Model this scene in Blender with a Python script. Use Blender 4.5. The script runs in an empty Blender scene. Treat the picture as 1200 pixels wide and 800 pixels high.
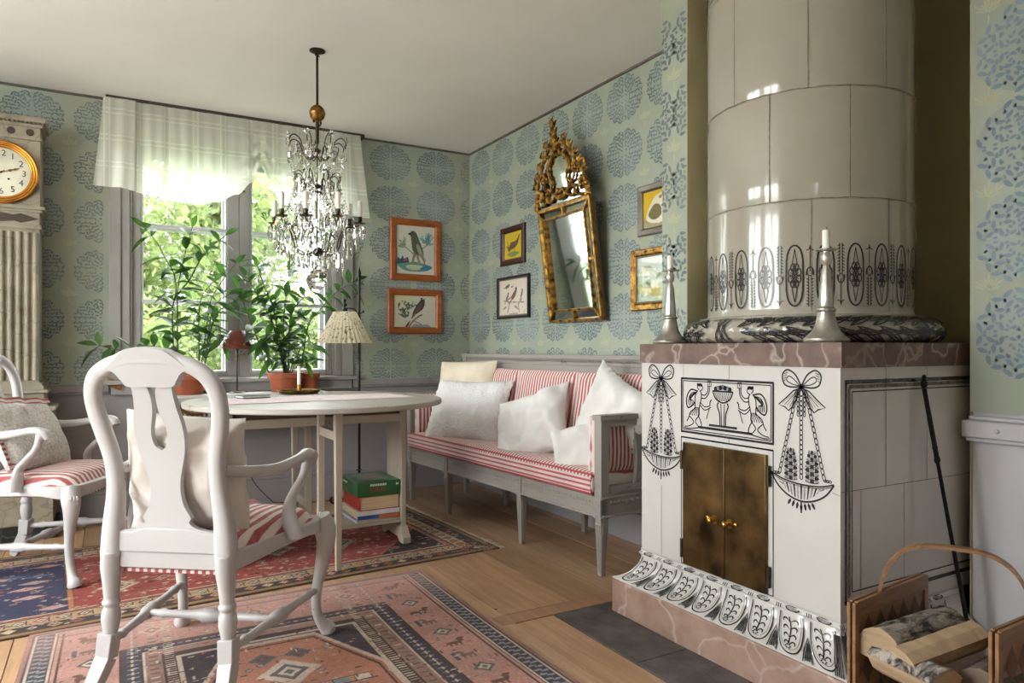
import bpy, bmesh, math, random
import numpy as np
from mathutils import Vector, Matrix, Euler, noise
random.seed(7)
PI = math.pi
SC = bpy.context.scene
COL = SC.collection

# ------------------------------------------------------------------ camera model (metres; camera above the origin)
F, HZ, CH = 825.0, 408.0, 1.10
CY, SY = math.cos(math.radians(30)), math.sin(math.radians(30))
def ray(u, v=HZ):
    a = (u - 600) / F
    return (a * CY + SY, -a * SY + CY, (HZ - v) / F)
def onX(u, v, X):
    r = ray(u, v); d = X / r[0]; return Vector((X, r[1] * d, CH + r[2] * d))
def onY(u, v, Y):
    r = ray(u, v); d = Y / r[1]; return Vector((r[0] * d, Y, CH + r[2] * d))
def onZ(u, v, z):
    r = ray(u, v); d = (z - CH) / r[2]; return Vector((r[0] * d, r[1] * d, z))

cam = bpy.data.cameras.new('camera'); cam.sensor_width = 36; cam.lens = 36 * F / 1200
cam.shift_y = 8 / 1200; cam.clip_start = .05; cam.clip_end = 300
camo = bpy.data.objects.new('camera', cam); COL.objects.link(camo)
camo.location = (0, 0, CH); camo.rotation_euler = (PI / 2, 0, -math.radians(30)); SC.camera = camo

# ------------------------------------------------------------------ materials
def C(r, g, b):
    f = lambda c: (c / 255) / 12.92 if c <= 10.31 else ((c / 255 + .055) / 1.055) ** 2.4
    return (f(r), f(g), f(b), 1)
class NT:
    def __init__(s, name):
        s.m = bpy.data.materials.new(name); s.m.use_nodes = True
        s.t = s.m.node_tree; s.t.nodes.clear()
        s.out = s.t.nodes.new('ShaderNodeOutputMaterial')
    def n(s, typ, ins=None, **kw):
        nd = s.t.nodes.new(typ)
        for k, v in kw.items(): setattr(nd, k, v)
        for k, v in (ins or {}).items():
            if isinstance(v, bpy.types.NodeSocket): s.t.links.new(v, nd.inputs[k])
            else: nd.inputs[k].default_value = v
        return nd
    def math(s, op, a, b=0.0, c=0.0):
        return s.n('ShaderNodeMath', {0: a, 1: b, 2: c}, operation=op).outputs[0]
    def mix(s, fac, a, b, blend='MIX'):
        nd = s.n('ShaderNodeMix', data_type='RGBA', blend_type=blend)
        for k, v in ((0, fac), (6, a), (7, b)):
            if isinstance(v, bpy.types.NodeSocket): s.t.links.new(v, nd.inputs[k])
            else: nd.inputs[k].default_value = v
        return nd.outputs[2]
    def ramp(s, fac, stops):
        nd = s.n('ShaderNodeValToRGB', {0: fac}); cr = nd.color_ramp
        while len(cr.elements) < len(stops): cr.elements.new(.5)
        for e, (p, c) in zip(cr.elements, stops): e.position = p; e.color = c
        return nd.outputs[0]
    def obj(s, scale=(1, 1, 1), rot=(0, 0, 0)):
        tc = s.n('ShaderNodeTexCoord')
        return s.n('ShaderNodeMapping', {0: tc.outputs['Object'], 'Scale': scale, 'Rotation': rot}).outputs[0]
    def noise(s, vec, scale, detail=4, rough=.5, dist=0.0):
        return s.n('ShaderNodeTexNoise', {'Vector': vec, 'Scale': scale, 'Detail': detail, 'Roughness': rough, 'Distortion': dist}).outputs[0]
    def bump(s, h, strength=.3, dist=.01):
        return s.n('ShaderNodeBump', {'Height': h, 'Strength': strength, 'Distance': dist}).outputs[0]
    def done(s, sock):
        s.t.links.new(sock, s.out.inputs[0]); return s.m
    def pbr(s, col, rough=.5, metal=0.0, normal=None, **kw):
        ins = {'Base Color': col, 'Roughness': rough, 'Metallic': metal}
        if normal is not None: ins['Normal'] = normal
        ins.update(kw)
        return s.done(s.n('ShaderNodeBsdfPrincipled', ins).outputs[0])

def basic(name, col, rough=.5, metal=0.0, var=.12, vs=6.0, bump=.15, bs=60.0, bd=.002, stretch=(1, 1, 1), **kw):
    s = NT(name); p = s.obj(stretch)
    n1 = s.noise(p, vs, 5)
    dark = tuple(c * (1 - var * 2.2) for c in col[:3]) + (1,)
    lite = tuple(min(1, c * (1 + var)) for c in col[:3]) + (1,)
    c = s.ramp(n1, [(.3, dark), (.7, lite)])
    nb = s.bump(s.noise(p, bs, 4), bump, bd) if bump else None
    return s.pbr(c, rough, metal, nb, **kw)

def worn_paint(name, col, chip, amount=.70, rough=.45, scale=14):
    s = NT(name); p = s.obj()
    n1 = s.noise(p, 3, 3); base = s.mix(n1, tuple(c * .82 for c in col[:3]) + (1,), col)
    ch = s.n('ShaderNodeMath', {0: s.noise(p, scale, 6, .65, .4), 1: amount}, operation='GREATER_THAN').outputs[0]
    c = s.mix(ch, base, chip)
    return s.pbr(c, rough, 0, s.bump(s.noise(p, 40, 4), .2, .002))

def stripe(name, axis, period, red, white, duty=.5, rough=.9):
    s = NT(name); p = s.obj(); sep = s.n('ShaderNodeSeparateXYZ', {0: p})
    wob = s.math('MULTIPLY', s.noise(p, 9, 2), .010)
    x = s.math('ADD', sep.outputs[axis], wob)
    fr = s.math('FRACT', s.math('DIVIDE', x, period))
    tri = s.math('ABSOLUTE', s.math('SUBTRACT', fr, .5))
    k = s.n('ShaderNodeMapRange', {0: tri, 1: duty * .5 - .03, 2: duty * .5 + .03, 3: 1.0, 4: 0.0}).outputs[0]
    fade = s.math('MULTIPLY', k, s.math('ADD', .8, s.math('MULTIPLY', s.noise(p, 30, 3), .3)))
    c = s.mix(fade, white, red)
    return s.pbr(c, rough, 0, s.bump(s.noise(p, 380, 2), .25, .001), **{'Sheen Weight': .2})

def fabric(name, col, rough=.95, bscale=300, bstr=.35, var=.06):
    return basic(name, col, rough, 0, var, 5, bstr, bscale, .0015, **{'Sheen Weight': .15})

def wood(name, c1, c2, axis=1, rough=.5, scale=1.0):
    st = [9, 9, 9]; st[axis] = .8
    s = NT(name); p = s.obj(tuple(x * scale for x in st))
    n1 = s.noise(p, 2.2, 6, .6, 1.2)
    c = s.ramp(n1, [(.3, c1), (.68, c2)])
    return s.pbr(c, rough, 0, s.bump(s.noise(p, 12, 4), .15, .001))

def vcol(name, rough=.9, ns=120, amt=.25, bump=.4, bd=.002, mult=1.0, **kw):
    s = NT(name); a = s.n('ShaderNodeVertexColor'); a.layer_name = 'Col'
    p = s.obj(); n = s.noise(p, ns, 3)
    k = s.math('ADD', 1 - amt, s.math('MULTIPLY', n, amt * 2 * mult))
    g = s.n('ShaderNodeCombineColor', {0: k, 1: k, 2: k}).outputs[0]
    c = s.mix(1.0, a.outputs[0], g, 'MULTIPLY')
    return s.pbr(c, rough, 0, s.bump(s.noise(p, ns * 3, 2), bump, bd), **kw)

M = {}
WHITE_CHAIR = C(194, 192, 193)
M['chair'] = worn_paint('white_chair_paint', WHITE_CHAIR, C(120, 100, 88), .735, .38, 16)
M['sofa'] = worn_paint('grey_gustavian_paint', C(152, 146, 140), C(120, 110, 102), .66, .6, 20)
M['table'] = worn_paint('table_limed_paint', C(172, 160, 144), C(154, 138, 120), .66, .6, 12)
M['table_top'] = worn_paint('table_top_paint', C(172, 166, 158), C(136, 122, 106), .62, .5, 8)
M['table_dark'] = basic('table_bare_wood', C(92, 70, 54), .6)
RED, WHT = C(160, 58, 68), C(214, 202, 195)
M['stripe_x'] = stripe('red_stripe_x', 0, .026, RED, WHT)
M['stripe_x_wide'] = stripe('red_stripe_x_wide', 0, .034, C(158, 62, 68), WHT)
M['stripe_y'] = stripe('red_stripe_y', 1, .026, RED, WHT)
M['stripe_z'] = stripe('red_stripe_z', 2, .022, RED, WHT)
M['linen_white'] = fabric('white_linen', C(216, 214, 211))
M['linen_cream'] = fabric('cream_linen', C(212, 200, 180))
M['linen_grey'] = fabric('grey_linen', C(214, 208, 202))
def waffle():
    s = NT('waffle_linen'); p = s.obj(); w = s.n('ShaderNodeTexVoronoi', {'Vector': p, 'Scale': 75.0}).outputs[0]
    c = s.mix(w, C(225, 220, 216), C(176, 170, 168))
    return s.pbr(c, .95, 0, s.bump(w, .6, .004))
M['waffle'] = waffle()
def lace():
    s = NT('broderie_cotton'); p = s.obj(); w = s.n('ShaderNodeTexVoronoi', {'Vector': p, 'Scale': 60.0}).outputs[0]
    return s.pbr(C(220, 219, 218), .95, 0, s.bump(w, .8, .006))
M['lace'] = lace()
M['iron'] = basic('black_iron', C(28, 27, 28), .5, .6, .1, 20, .2)
M['brass'] = basic('aged_brass', C(150, 118, 62), .38, .9, .35, 9, .3, 40)
M['brass_bright'] = basic('brass_bright', C(190, 150, 80), .28, 1.0, .15, 9, .1)
M['door_brass'] = basic('patinated_brass', C(122, 98, 62), .34, .85, .38, 7, .35, 22, .003)
M['gilt'] = basic('gilt_wood', C(158, 116, 50), .38, .85, .5, 30, .4, 90, .003)
M['gold'] = basic('gold_bezel', C(205, 140, 60), .25, 1.0, .15, 12, .1)
M['pewter'] = basic('pewter', C(200, 196, 188), .32, .75, .2, 14, .25, 60)
M['bronze'] = basic('dark_bronze', C(74, 66, 54), .4, .85, .2, 20, .15)
M['candle'] = basic('wax', C(240, 238, 230), .5, 0, .03, 5, .05, 40, .002, **{'Subsurface Weight': .15})
M['wick'] = basic('wick', C(40, 36, 34), .9, bump=0)
M['terracotta'] = basic('terracotta', C(168, 92, 62), .8, 0, .15, 10, .2)
M['soil'] = basic('soil', C(60, 46, 36), 1, 0, .3, 40, .6, 60, .01)
M['tile'] = basic('white_stove_glaze', C(198, 196, 193), .16, 0, .03, 3, .12, 5, .006, **{'Coat Weight': .3})
M['tile_cream'] = basic('cream_stove_glaze', C(162, 157, 144), .15, 0, .04, 2.5, .16, 4, .008, **{'Coat Weight': .4})
M['ink'] = basic('black_glaze_line', C(52, 50, 52), .25, 0, .2, 40, 0)
M['ink_soft'] = basic('grey_glaze_wash', C(150, 149, 149), .25, 0, .25, 50, 0)
M['seam'] = basic('tile_seam', C(120, 112, 98), .8, 0, .3, 50, 0)
def veined(name, c1, c2, vein, vs=3.5, rough=.55):
    s = NT(name); p = s.obj()
    c = s.ramp(s.noise(p, 8, 6, .6), [(.3, c1), (.7, c2)])
    d = s.n('ShaderNodeMix', {0: .35, 4: p, 5: s.n('ShaderNodeTexNoise', {'Vector': p, 'Scale': 4.0, 'Detail': 3.0}).outputs[1]}, data_type='VECTOR').outputs[1]
    w = s.n('ShaderNodeTexVoronoi', {'Vector': d, 'Scale': vs}, feature='DISTANCE_TO_EDGE').outputs[0]
    k = s.n('ShaderNodeMapRange', {0: w, 1: .0, 2: .035, 3: .75, 4: 0.0}).outputs[0]
    k2 = s.math('MULTIPLY', k, s.noise(p, 3, 2))
    return s.pbr(s.mix(k2, c, vein), rough, 0, s.bump(s.noise(p, 30, 5), .3, .004))
M['slab'] = veined('brown_limestone', C(84, 62, 56), C(122, 98, 88), C(200, 190, 180), 5.5)
M['plinth'] = veined('pink_limestone', C(134, 104, 92), C(168, 142, 128), C(214, 204, 196), 4)
M['slate'] = basic('slate', C(88, 84, 82), .55, 0, .25, 14, .4, 60, .003)
M['marble'] = veined('clock_faux_marble', C(124, 116, 98), C(156, 148, 130), C(70, 62, 52), 6, .5)
M['blackmarble'] = veined('black_marble', C(22, 24, 24), C(40, 44, 44), C(110, 120, 116), 6, .3)
M['wainscot'] = basic('wainscot_grey', C(150, 147, 150), .55, 0, .05, 2, .1, 12)
M['wainscot_lit'] = basic('wainscot_lit', C(196, 195, 200), .5, 0, .04, 2, .08, 12)  # same wainscot paint, with the pier's stronger daylight put into the colour
M['rail'] = basic('rail_grey', C(150, 147, 147), .5, 0, .06, 4, .1)
M['trimdark'] = basic('ceiling_trim_dark', C(96, 92, 86), .8, 0, .2, 5, 0)
M['window'] = basic('window_grey', C(158, 156, 154), .45, 0, .05, 4, .1)
M['sash'] = basic('sash_light', C(196, 198, 200), .45, 0, .04, 4, .1)
M['ceiling'] = basic('ceiling_white', C(234, 231, 227), .9, 0, .03, 1.2, .1, 6, .01)
M['niche'] = basic('niche_olive_plaster', C(192, 184, 146), .85, 0, .10, 2.2, .35, 7, .012)
M['white_wood'] = basic('radiator_white', C(206, 203, 198), .45, 0, .05, 4, .05)
def wallpaper(name, base, lite, tint):
    s = NT(name); p = s.obj()
    n1 = s.noise(p, 1.6, 4); n2 = s.noise(p, 5.5, 5)
    c = s.mix(s.n('ShaderNodeMapRange', {0: n1, 1: .35, 2: .65}).outputs[0], base, lite)
    c = s.mix(s.n('ShaderNodeMapRange', {0: n2, 1: .42, 2: .75, 3: 0.0, 4: .55}).outputs[0], c, tint)
    return s.pbr(c, .8, 0, s.bump(s.noise(p, 14, 4), .15, .004))
M['wallpaper'] = wallpaper('stencilled_wall_base', C(150, 159, 144), C(160, 169, 156), C(170, 170, 146))
def leafink(name, c1, c2):
    s = NT(name); p = s.obj()
    return s.pbr(s.ramp(s.noise(p, 3.5, 4), [(.35, c1), (.68, c2)]), .8)
M['leafink'] = leafink('stencil_blue', C(94, 108, 114), C(128, 140, 142))
M['medal'] = leafink('stencil_wash', C(147, 158, 148), C(155, 166, 158))
M['sprayink'] = leafink('stencil_ochre', C(168, 172, 142), C(178, 182, 158))
def pane():
    s = NT('window_glass')
    t = s.n('ShaderNodeBsdfTransparent', {0: (.97, .99, .98, 1)}); g = s.n('ShaderNodeBsdfGlossy', {'Roughness': .02})
    return s.done(s.n('ShaderNodeMixShader', {0: .06, 1: t.outputs[0], 2: g.outputs[0]}).outputs[0])
M['pane'] = pane()
def crystal():
    s = NT('crystal')
    return s.pbr((1, 1, 1, 1), 0.0, 0, None, **{'Transmission Weight': 1.0, 'IOR': 1.55})
M['crystal'] = crystal()
def picglass():
    s = NT('picture_glass')
    t = s.n('ShaderNodeBsdfTransparent'); g = s.n('ShaderNodeBsdfGlossy', {'Roughness': .03})
    return s.done(s.n('ShaderNodeMixShader', {0: .022, 1: t.outputs[0], 2: g.outputs[0]}).outputs[0])
M['picglass'] = picglass()
M['mirror'] = basic('old_mirror', C(225, 232, 228), .05, 1.0, .06, 5, .02, 6)
def leafmat(name, c1, c2, tr=.45, rough=.45):
    s = NT(name); p = s.obj()
    c = s.ramp(s.noise(p, 14, 3), [(.3, c1), (.7, c2)])
    d = s.n('ShaderNodeBsdfPrincipled', {'Base Color': c, 'Roughness': rough})
    c2_ = s.n('ShaderNodeHueSaturation', {'Color': c, 'Saturation': 1.1, 'Value': 2.3}).outputs[0]
    t = s.n('ShaderNodeBsdfTranslucent', {0: c2_})
    return s.done(s.n('ShaderNodeMixShader', {0: tr, 1: d.outputs[0], 2: t.outputs[0]}).outputs[0])
M['leaf'] = leafmat('houseplant_leaf', C(30, 54, 26), C(62, 94, 42), .38)
M['stem'] = basic('plant_stem', C(60, 72, 44), .6)
M['tree_leaf'] = leafmat('tree_leaf', C(62, 74, 42), C(98, 112, 64), .4, .8)
M['tree_leaf_pale'] = leafmat('birch_leaf', C(78, 88, 62), C(112, 122, 88), .4, .8)
M['bark'] = basic('bark', C(90, 84, 74), .9)
M['lawn'] = basic('lawn', C(58, 82, 34), .95, 0, .3, 1.5, .3)
def curtain():
    s = NT('sheer_curtain'); p = s.obj(); sep = s.n('ShaderNodeSeparateXYZ', {0: p})
    def lines(x, per):
        fr = s.math('FRACT', s.math('DIVIDE', x, per))
        return s.math('MAXIMUM', s.math('LESS_THAN', fr, .06), s.math('LESS_THAN', s.math('ABSOLUTE', s.math('SUBTRACT', fr, .2)), .03))
    ln = s.math('MAXIMUM', lines(sep.outputs[0], .17), lines(sep.outputs[2], .17))
    d = s.n('ShaderNodeBsdfDiffuse', {0: C(248, 248, 238)}); t = s.n('ShaderNodeBsdfTranslucent', {0: C(252, 252, 238)})
    m1 = s.n('ShaderNodeMixShader', {0: .55, 1: d.outputs[0], 2: t.outputs[0]})
    tr = s.n('ShaderNodeBsdfTransparent')
    fac = s.math('ADD', .72, s.math('MULTIPLY', ln, .13))
    return s.done(s.n('ShaderNodeMixShader', {0: fac, 1: tr.outputs[0], 2: m1.outputs[0]}).outputs[0])
M['curtain'] = curtain()
def floorwood():
    s = NT('pine_planks'); a = s.n('ShaderNodeVertexColor'); a.layer_name = 'Col'
    p = s.obj((14, .9, 14)); n = s.noise(p, 2.5, 6, .6, 1.0)
    g = s.ramp(n, [(.25, (.66, .60, .55, 1)), (.7, (1.06, 1.04, 1.0, 1))])
    c = s.mix(1.0, a.outputs[0], g, 'MULTIPLY')
    q = s.obj(); w = s.n('ShaderNodeMapRange', {0: s.noise(q, 1.1, 4), 1: .4, 2: .7, 3: 0.0, 4: .6}).outputs[0]
    c = s.mix(w, c, s.mix(1.0, c, C(206, 206, 206), 'MULTIPLY'))
    k = s.n('ShaderNodeTexVoronoi', {'Vector': s.obj((5, 1.6, 1)), 'Scale': 1.0}).outputs[0]
    c = s.mix(s.math('LESS_THAN', k, .045), c, C(96, 62, 40))
    return s.pbr(c, .38, 0, s.bump(n, .1, .002))
M['floor'] = floorwood()

# ------------------------------------------------------------------ object helpers
ORG = {}
def thing(name, label, cat, loc=(0, 0, 0), rz=0.0, group=None):
    o = bpy.data.objects.new(name, None); COL.objects.link(o); o.empty_display_size = .1
    o.location = loc; o.rotation_euler = (0, 0, rz); o['label'] = label; o['category'] = cat
    if group: o['group'] = group
    ORG[o.name] = Vector(loc); return o
def tag(o, label=None, cat=None, group=None, kind=None):
    for k, v in (('label', label), ('category', cat), ('group', group), ('kind', kind)):
        if v: o[k] = v
    return o
def dup(root, loc=None, rz=None, label=None):
    r = root.copy(); COL.objects.link(r)
    if loc is not None: r.location = loc
    if rz is not None: r.rotation_euler = (0, 0, rz)
    if label: r['label'] = label
    for ch in list(root.children):
        c = ch.copy(); COL.objects.link(c); c.parent = r
        for g in list(ch.children):
            d = g.copy(); COL.objects.link(d); d.parent = c
    return r

class MB:
    def __init__(s): s.v = []; s.f = []; s.m = []
    def add(s, vs, fs, mat=0):
        b = len(s.v); s.v += [tuple(x) for x in vs]; s.f += [tuple(i + b for i in f) for f in fs]; s.m += [mat] * len(fs); return s
    def box(s, x0, x1, y0, y1, z0, z1, mat=0):
        vs = [(x, y, z) for z in (z0, z1) for y in (y0, y1) for x in (x0, x1)]
        return s.add(vs, [(0, 2, 3, 1), (4, 5, 7, 6), (0, 1, 5, 4), (2, 6, 7, 3), (0, 4, 6, 2), (1, 3, 7, 5)], mat)
    def beam(s, p0, p1, w0, h0, w1=None, h1=None, up=(0, 0, 1), mat=0):
        p0, p1 = Vector(p0), Vector(p1); w1 = w0 if w1 is None else w1; h1 = h0 if h1 is None else h1
        t = (p1 - p0).normalized(); r = t.cross(Vector(up))
        if r.length < 1e-4: r = t.cross(Vector((0, 1, 0)))
        r.normalize(); n = r.cross(t)
        vs = [p + r * a * w / 2 + n * b * h / 2 for p, w, h in ((p0, w0, h0), (p1, w1, h1)) for a, b in ((-1, -1), (1, -1), (1, 1), (-1, 1))]
        return s.add(vs, [(3, 2, 1, 0), (4, 5, 6, 7), (0, 1, 5, 4), (1, 2, 6, 5), (2, 3, 7, 6), (3, 0, 4, 7)], mat)
    def grid(s, nx, ny, f, mat=0, wx=False, wy=False, flip=False):
        vs = [f(i / nx, j / ny) for j in range(ny + (0 if wy else 1)) for i in range(nx + (0 if wx else 1))]
        w = nx if wx else nx + 1; h = ny if wy else ny + 1
        fs = []
        for j in range(ny):
            for i in range(nx):
                a, b = i, (i + 1) % w; c, d = j, (j + 1) % h
                q = (c * w + a, c * w + b, d * w + b, d * w + a); fs.append(q[::-1] if flip else q)
        return s.add(vs, fs, mat)
    def tube(s, pts, rad, seg=10, mat=0, closed=False, caps=True, flat=None):
        pts = [Vector(p) for p in pts]; n = len(pts)
        if not hasattr(rad, '__len__'): rad = [rad] * n
        ts = []
        for i in range(n):
            a = pts[(i - 1) % n] if (closed or i > 0) else pts[i]; b = pts[(i + 1) % n] if (closed or i < n - 1) else pts[i]
            t = (b - a); ts.append(t.normalized() if t.length > 1e-9 else Vector((0, 0, 1)))
        r = ts[0].cross(Vector((0, 0, 1)))
        if r.length < 1e-3: r = ts[0].cross(Vector((0, 1, 0)))
        r.normalize(); vs = []
        for i in range(n):
            r = (r - ts[i] * r.dot(ts[i]))
            if r.length < 1e-6: r = ts[i].orthogonal()
            r.normalize(); b = ts[i].cross(r); rr = rad[i]
            rx, ry = rr if hasattr(rr, '__len__') else (rr, rr)
            for k in range(seg):
                a = 2 * PI * k / seg; vs.append(pts[i] + r * math.cos(a) * rx + b * math.sin(a) * ry)
        fs = []
        for i in range(n if closed else n - 1):
            j = (i + 1) % n
            for k in range(seg):
                k2 = (k + 1) % seg; fs.append((i * seg + k, i * seg + k2, j * seg + k2, j * seg + k))
        if caps and not closed:
            fs.append(tuple(range(seg - 1, -1, -1))); fs.append(tuple((n - 1) * seg + k for k in range(seg)))
        return s.add(vs, fs, mat)
    def lathe(s, prof, o=(0, 0, 0), seg=24, mat=0, caps=True, flute=None):
        vs = []; o = Vector(o)
        for r, z in prof:
            for k in range(seg):
                a = 2 * PI * k / seg; rr = r * (1 + flute(a, z) if flute else 1)
                vs.append(o + Vector((rr * math.cos(a), rr * math.sin(a), z)))
        n = len(prof); fs = []
        for i in range(n - 1):
            for k in range(seg):
                k2 = (k + 1) % seg; fs.append((i * seg + k, i * seg + k2, (i + 1) * seg + k2, (i + 1) * seg + k))
        if caps: fs.append(tuple(range(seg - 1, -1, -1))); fs.append(tuple((n - 1) * seg + k for k in range(seg)))
        return s.add(vs, fs, mat)
    def ell(s, c, r, seg=12, rings=8, mat=0, R=None):
        c = Vector(c); r = r if hasattr(r, '__len__') else (r, r, r)
        def f(a, b):
            th = 2 * PI * a; ph = -PI / 2 + PI * b
            q = Vector((r[0] * math.cos(ph) * math.cos(th), r[1] * math.cos(ph) * math.sin(th), r[2] * math.sin(ph)))
            return c + (R @ q if R is not None else q)
        return s.grid(seg, rings, f, mat, wx=True)
    def prism(s, poly, h0, h1, f, mat=0):
        n = len(poly)
        vs = [f(p, q, h0) for p, q in poly] + [f(p, q, h1) for p, q in poly]
        fs = [tuple(range(n - 1, -1, -1)), tuple(range(n, 2 * n))] + [(i, (i + 1) % n, n + (i + 1) % n, n + i) for i in range(n)]
        return s.add(vs, fs, mat)
    def strip(s, pts, w, f, mat=0, closed=False, taper=False, sc=None):
        # flat painted line following 2-D points, mapped by f(p, q)
        if sc:
            f0 = f; f = lambda p, q: f0(p / sc[0], q / sc[1]); pts = [(a * sc[0], b * sc[1]) for a, b in pts]
        n = len(pts); L = []; R = []
        for i in range(n):
            a = pts[(i - 1) % n] if (closed or i > 0) else pts[i]; b = pts[(i + 1) % n] if (closed or i < n - 1) else pts[i]
            dx, dy = b[0] - a[0], b[1] - a[1]; l = math.hypot(dx, dy) or 1; nx, ny = -dy / l, dx / l
            ww = w / 2
            if taper: ww *= max(.15, math.sin(PI * (i + .5) / n))
            L.append(f(pts[i][0] + nx * ww, pts[i][1] + ny * ww)); R.append(f(pts[i][0] - nx * ww, pts[i][1] - ny * ww))
        fs = [(i, (i + 1) % n, n + (i + 1) % n, n + i) for i in range(n if closed else n - 1)]
        return s.add(L + R, fs, mat)
    def blob(s, pts, f, mat=0):
        return s.add([f(p, q) for p, q in pts], [tuple(range(len(pts)))], mat)
    def build(s, name, mats, parent=None, local=False, smooth=35, bevel=0, bseg=2, subsurf=0, solid=0, recalc=False):
        me = bpy.data.meshes.new(name)
        vs = s.v
        if parent is None:
            a = np.array(vs); org = Vector(((a[:, 0].min() + a[:, 0].max()) / 2, (a[:, 1].min() + a[:, 1].max()) / 2, a[:, 2].min()))
            if local: org = Vector((0, 0, 0))
        else: org = ORG[parent.name] if not local else Vector((0, 0, 0))
        me.from_pydata([(x - org.x, y - org.y, z - org.z) for x, y, z in vs], [], s.f)
        me.polygons.foreach_set('material_index', s.m)
        if not isinstance(mats, (list, tuple)): mats = [mats]
        for m in mats: me.materials.append(m)
        if recalc:
            bm = bmesh.new(); bm.from_mesh(me); bmesh.ops.recalc_face_normals(bm, faces=bm.faces); bm.to_mesh(me); bm.free()
        if smooth:
            me.polygons.foreach_set('use_smooth', [True] * len(me.polygons)); me.set_sharp_from_angle(angle=math.radians(smooth))
        me.update(); o = bpy.data.objects.new(name, me); COL.objects.link(o)
        if parent is None: o.location = org; ORG[o.name] = org.copy()
        else: o.parent = parent; ORG[o.name] = org.copy()
        if bevel:
            b = o.modifiers.new('bevel', 'BEVEL'); b.width = bevel; b.segments = bseg; b.limit_method = 'ANGLE'; b.angle_limit = math.radians(40)
        if subsurf:
            b = o.modifiers.new('subsurf', 'SUBSURF'); b.levels = subsurf; b.render_levels = subsurf
        return o

def cr(pts, n=6, closed=False):
    # Catmull-Rom through points of any dimension
    P = [tuple(p) for p in pts]; out = []; m = len(P)
    for i in range(m if closed else m - 1):
        g = lambda k: P[k % m] if closed else P[max(0, min(m - 1, k))]
        a, b, c, d = g(i - 1), g(i), g(i + 1), g(i + 2)
        for k in range(n):
            t = k / n
            out.append(tuple(.5 * (2 * b[j] + (c[j] - a[j]) * t + (2 * a[j] - 5 * b[j] + 4 * c[j] - d[j]) * t * t + (3 * b[j] - a[j] - 3 * c[j] + d[j]) * t ** 3) for j in range(len(b))))
    if not closed: out.append(P[-1])
    return out
def place(o, loc, xa, ya):
    xa = Vector(xa).normalized(); ya = Vector(ya); ya = (ya - xa * ya.dot(xa)).normalized(); za = xa.cross(ya)
    m = Matrix((xa, ya, za)).transposed().to_4x4(); m.translation = Vector(loc)
    o.matrix_basis = m; return o
def ellpts(cx, cy, rx, ry, n=24, a0=0, a1=2 * PI, rot=0):
    full = abs(a1 - a0 - 2 * PI) < 1e-6; out = []
    for i in range(n if full else n + 1):
        a = a0 + (a1 - a0) * i / n; x, y = rx * math.cos(a), ry * math.sin(a)
        out.append((cx + x * math.cos(rot) - y * math.sin(rot), cy + x * math.sin(rot) + y * math.cos(rot)))
    return out

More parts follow.
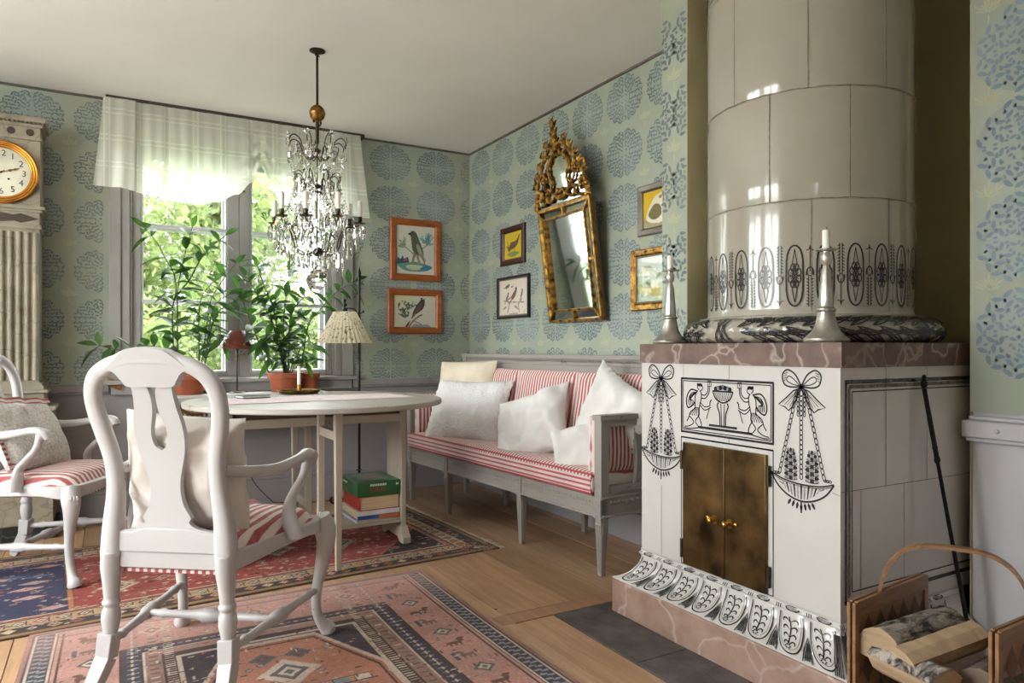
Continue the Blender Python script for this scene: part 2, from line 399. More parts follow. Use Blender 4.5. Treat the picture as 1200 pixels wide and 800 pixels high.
# raster of a woven or printed pattern, stored as colours of the mesh's own vertices
class Canvas:
    def __init__(s, W, H, nx, ny, bg):
        s.W, s.H, s.nx, s.ny = W, H, nx, ny
        s.X, s.Y = np.meshgrid(np.linspace(0, W, nx), np.linspace(0, H, ny)); s.c = np.zeros((ny, nx, 4)); s.c[:] = bg
    def mask(s, m, col, a=1.0): s.c[m] = s.c[m] * (1 - a) + np.array(col) * a
    def rect(s, x0, x1, y0, y1, col, a=1.0): s.mask((s.X >= x0) & (s.X <= x1) & (s.Y >= y0) & (s.Y <= y1), col, a)
    def ellipse(s, cx, cy, rx, ry, col, rot=0, a=1.0):
        dx, dy = s.X - cx, s.Y - cy; p = dx * math.cos(rot) + dy * math.sin(rot); q = -dx * math.sin(rot) + dy * math.cos(rot)
        s.mask((p / rx) ** 2 + (q / ry) ** 2 <= 1, col, a)
    def poly(s, pts, col, a=1.0):
        m = np.zeros(s.X.shape, bool); n = len(pts)
        for i in range(n):
            x0, y0 = pts[i]; x1, y1 = pts[(i + 1) % n]
            if y0 == y1: continue
            c = ((y0 > s.Y) != (y1 > s.Y)) & (s.X < (x1 - x0) * (s.Y - y0) / (y1 - y0) + x0); m ^= c
        s.mask(m, col, a)
    def line(s, pts, w, col, a=1.0):
        m = np.zeros(s.X.shape, bool)
        for (x0, y0), (x1, y1) in zip(pts, pts[1:]):
            dx, dy = x1 - x0, y1 - y0; L = dx * dx + dy * dy + 1e-12
            t = np.clip(((s.X - x0) * dx + (s.Y - y0) * dy) / L, 0, 1)
            m |= (s.X - x0 - t * dx) ** 2 + (s.Y - y0 - t * dy) ** 2 <= (w / 2) ** 2
        s.mask(m, col, a)
    def mesh(s, name, mats, f, parent=None, local=False, thick=0.0):
        co = np.array([f(x, y) for x, y in zip(s.X.ravel(), s.Y.ravel())]) if callable(f) else f
        nx, ny = s.nx, s.ny
        idx = np.arange(nx * ny).reshape(ny, nx)
        q = np.stack([idx[:-1, :-1], idx[:-1, 1:], idx[1:, 1:], idx[1:, :-1]], -1).reshape(-1, 4)
        org = Vector((0, 0, 0)) if local else (ORG[parent.name] if parent is not None else Vector(co.mean(0)))
        co = co - np.array(org); col = s.c.reshape(-1, 4)
        if thick:
            ring = np.concatenate([idx[0, :], idx[1:, -1], idx[-1, -2::-1], idx[-2:0:-1, 0]])
            low = co[ring].copy(); low[:, 2] -= thick; b = len(co); k = np.arange(len(ring))
            q2 = np.stack([ring, np.full(len(ring), 0) + b + k, b + np.roll(k, -1), np.roll(ring, -1)], -1)
            co = np.concatenate([co, low]); col = np.concatenate([col, col[ring]]); q = np.concatenate([q, q2])
        me = bpy.data.meshes.new(name); me.from_pydata(co.tolist(), [], q.tolist())
        at = me.color_attributes.new('Col', 'FLOAT_COLOR', 'POINT'); at.data.foreach_set('color', col.astype(np.float32).ravel())
        for m in (mats if isinstance(mats, (list, tuple)) else [mats]): me.materials.append(m)
        me.update(); o = bpy.data.objects.new(name, me); COL.objects.link(o)
        if parent is not None: o.parent = parent
        else: o.location = org
        ORG[o.name] = org; return o
# ------------------------------------------------------------------ the room
XE, YN, ZC = 2.6, 5.2, 2.70
XW, YS = -2.1, -2.6
WX0, WX1, WZ0, WZ1 = .136, 1.476, .90, 2.46      # window opening in the north wall
RAIL0, RAIL1 = .805, .868

def leaf2d(cx, cy, ang, L, W):
    pts = [(-.5, 0), (-.15, .5), (.25, .38), (.5, 0), (.25, -.38), (-.15, -.5)]
    ca, sa = math.cos(ang), math.sin(ang)
    return [(cx + x * L * ca - y * W * sa, cy + x * L * sa + y * W * ca) for x, y in pts]
rl = random.Random(3)
STENCIL = []
for ring, (rr, n, L, W) in enumerate([(.95, 8, .032, .0105), (.79, 7, .028, .0105), (.62, 6, .027, .010), (.45, 4, .024, .010), (.29, 3, .022, .009), (.14, 1, .02, .009)]):
    for k in range(n):
        a = (k + .5) / n * PI / 2; a += rl.uniform(-.04, .04)
        STENCIL.append((rr * math.cos(a), rr * math.sin(a), a + PI / 2 + (.7 if (k + ring) % 2 else -.55) + rl.uniform(-.2, .2), L, W))
        if ring < 4: STENCIL.append(((rr - .075) * math.cos(a + .06), (rr - .075) * math.sin(a + .06), a + rl.uniform(-.5, .5), L * .62, W * .8))
STENCIL2 = []
for ring, (rr, n, L, W) in enumerate([(.92, 6, .040, .0165), (.70, 5, .036, .015), (.49, 3, .034, .014), (.27, 2, .026, .012)]):
    for k in range(n):
        a = (k + .5) / n * PI / 2; STENCIL2.append((rr * math.cos(a), rr * math.sin(a), a + PI / 2 + (.75 if (k + ring) % 2 else -.45), L, W))
        for q in range(2): STENCIL2.append(((rr - .11) * math.cos(a + .12 * (q * 2 - 1)), (rr - .11) * math.sin(a + .12 * (q * 2 - 1)), a + q, .017, .010))
def medallion(mb, cx, cy, f, rx=.165, ry=.133, ok=lambda p, q: True, mi=1, wash=3, wk=1.0, drop=.05):
    ring = ellpts(cx, cy, rx * 1.0, ry * 1.0, 20)
    if all(ok(p, q) for p, q in ring): mb.blob(ring, lambda p, q: f(p, q, .0003), wash)
    for sx in (1, -1):
        for sy in (1, -1):
            for x, y, a, L, W in (STENCIL if wk == 1.0 else STENCIL2):
                if rl.random() < drop: continue
                px, py = cx + sx * (x * rx + .004), cy + sy * (y * ry + .004)
                if not ok(px, py): continue
                an = math.atan2(sy * math.sin(a) * .8, sx * math.cos(a))
                mb.blob(leaf2d(px, py, an, L, W), lambda p, q: f(p, q, .0007), mi)
def spray(mb, cx, cy, f, ok=lambda p, q: True, mi=2):
    if not ok(cx, cy): return
    for k in range(9):
        a = math.radians(20 + k * 17.5); r = .03 + .012 * math.sin(k * 2.1)
        mb.blob(leaf2d(cx + r * math.cos(a), cy + r * math.sin(a) - .01, a, .042, .009), lambda p, q: f(p, q, .0007), mi)
    mb.blob(leaf2d(cx, cy - .035, PI / 2, .04, .007), lambda p, q: f(p, q, .0007), mi)

WP = [M['wallpaper'], M['leafink'], M['sprayink'], M['medal'], M['wainscot'], M['wainscot_lit']]
def struct(o): o['kind'] = 'structure'; return o

# north wall, with the window opening
mb = MB(); T = .30
mb.box(XW - .3, WX0, YN, YN + T, RAIL0, ZC).box(WX1, XE + .6, YN, YN + T, RAIL0, ZC).box(WX0, WX1, YN, YN + T, WZ1, ZC).box(WX0, WX1, YN, YN + T, RAIL0, WZ0)
mb.box(XW - .3, XE + .6, YN + .012, YN + T, 0, RAIL0, 4)
fN = lambda p, q, h: Vector((p, YN - h, q))
okN = lambda p, q: p < 2.585 and q < 2.685 and q > .87 and not (0.0 < p < 1.63 and q < 2.5) and p > -2.08
for r in range(6):
    z = 2.538 - .315 * r
    for k in range(-7, 10):
        x = 1.914 + .384 * (k - 1) - .384 * 3
        medallion(mb, x, z, fN, ok=okN)
        spray(mb, x + .192, z - .157, fN, okN)
struct(mb.build('wall_north', WP, smooth=0))

# east wall behind the sofa, stub of masonry beside the stove, niche, and pier to the right of it
mb = MB()
mb.box(XE, XE + .35, 2.384, YN + .3, RAIL0, ZC).box(XE + .012, XE + .35, 2.384, YN + .3, 0, RAIL0, 4)
fE = lambda p, q, h: Vector((XE - h, p, q))
okE = lambda p, q: 2.40 < p < 5.185 and .87 < q < 2.685
for r in range(6):
    z = 2.544 - .315 * r
    for k in range(-1, 7):
        medallion(mb, 4.645 - .36 * k, z, fE, rx=.158, ok=okE)
        spray(mb, 4.465 - .36 * k, z - .157, fE, okE)
struct(mb.build('wall_east', WP, smooth=0))
XP = 2.15
mb = MB(); mb.box(XP, XE + .35, 2.23, 2.384, 0, ZC)
fP = lambda p, q, h: Vector((XP - h, p, q))
okP = lambda p, q: 2.238 < p < 2.378 and q > 1.12
for r in range(5):
    z = 2.44 - .315 * r
    medallion(mb, 2.16, z, fP, ok=okP, wk=1.4, drop=.08); medallion(mb, 2.46, z, fP, ok=okP, wk=1.4, drop=.08); spray(mb, 2.308, z - .157, fP, okP)
mb.box(XP + .001, 2.95, 2.2285, 2.23, 0, ZC, 4)
struct(mb.build('wall_stub', WP[:4] + [M['niche']], smooth=0))
mb = MB(); mb.box(2.95, 3.1, 1.0, 2.23, -.05, ZC).box(2.6, 2.95, 1.32, 1.322, -.05, ZC)
mb.box(2.56, 2.95, 1.78, 2.23, 2.32, ZC)
struct(mb.build('wall_niche', [M['niche']], smooth=0))
mb = MB(); mb.box(XE, 2.95, YS - .3, 1.32, .88, ZC).box(XE + .014, 2.95, YS - .3, 1.32, 0, .88, 5)
okR = lambda p, q: p < 1.312 and p > -1.6 and q > .92
for r in range(6):
    z = 1.15 + .315 * r
    for k in range(8): medallion(mb, 1.144 - .36 * k, z, fE, rx=.158, ry=.15, ok=okR, wk=1.55, drop=.10, mi=6)
    spray(mb, 1.262, z + .157, fE, okR); [spray(mb, .965 - .36 * k, z + .157, fE, okR) for k in range(7)]
struct(mb.build('wall_pier', WP + [leafink('stencil_blue_light', C(110, 128, 144), C(136, 152, 164))], smooth=0))

# unseen sides of the room, with the west windows and an added south one that light it
def wall_with_holes(name, axis, pos, t, a0, a1, holes):
    mb = MB(); cuts = sorted(holes); prev = a0
    def bx(u0, u1, z0, z1):
        if u1 <= u0: return
        if axis == 'x': mb.box(min(pos, pos + t), max(pos, pos + t), u0, u1, z0, z1)
        else: mb.box(u0, u1, min(pos, pos + t), max(pos, pos + t), z0, z1)
    for h0, h1, z0, z1 in cuts:
        bx(prev, h0, 0, ZC); bx(h0, h1, 0, z0); bx(h0, h1, z1, ZC); prev = h1
    bx(prev, a1, 0, ZC)
    return struct(mb.build(name, [M['ceiling']], smooth=0))
WESTH = [(2.65, 4.05, .6, 2.5), (1.05, 2.35, .6, 2.5)]
SOUTHH = [(-2.05, -1.55, .9, 2.3)]  # made-up window out of view, added for fill light
wall_with_holes('wall_west', 'x', XW, -.3, YS - .3, YN + .3, WESTH)
wall_with_holes('wall_south', 'y', YS, -.3, XW - .3, XE + .35, SOUTHH)

def far_window(name, axis, pos, h):
    u0, u1, z0, z1 = h; mb = MB(); gl = MB()
    def bx(b, a0, a1, z0_, z1_, t):
        if axis == 'x': b.box(pos - t / 2, pos + t / 2, a0, a1, z0_, z1_)
        else: b.box(a0, a1, pos - t / 2, pos + t / 2, z0_, z1_)
    w = .06
    bx(mb, u0, u0 + w, z0, z1, .06); bx(mb, u1 - w, u1, z0, z1, .06); bx(mb, u0 + w, u1 - w, z0, z0 + w, .06); bx(mb, u0 + w, u1 - w, z1 - w, z1, .06)
    m = (u0 + u1) / 2; bx(mb, m - .05, m + .05, z0 + w, z1 - w, .06)
    for k in (1, 2):
        z = z0 + (z1 - z0) * k / 3; bx(mb, u0 + w, m - .05, z - .014, z + .014, .04); bx(mb, m + .05, u1 - w, z - .014, z + .014, .04)
    o = struct(mb.build(name, [M['window']], smooth=0))
    bx(gl, u0 + w, u1 - w, z0 + w, z1 - w, .004)
    gl.build('pane', [M['pane']], o, smooth=0)
far_window('window_2', 'x', XW - .1, WESTH[0]); far_window('window_3', 'x', XW - .1, WESTH[1]); far_window('fill_window', 'y', YS - .1, SOUTHH[0])

# ceiling and floor
mb = MB(); mb.box(XW - .3, 3.1, YS - .3, YN + .3, ZC, ZC + .2); struct(mb.build('ceiling', [M['ceiling']], smooth=0))
random.seed(12)
vs, fs, cols = [], [], []
x = XW; base = [C(196, 160, 126), C(188, 152, 118), C(202, 168, 134), C(180, 148, 118), C(190, 160, 132)]
def plank(x0, x1, y0, y1, col, z=0.0):
    g = .0018; b = len(vs)
    vs.extend([(x0 + g, y0 + g, z), (x1 - g, y0 + g, z), (x1 - g, y1 - g, z), (x0 + g, y1 - g, z), (x0 + g, y0 + g, z - .02), (x1 - g, y0 + g, z - .02), (x1 - g, y1 - g, z - .02), (x0 + g, y1 - g, z - .02)])
    fs.extend([(b, b + 1, b + 2, b + 3), (b, b + 4, b + 5, b + 1), (b + 1, b + 5, b + 6, b + 2), (b + 2, b + 6, b + 7, b + 3), (b + 3, b + 7, b + 4, b)]); cols.extend([col] * 8)
HX0, HX1, HY0, HY1 = 1.60, 1.90, 1.0, 2.43       # slate hearth
while x < 3.0:
    w = random.choice((.17, .19, .21, .15)); x1 = x + w; c = random.choice(base); k = random.uniform(.86, 1.06); c = tuple(a * k for a in c[:3]) + (1,)
    if x1 <= HX0 - .1: plank(x, x1, YS, YN + .02, c)
    else:
        x1 = max(x1, HX0) if x < HX0 else x1
        plank(x, x1, HY1 + .10, YN + .02, c)
        if x < HX0:
            if x < HX0 - .0: plank(x, HX0, YS, HY1, c)
        plank(max(x, HX0), x1, YS, HY0, c) if x1 > HX0 else None
    x = x1
first = 1.36
plank(1.36, 2.3, HY1 + .004, HY1 + .098, C(172, 134, 106), .001)
me = bpy.data.meshes.new('floor'); b = len(vs)
vs.extend([(XW - .3, YS - .3, -.019), (3.1, YS - .3, -.019), (3.1, YN + .3, -.019), (XW - .3, YN + .3, -.019)]); fs.append((b, b + 1, b + 2, b + 3)); cols.extend([C(40, 30, 24)] * 4)
# nail heads in rows across the boards
for yy in (1.35, 2.62, 3.9):
    for k in range(26):
        px, py = XW + .12 + k * .18 + random.uniform(-.02, .02), yy + random.uniform(-.02, .02)
        if HX0 - .02 < px: continue
        b = len(vs); vs.extend([(px + .006 * math.cos(a), py + .009 * math.sin(a), .0006) for a in [i * PI / 3 for i in range(6)]]); fs.append(tuple(range(b, b + 6))); cols.extend([C(46, 32, 24)] * 6)
me.from_pydata(vs, [], fs); at = me.color_attributes.new('Col', 'FLOAT_COLOR', 'POINT'); at.data.foreach_set('color', np.array(cols, dtype=np.float32).ravel())
me.materials.append(M['floor']); fo = bpy.data.objects.new('floor', me); COL.objects.link(fo); struct(fo)

mb = MB(); y = HY1
for i, w in enumerate((.52, .30, .36, .25)):
    mb.box(HX0 + .003, HX1, y - w + .003, y - .001, -.02, .002 + .0008 * (i % 2)); y -= w
struct(mb.build('floor_slate_hearth', [M['slate']], smooth=0, bevel=.002))

# skirting, dado rails, ceiling edge
def run(name, mat, boxes, bevel=.004):
    mb = MB()
    for b in boxes: mb.box(*b)
    return struct(mb.build(name, [mat], smooth=35, bevel=bevel))
run('baseboard_north', M['wainscot'], [(XW, XE, YN - .016, YN + .014, 0, .17), (XW, XE, YN - .008, YN + .012, .17, .185)])
run('baseboard_east', M['wainscot'], [(XE - .016, XE + .014, 2.384, YN - .016, 0, .17)])
run('baseboard_pier', M['wainscot_lit'], [(XE - .02, XE + .016, YS, 1.318, 0, .10), (XE - .010, XE + .014, YS, 1.318, .10, .125)])
run('trim_1', M['rail'], [(XW, .02, YN - .022, YN + .01, RAIL0 + .016, RAIL1), (XW, .02, YN - .012, YN + .01, RAIL0, RAIL0 + .016), (1.61, XE, YN - .022, YN + .01, RAIL0 + .016, RAIL1), (1.61, XE, YN - .012, YN + .01, RAIL0, RAIL0 + .016)])
run('trim_2', M['rail'], [(XE - .022, XE + .01, 2.39, YN - .022, RAIL0 + .016, RAIL1)])
mb = MB(); mb.box(XE - .034, XE + .01, YS, 1.335, .795, .853).box(XE - .02, XE + .01, YS, 1.328, .78, .795).box(XE - .012, XE + .01, YS, 1.322, .853, .868)
mb.ell((XE - .036, 1.22, .823), (.006, .008, .008)); 
struct(mb.build('trim_3', [M['wainscot_lit']], bevel=.005))
run('valance_shade_strip', basic('shade_brown', C(66, 56, 50), .8), [(.0, 1.68, YN - .085, YN + .01, ZC - .028, ZC)], .002)  # dark strip standing in for the shade on the ceiling above the valance
run('trim_4', M['trimdark'], [(XW, XE, YN - .012, YN + .01, ZC - .014, ZC), (XE - .012, XE + .01, 2.384, YN - .012, ZC - .014, ZC)], .002)

# ------------------------------------------------------------------ the window
YW = YN
wroot = None
mb = MB()
# architrave boards (outer and inner step), head and sill
for x0, x1 in ((.02, .085), (1.527, 1.61)): mb.box(x0, x1, YN - .030, YN + .02, .897, WZ1 + .018)
for x0, x1 in ((.085, .136), (1.476, 1.527)): mb.box(x0, x1, YN - .016, YN + .02, .897, WZ1 + .02)
mb.box(.02, 1.61, YN - .030, YN + .02, WZ1 + .02, WZ1 + .10)
mb.box(.136, 1.476, YN - .016, YN + .2, WZ1 - .03, WZ1 + .02)
for x0, x1 in ((.136, .150), (1.462, 1.476)): mb.box(x0, x1, YN - .005, YN + .25, WZ0 - .03, WZ1)
w1 = struct(mb.build('window_1', [M['window']], bevel=.004))
mb = MB(); mb.box(.0, 1.63, YN - .075, YN + .03, .868, .896).box(.03, 1.60, YN - .03, YN + .02, .80, .868)
mb.box(.14, 1.47, YN - .01, YN + .25, .88, .905)
mb.build('window_sill', [M['window']], w1, bevel=.005)
def casement(x0, x1, gx0, gx1, name='casement'):
    m = MB(); y0, y1 = YN + .015, YN + .06
    m.box(x0, gx0, y0, y1, .905, WZ1 - .03).box(gx1, x1, y0, y1, .905, WZ1 - .03)
    m.box(gx0, gx1, y0, y1, .905, .932).box(gx0, gx1, y0, y1, 2.40, WZ1 - .03)
    c = m.build(name, [M['window']], w1, bevel=.004)
    m = MB()
    for z in (1.413, 1.915): m.box(gx0, gx1, y0 + .004, y1 - .004, z - .011, z + .011)
    for z0, z1 in ((.932, .945), (2.387, 2.40)): m.box(gx0, gx1, y0 + .008, y1 - .004, z0, z1)
    for a, b in ((gx0, gx0 + .014), (gx1 - .014, gx1)): m.box(a, b, y0 + .008, y1 - .004, .932, 2.40)
    m.build('glazing_bar', [M['sash']], c, bevel=.003)
    for z0, z1 in ((.932, 1.402), (1.424, 1.904), (1.926, 2.40)):
        g = MB(); g.box(gx0, gx1, y0 + .022, y0 + .025, z0, z1); g.build('pane', [M['pane']], c, smooth=0)
    # outer storm sash
    m = MB(); y0, y1 = YN + .19, YN + .225
    m.box(x0, gx0 + .012, y0, y1, .905, WZ1 - .03).box(gx1 - .012, x1, y0, y1, .905, WZ1 - .03).box(gx0, gx1, y0, y1, .905, .945).box(gx0, gx1, y0, y1, 2.39, WZ1 - .03)
    for z in (1.418, 1.92): m.box(gx0, gx1, y0, y1, z - .012, z + .012)
    m.build('storm_sash', [M['sash']], w1, bevel=.003)
casement(.150, .808, .202, .733); casement(.811, 1.462, .884, 1.425)
m = MB()
for z in (2.19, 1.05):
    m.ell((.800, YN - .002, z), (.010, .010, .008)); m.tube([(.800, YN + .016, z), (.800, YN - .004, z)], .004, 8); m.beam((.775, YN - .006, z + .004), (.835, YN - .006, z + .006), .008, .005)
    m.ell((.838, YN - .004, z + .006), (.008, .008, .008))
m.build('latch', [M['brass']], w1)
m = MB(); 
for z in (1.1, 1.66, 2.3): m.tube([(.152, YN + .008, z - .03), (.152, YN + .008, z + .03)], .006, 8); m.tube([(1.460, YN + .008, z - .03), (1.460, YN + .008, z + .03)], .006, 8)
m.build('hinge', [M['window']], w1)

# ------------------------------------------------------------------ outside
mb = MB(); mb.box(-60, 60, YN + .35, 90, -.6, -.5)
struct(mb.build('lawn_ground', [M['lawn']], smooth=0))
mb = MB(); mb.box(-60, XW - .35, -40, YN + .35, -.6, -.5).box(XW - .35, 60, -40, YS - .35, -.6, -.5)
struct(mb.build('bounce_ground', [basic('pale_bounce', C(222, 218, 212), .95, 0, .06, 20, .3)], smooth=0))  # unseen pale ground added to bounce skylight up to the ceiling
def tree(x, y, h, r, mat, label, seed, n=4200, ls=.17, low=.25, gap=.0):
    rg = np.random.RandomState(seed); t = thing('garden_tree', label, 'tree', (x, y, -.5), group='trees in the garden')
    cl = [(rg.uniform(-.6, .6) * r, rg.uniform(-.5, .5) * r, h * (low + (1 - low) * rg.rand()), r * rg.uniform(.28, .5)) for _ in range(26)]
    vs = []; fs = []
    for i in range(n):
        cx, cy_, cz, cr_ = cl[rg.randint(len(cl))]; d = rg.normal(size=3); d /= np.linalg.norm(d); q = rg.rand() ** .4 * cr_
        p = np.array([x + cx, y + cy_, -.5 + cz]) + d * q * np.array([1, 1, 1.15])
        a = rg.normal(size=3); a /= np.linalg.norm(a); b = np.cross(a, rg.normal(size=3)); b /= np.linalg.norm(b)
        s = ls * rg.uniform(.6, 1.3); k = len(vs)
        vs += [tuple(p - a * s * .5), tuple(p + b * s * .3), tuple(p + a * s * .5), tuple(p - b * s * .3)]; fs.append((k, k + 1, k + 2, k + 3))
    m = MB(); m.add(vs, fs); m.build('crown', [mat], t, smooth=0)
    m = MB(); m.tube([(x, y, -.5), (x + .05, y, h * .4 - .5), (x - .1, y, h * .8 - .5)], [.16, .11, .04], 8); m.build('trunk', [M['bark']], t)
tree(.6, 15.0, 6.0, 2.6, M['tree_leaf'], 'broad green tree beyond the lower half of the left casement', 1, 15000, low=.0, ls=.2)
tree(5.9, 16.0, 6.6, 2.6, M['tree_leaf_pale'], 'tall pale birch seen through the right casement', 2, 15000, low=.0, ls=.2)
tree(-3.2, 23.0, 7.6, 3.0, M['tree_leaf_pale'], 'far pale birch at the left edge of the window', 3, 9000, low=.0, ls=.30)
tree(9.6, 23.0, 8.4, 3.2, M['tree_leaf'], 'far dense tree behind the chandelier drops', 4, 9000, low=.0, ls=.32)
tree(3.1, 24.0, 7.6, 3.2, M['tree_leaf_pale'], 'slim far birch between the two casements', 5, 9000, low=.0, ls=.32)
tree(3.1, 12.2, 2.3, 1.3, M['tree_leaf'], 'low bright green bush outside the right casement', 6, 6200, .13, low=.0)
tree(.1, 10.9, 1.9, 1.3, M['tree_leaf'], 'low green bush outside the left casement', 7, 6200, .13, low=.0)

# ------------------------------------------------------------------ daylight
wd = bpy.data.worlds.new('overcast'); SC.world = wd; wd.use_nodes = True
bg = wd.node_tree.nodes['Background']; bg.inputs[0].default_value = (.985, .985, .99, 1); bg.inputs[1].default_value = 5.0
def portal(loc, rot, sx, sy):
    l = bpy.data.lights.new('window_portal', 'AREA'); l.shape = 'RECTANGLE'; l.size = sx; l.size_y = sy; l.cycles.is_portal = True
    o = bpy.data.objects.new('window_portal', l); COL.objects.link(o); o.location = loc; o.rotation_euler = rot
portal(((WX0 + WX1) / 2, YN + .32, (WZ0 + WZ1) / 2), (-PI / 2, 0, 0), WX1 - WX0, WZ1 - WZ0)
for h in WESTH: portal((XW - .32, (h[0] + h[1]) / 2, (h[2] + h[3]) / 2), (0, -PI / 2, 0), h[3] - h[2], h[1] - h[0])
for h in SOUTHH: portal(((h[0] + h[1]) / 2, YS - .32, (h[2] + h[3]) / 2), (PI / 2, 0, 0), h[1] - h[0], h[3] - h[2])
SC.view_settings.view_transform = 'Standard'; SC.view_settings.look = 'None'; SC.view_settings.gamma = 1; SC.view_settings.use_curve_mapping = False
SC.view_settings.exposure = 2.2
SC.cycles.max_bounces = 14; SC.cycles.diffuse_bounces = 7; SC.cycles.transparent_max_bounces = 24; SC.cycles.transmission_bounces = 12; SC.cycles.glossy_bounces = 5
SC.cycles.caustics_reflective = False; SC.cycles.caustics_refractive = False; SC.cycles.sample_clamp_indirect = 8
# ------------------------------------------------------------------ the tiled stove
SX, SY0, SY1 = 1.94, 1.358, 2.275       # front plane, right side plane, left end
stove = thing('tiled_stove', 'tall round cream tiled stove on a square white tiled base with black line ornament', 'stove', (2.3, 1.8, 0))
FRONT = lambda p, q: Vector((SX - .0009, -p, q))              # p = -y runs to the right as one faces the stove
SIDE = lambda p, q: Vector((p, SY0 - .0009, q))
# limestone plinth
mb = MB(); mb.box(1.84, 2.59, 1.262, 2.35, 0, .136).box(2.15, 2.94, 1.335, 2.21, 0, .13)
mb.build('plinth', [M['plinth']], stove, bevel=.006)
# square body, notched round the wall stub
NB = [(SX, SY1), (SX, SY0), (2.90, SY0), (2.90, 2.222), (2.148, 2.222), (2.148, SY1)]
mb = MB(); mb.prism(NB, .262, 1.040, lambda p, q, h: Vector((p, q, h)))
K = 1; S = 2; W = 3
def L(pts, w=.0035, f=FRONT, mat=K, closed=False, taper=False): mb.strip(pts, w * (1.35 if f is FRONT and mat != W else 1.0), f, mat, closed, taper)
def rect(p0, p1, q0, q1, w, f=FRONT, mat=K):
    for a in ([(p0 - w / 2, q0), (p1 + w / 2, q0)], [(p0 - w / 2, q1), (p1 + w / 2, q1)], [(p0, q0), (p0, q1)], [(p1, q0), (p1, q1)]): L(a, w, f, mat)
def chain(a, b, n, r):
    for i in range(n):
        t = (i + .5) / n; x, y = a[0] + (b[0] - a[0]) * t, a[1] + (b[1] - a[1]) * t
        an = math.atan2(b[1] - a[1], b[0] - a[0])
        L(ellpts(x, y, math.hypot(b[0] - a[0], b[1] - a[1]) / n * .62, r, 10, rot=an), .0022, closed=True)
def leafshape(cx, cy, an, l, w, mat=S, f=FRONT):
    mb.blob(leaf2d(cx, cy, an, l, w), f, mat)
def garland(pc, zt, zb):
    H = zt - zb; s = H / .46
    P = lambda x, y: (pc + x * s, zt - y * s)
    # bow: two shaded loops, knot and two fluted tails
    for sg in (-1, 1):
        loop = cr([(0, .055), (sg * .022, .018), (sg * .052, .002), (sg * .072, .018), (sg * .066, .048), (sg * .04, .058), (0, .055)], 5)
        L([P(*c) for c in loop], .0042)
        L([P(*c) for c in cr([(sg * .008, .05), (sg * .034, .028), (sg * .05, .024), (sg * .056, .036), (sg * .036, .048), (sg * .008, .052)], 5)], .0026)
        for k in range(4): L([P(sg * (.052 + .003 * k), .010 + .008 * k), P(sg * (.066 + .0005 * k), .016 + .008 * k)], .0018)
        tail = [(0, .058), (sg * .03, .070), (sg * .055, .092), (sg * .088, .118), (sg * .062, .125), (sg * .048, .136), (sg * .030, .118), (sg * .016, .088), (0, .06)]
        L([P(*c) for c in tail], .0036)
        for k in range(5): L([P(sg * .006, .062), P(sg * (.034 + .010 * k), .126 - .003 * k)], .0017, mat=K if k % 2 else S)
    mb.blob([P(*c) for c in ellpts(0, .056, .010, .009, 10)], FRONT, K)
    # chains
    chain(P(-.016, .07), P(-.085, .345), 15, .0055 * s); chain(P(.016, .07), P(.085, .345), 15, .0055 * s)
    chain(P(0, .07), P(0, .352), 18, .006 * s); chain(P(-.012, .075), P(-.012, .15), 5, .004 * s); chain(P(.012, .075), P(.012, .15), 5, .004 * s)
    # cones in the bowl
    for sg in (-1, 1):
        for r in range(9):
            y = .262 + r * .0115; w = .010 + .014 * math.sin(min(1, (r + 1) / 6) * PI / 2)
            for c in range(3): mb.blob([P(sg * .040 + (c - 1) * w * .72 + a, y + b) for a, b in ellpts(0, 0, w * .36, .0062, 8)], FRONT, K if (r + c) % 2 else S)
            L([P(sg * .040 + a, y + b) for a, b in ellpts(0, 0, w, .006, 12, 0, PI)], .0022)
    for sg in (-1, 1):
        for k in range(3): L([P(sg * (.088 + .008 * k) + a, .345 + b) for a, b in ellpts(0, 0, .006, .004, 8)], .0022, closed=True)
    # shallow bowl, fluted
    rim = [P(*c) for c in cr([(-.118, .345), (-.07, .362), (0, .370), (.07, .366), (.118, .352)], 5)]
    bowl = [P(*c) for c in cr([(-.118, .347), (-.09, .385), (-.05, .412), (0, .424), (.05, .414), (.09, .390), (.118, .354)], 5)]
    L(rim, .004); L(bowl, .0045); L([(a, b - .006) for a, b in rim], .002)
    for k in range(15):
        x = -.098 + k * .014; yb = .424 - .075 * (abs(x) / .118) ** 2
        mb.blob([P(x - .0035, .372), P(x + .0035, .372), P(x * .82 + .002, yb - .006), P(x * .82 - .002, yb - .006)], FRONT, K if k % 2 else S)
    for k in range(7):
        x = (k - 3) * .015; leafshape(pc + x * s, zt - (.432 + .012 * (1 - abs(k - 3) / 3)) * s, -PI / 2 + (k - 3) * .18, .026 * s, .010 * s, K)
    L([P(0, .425), P(0, .462)], .004)
garland(-1.497, 1.032, .572); garland(-2.157, 1.035, .575)
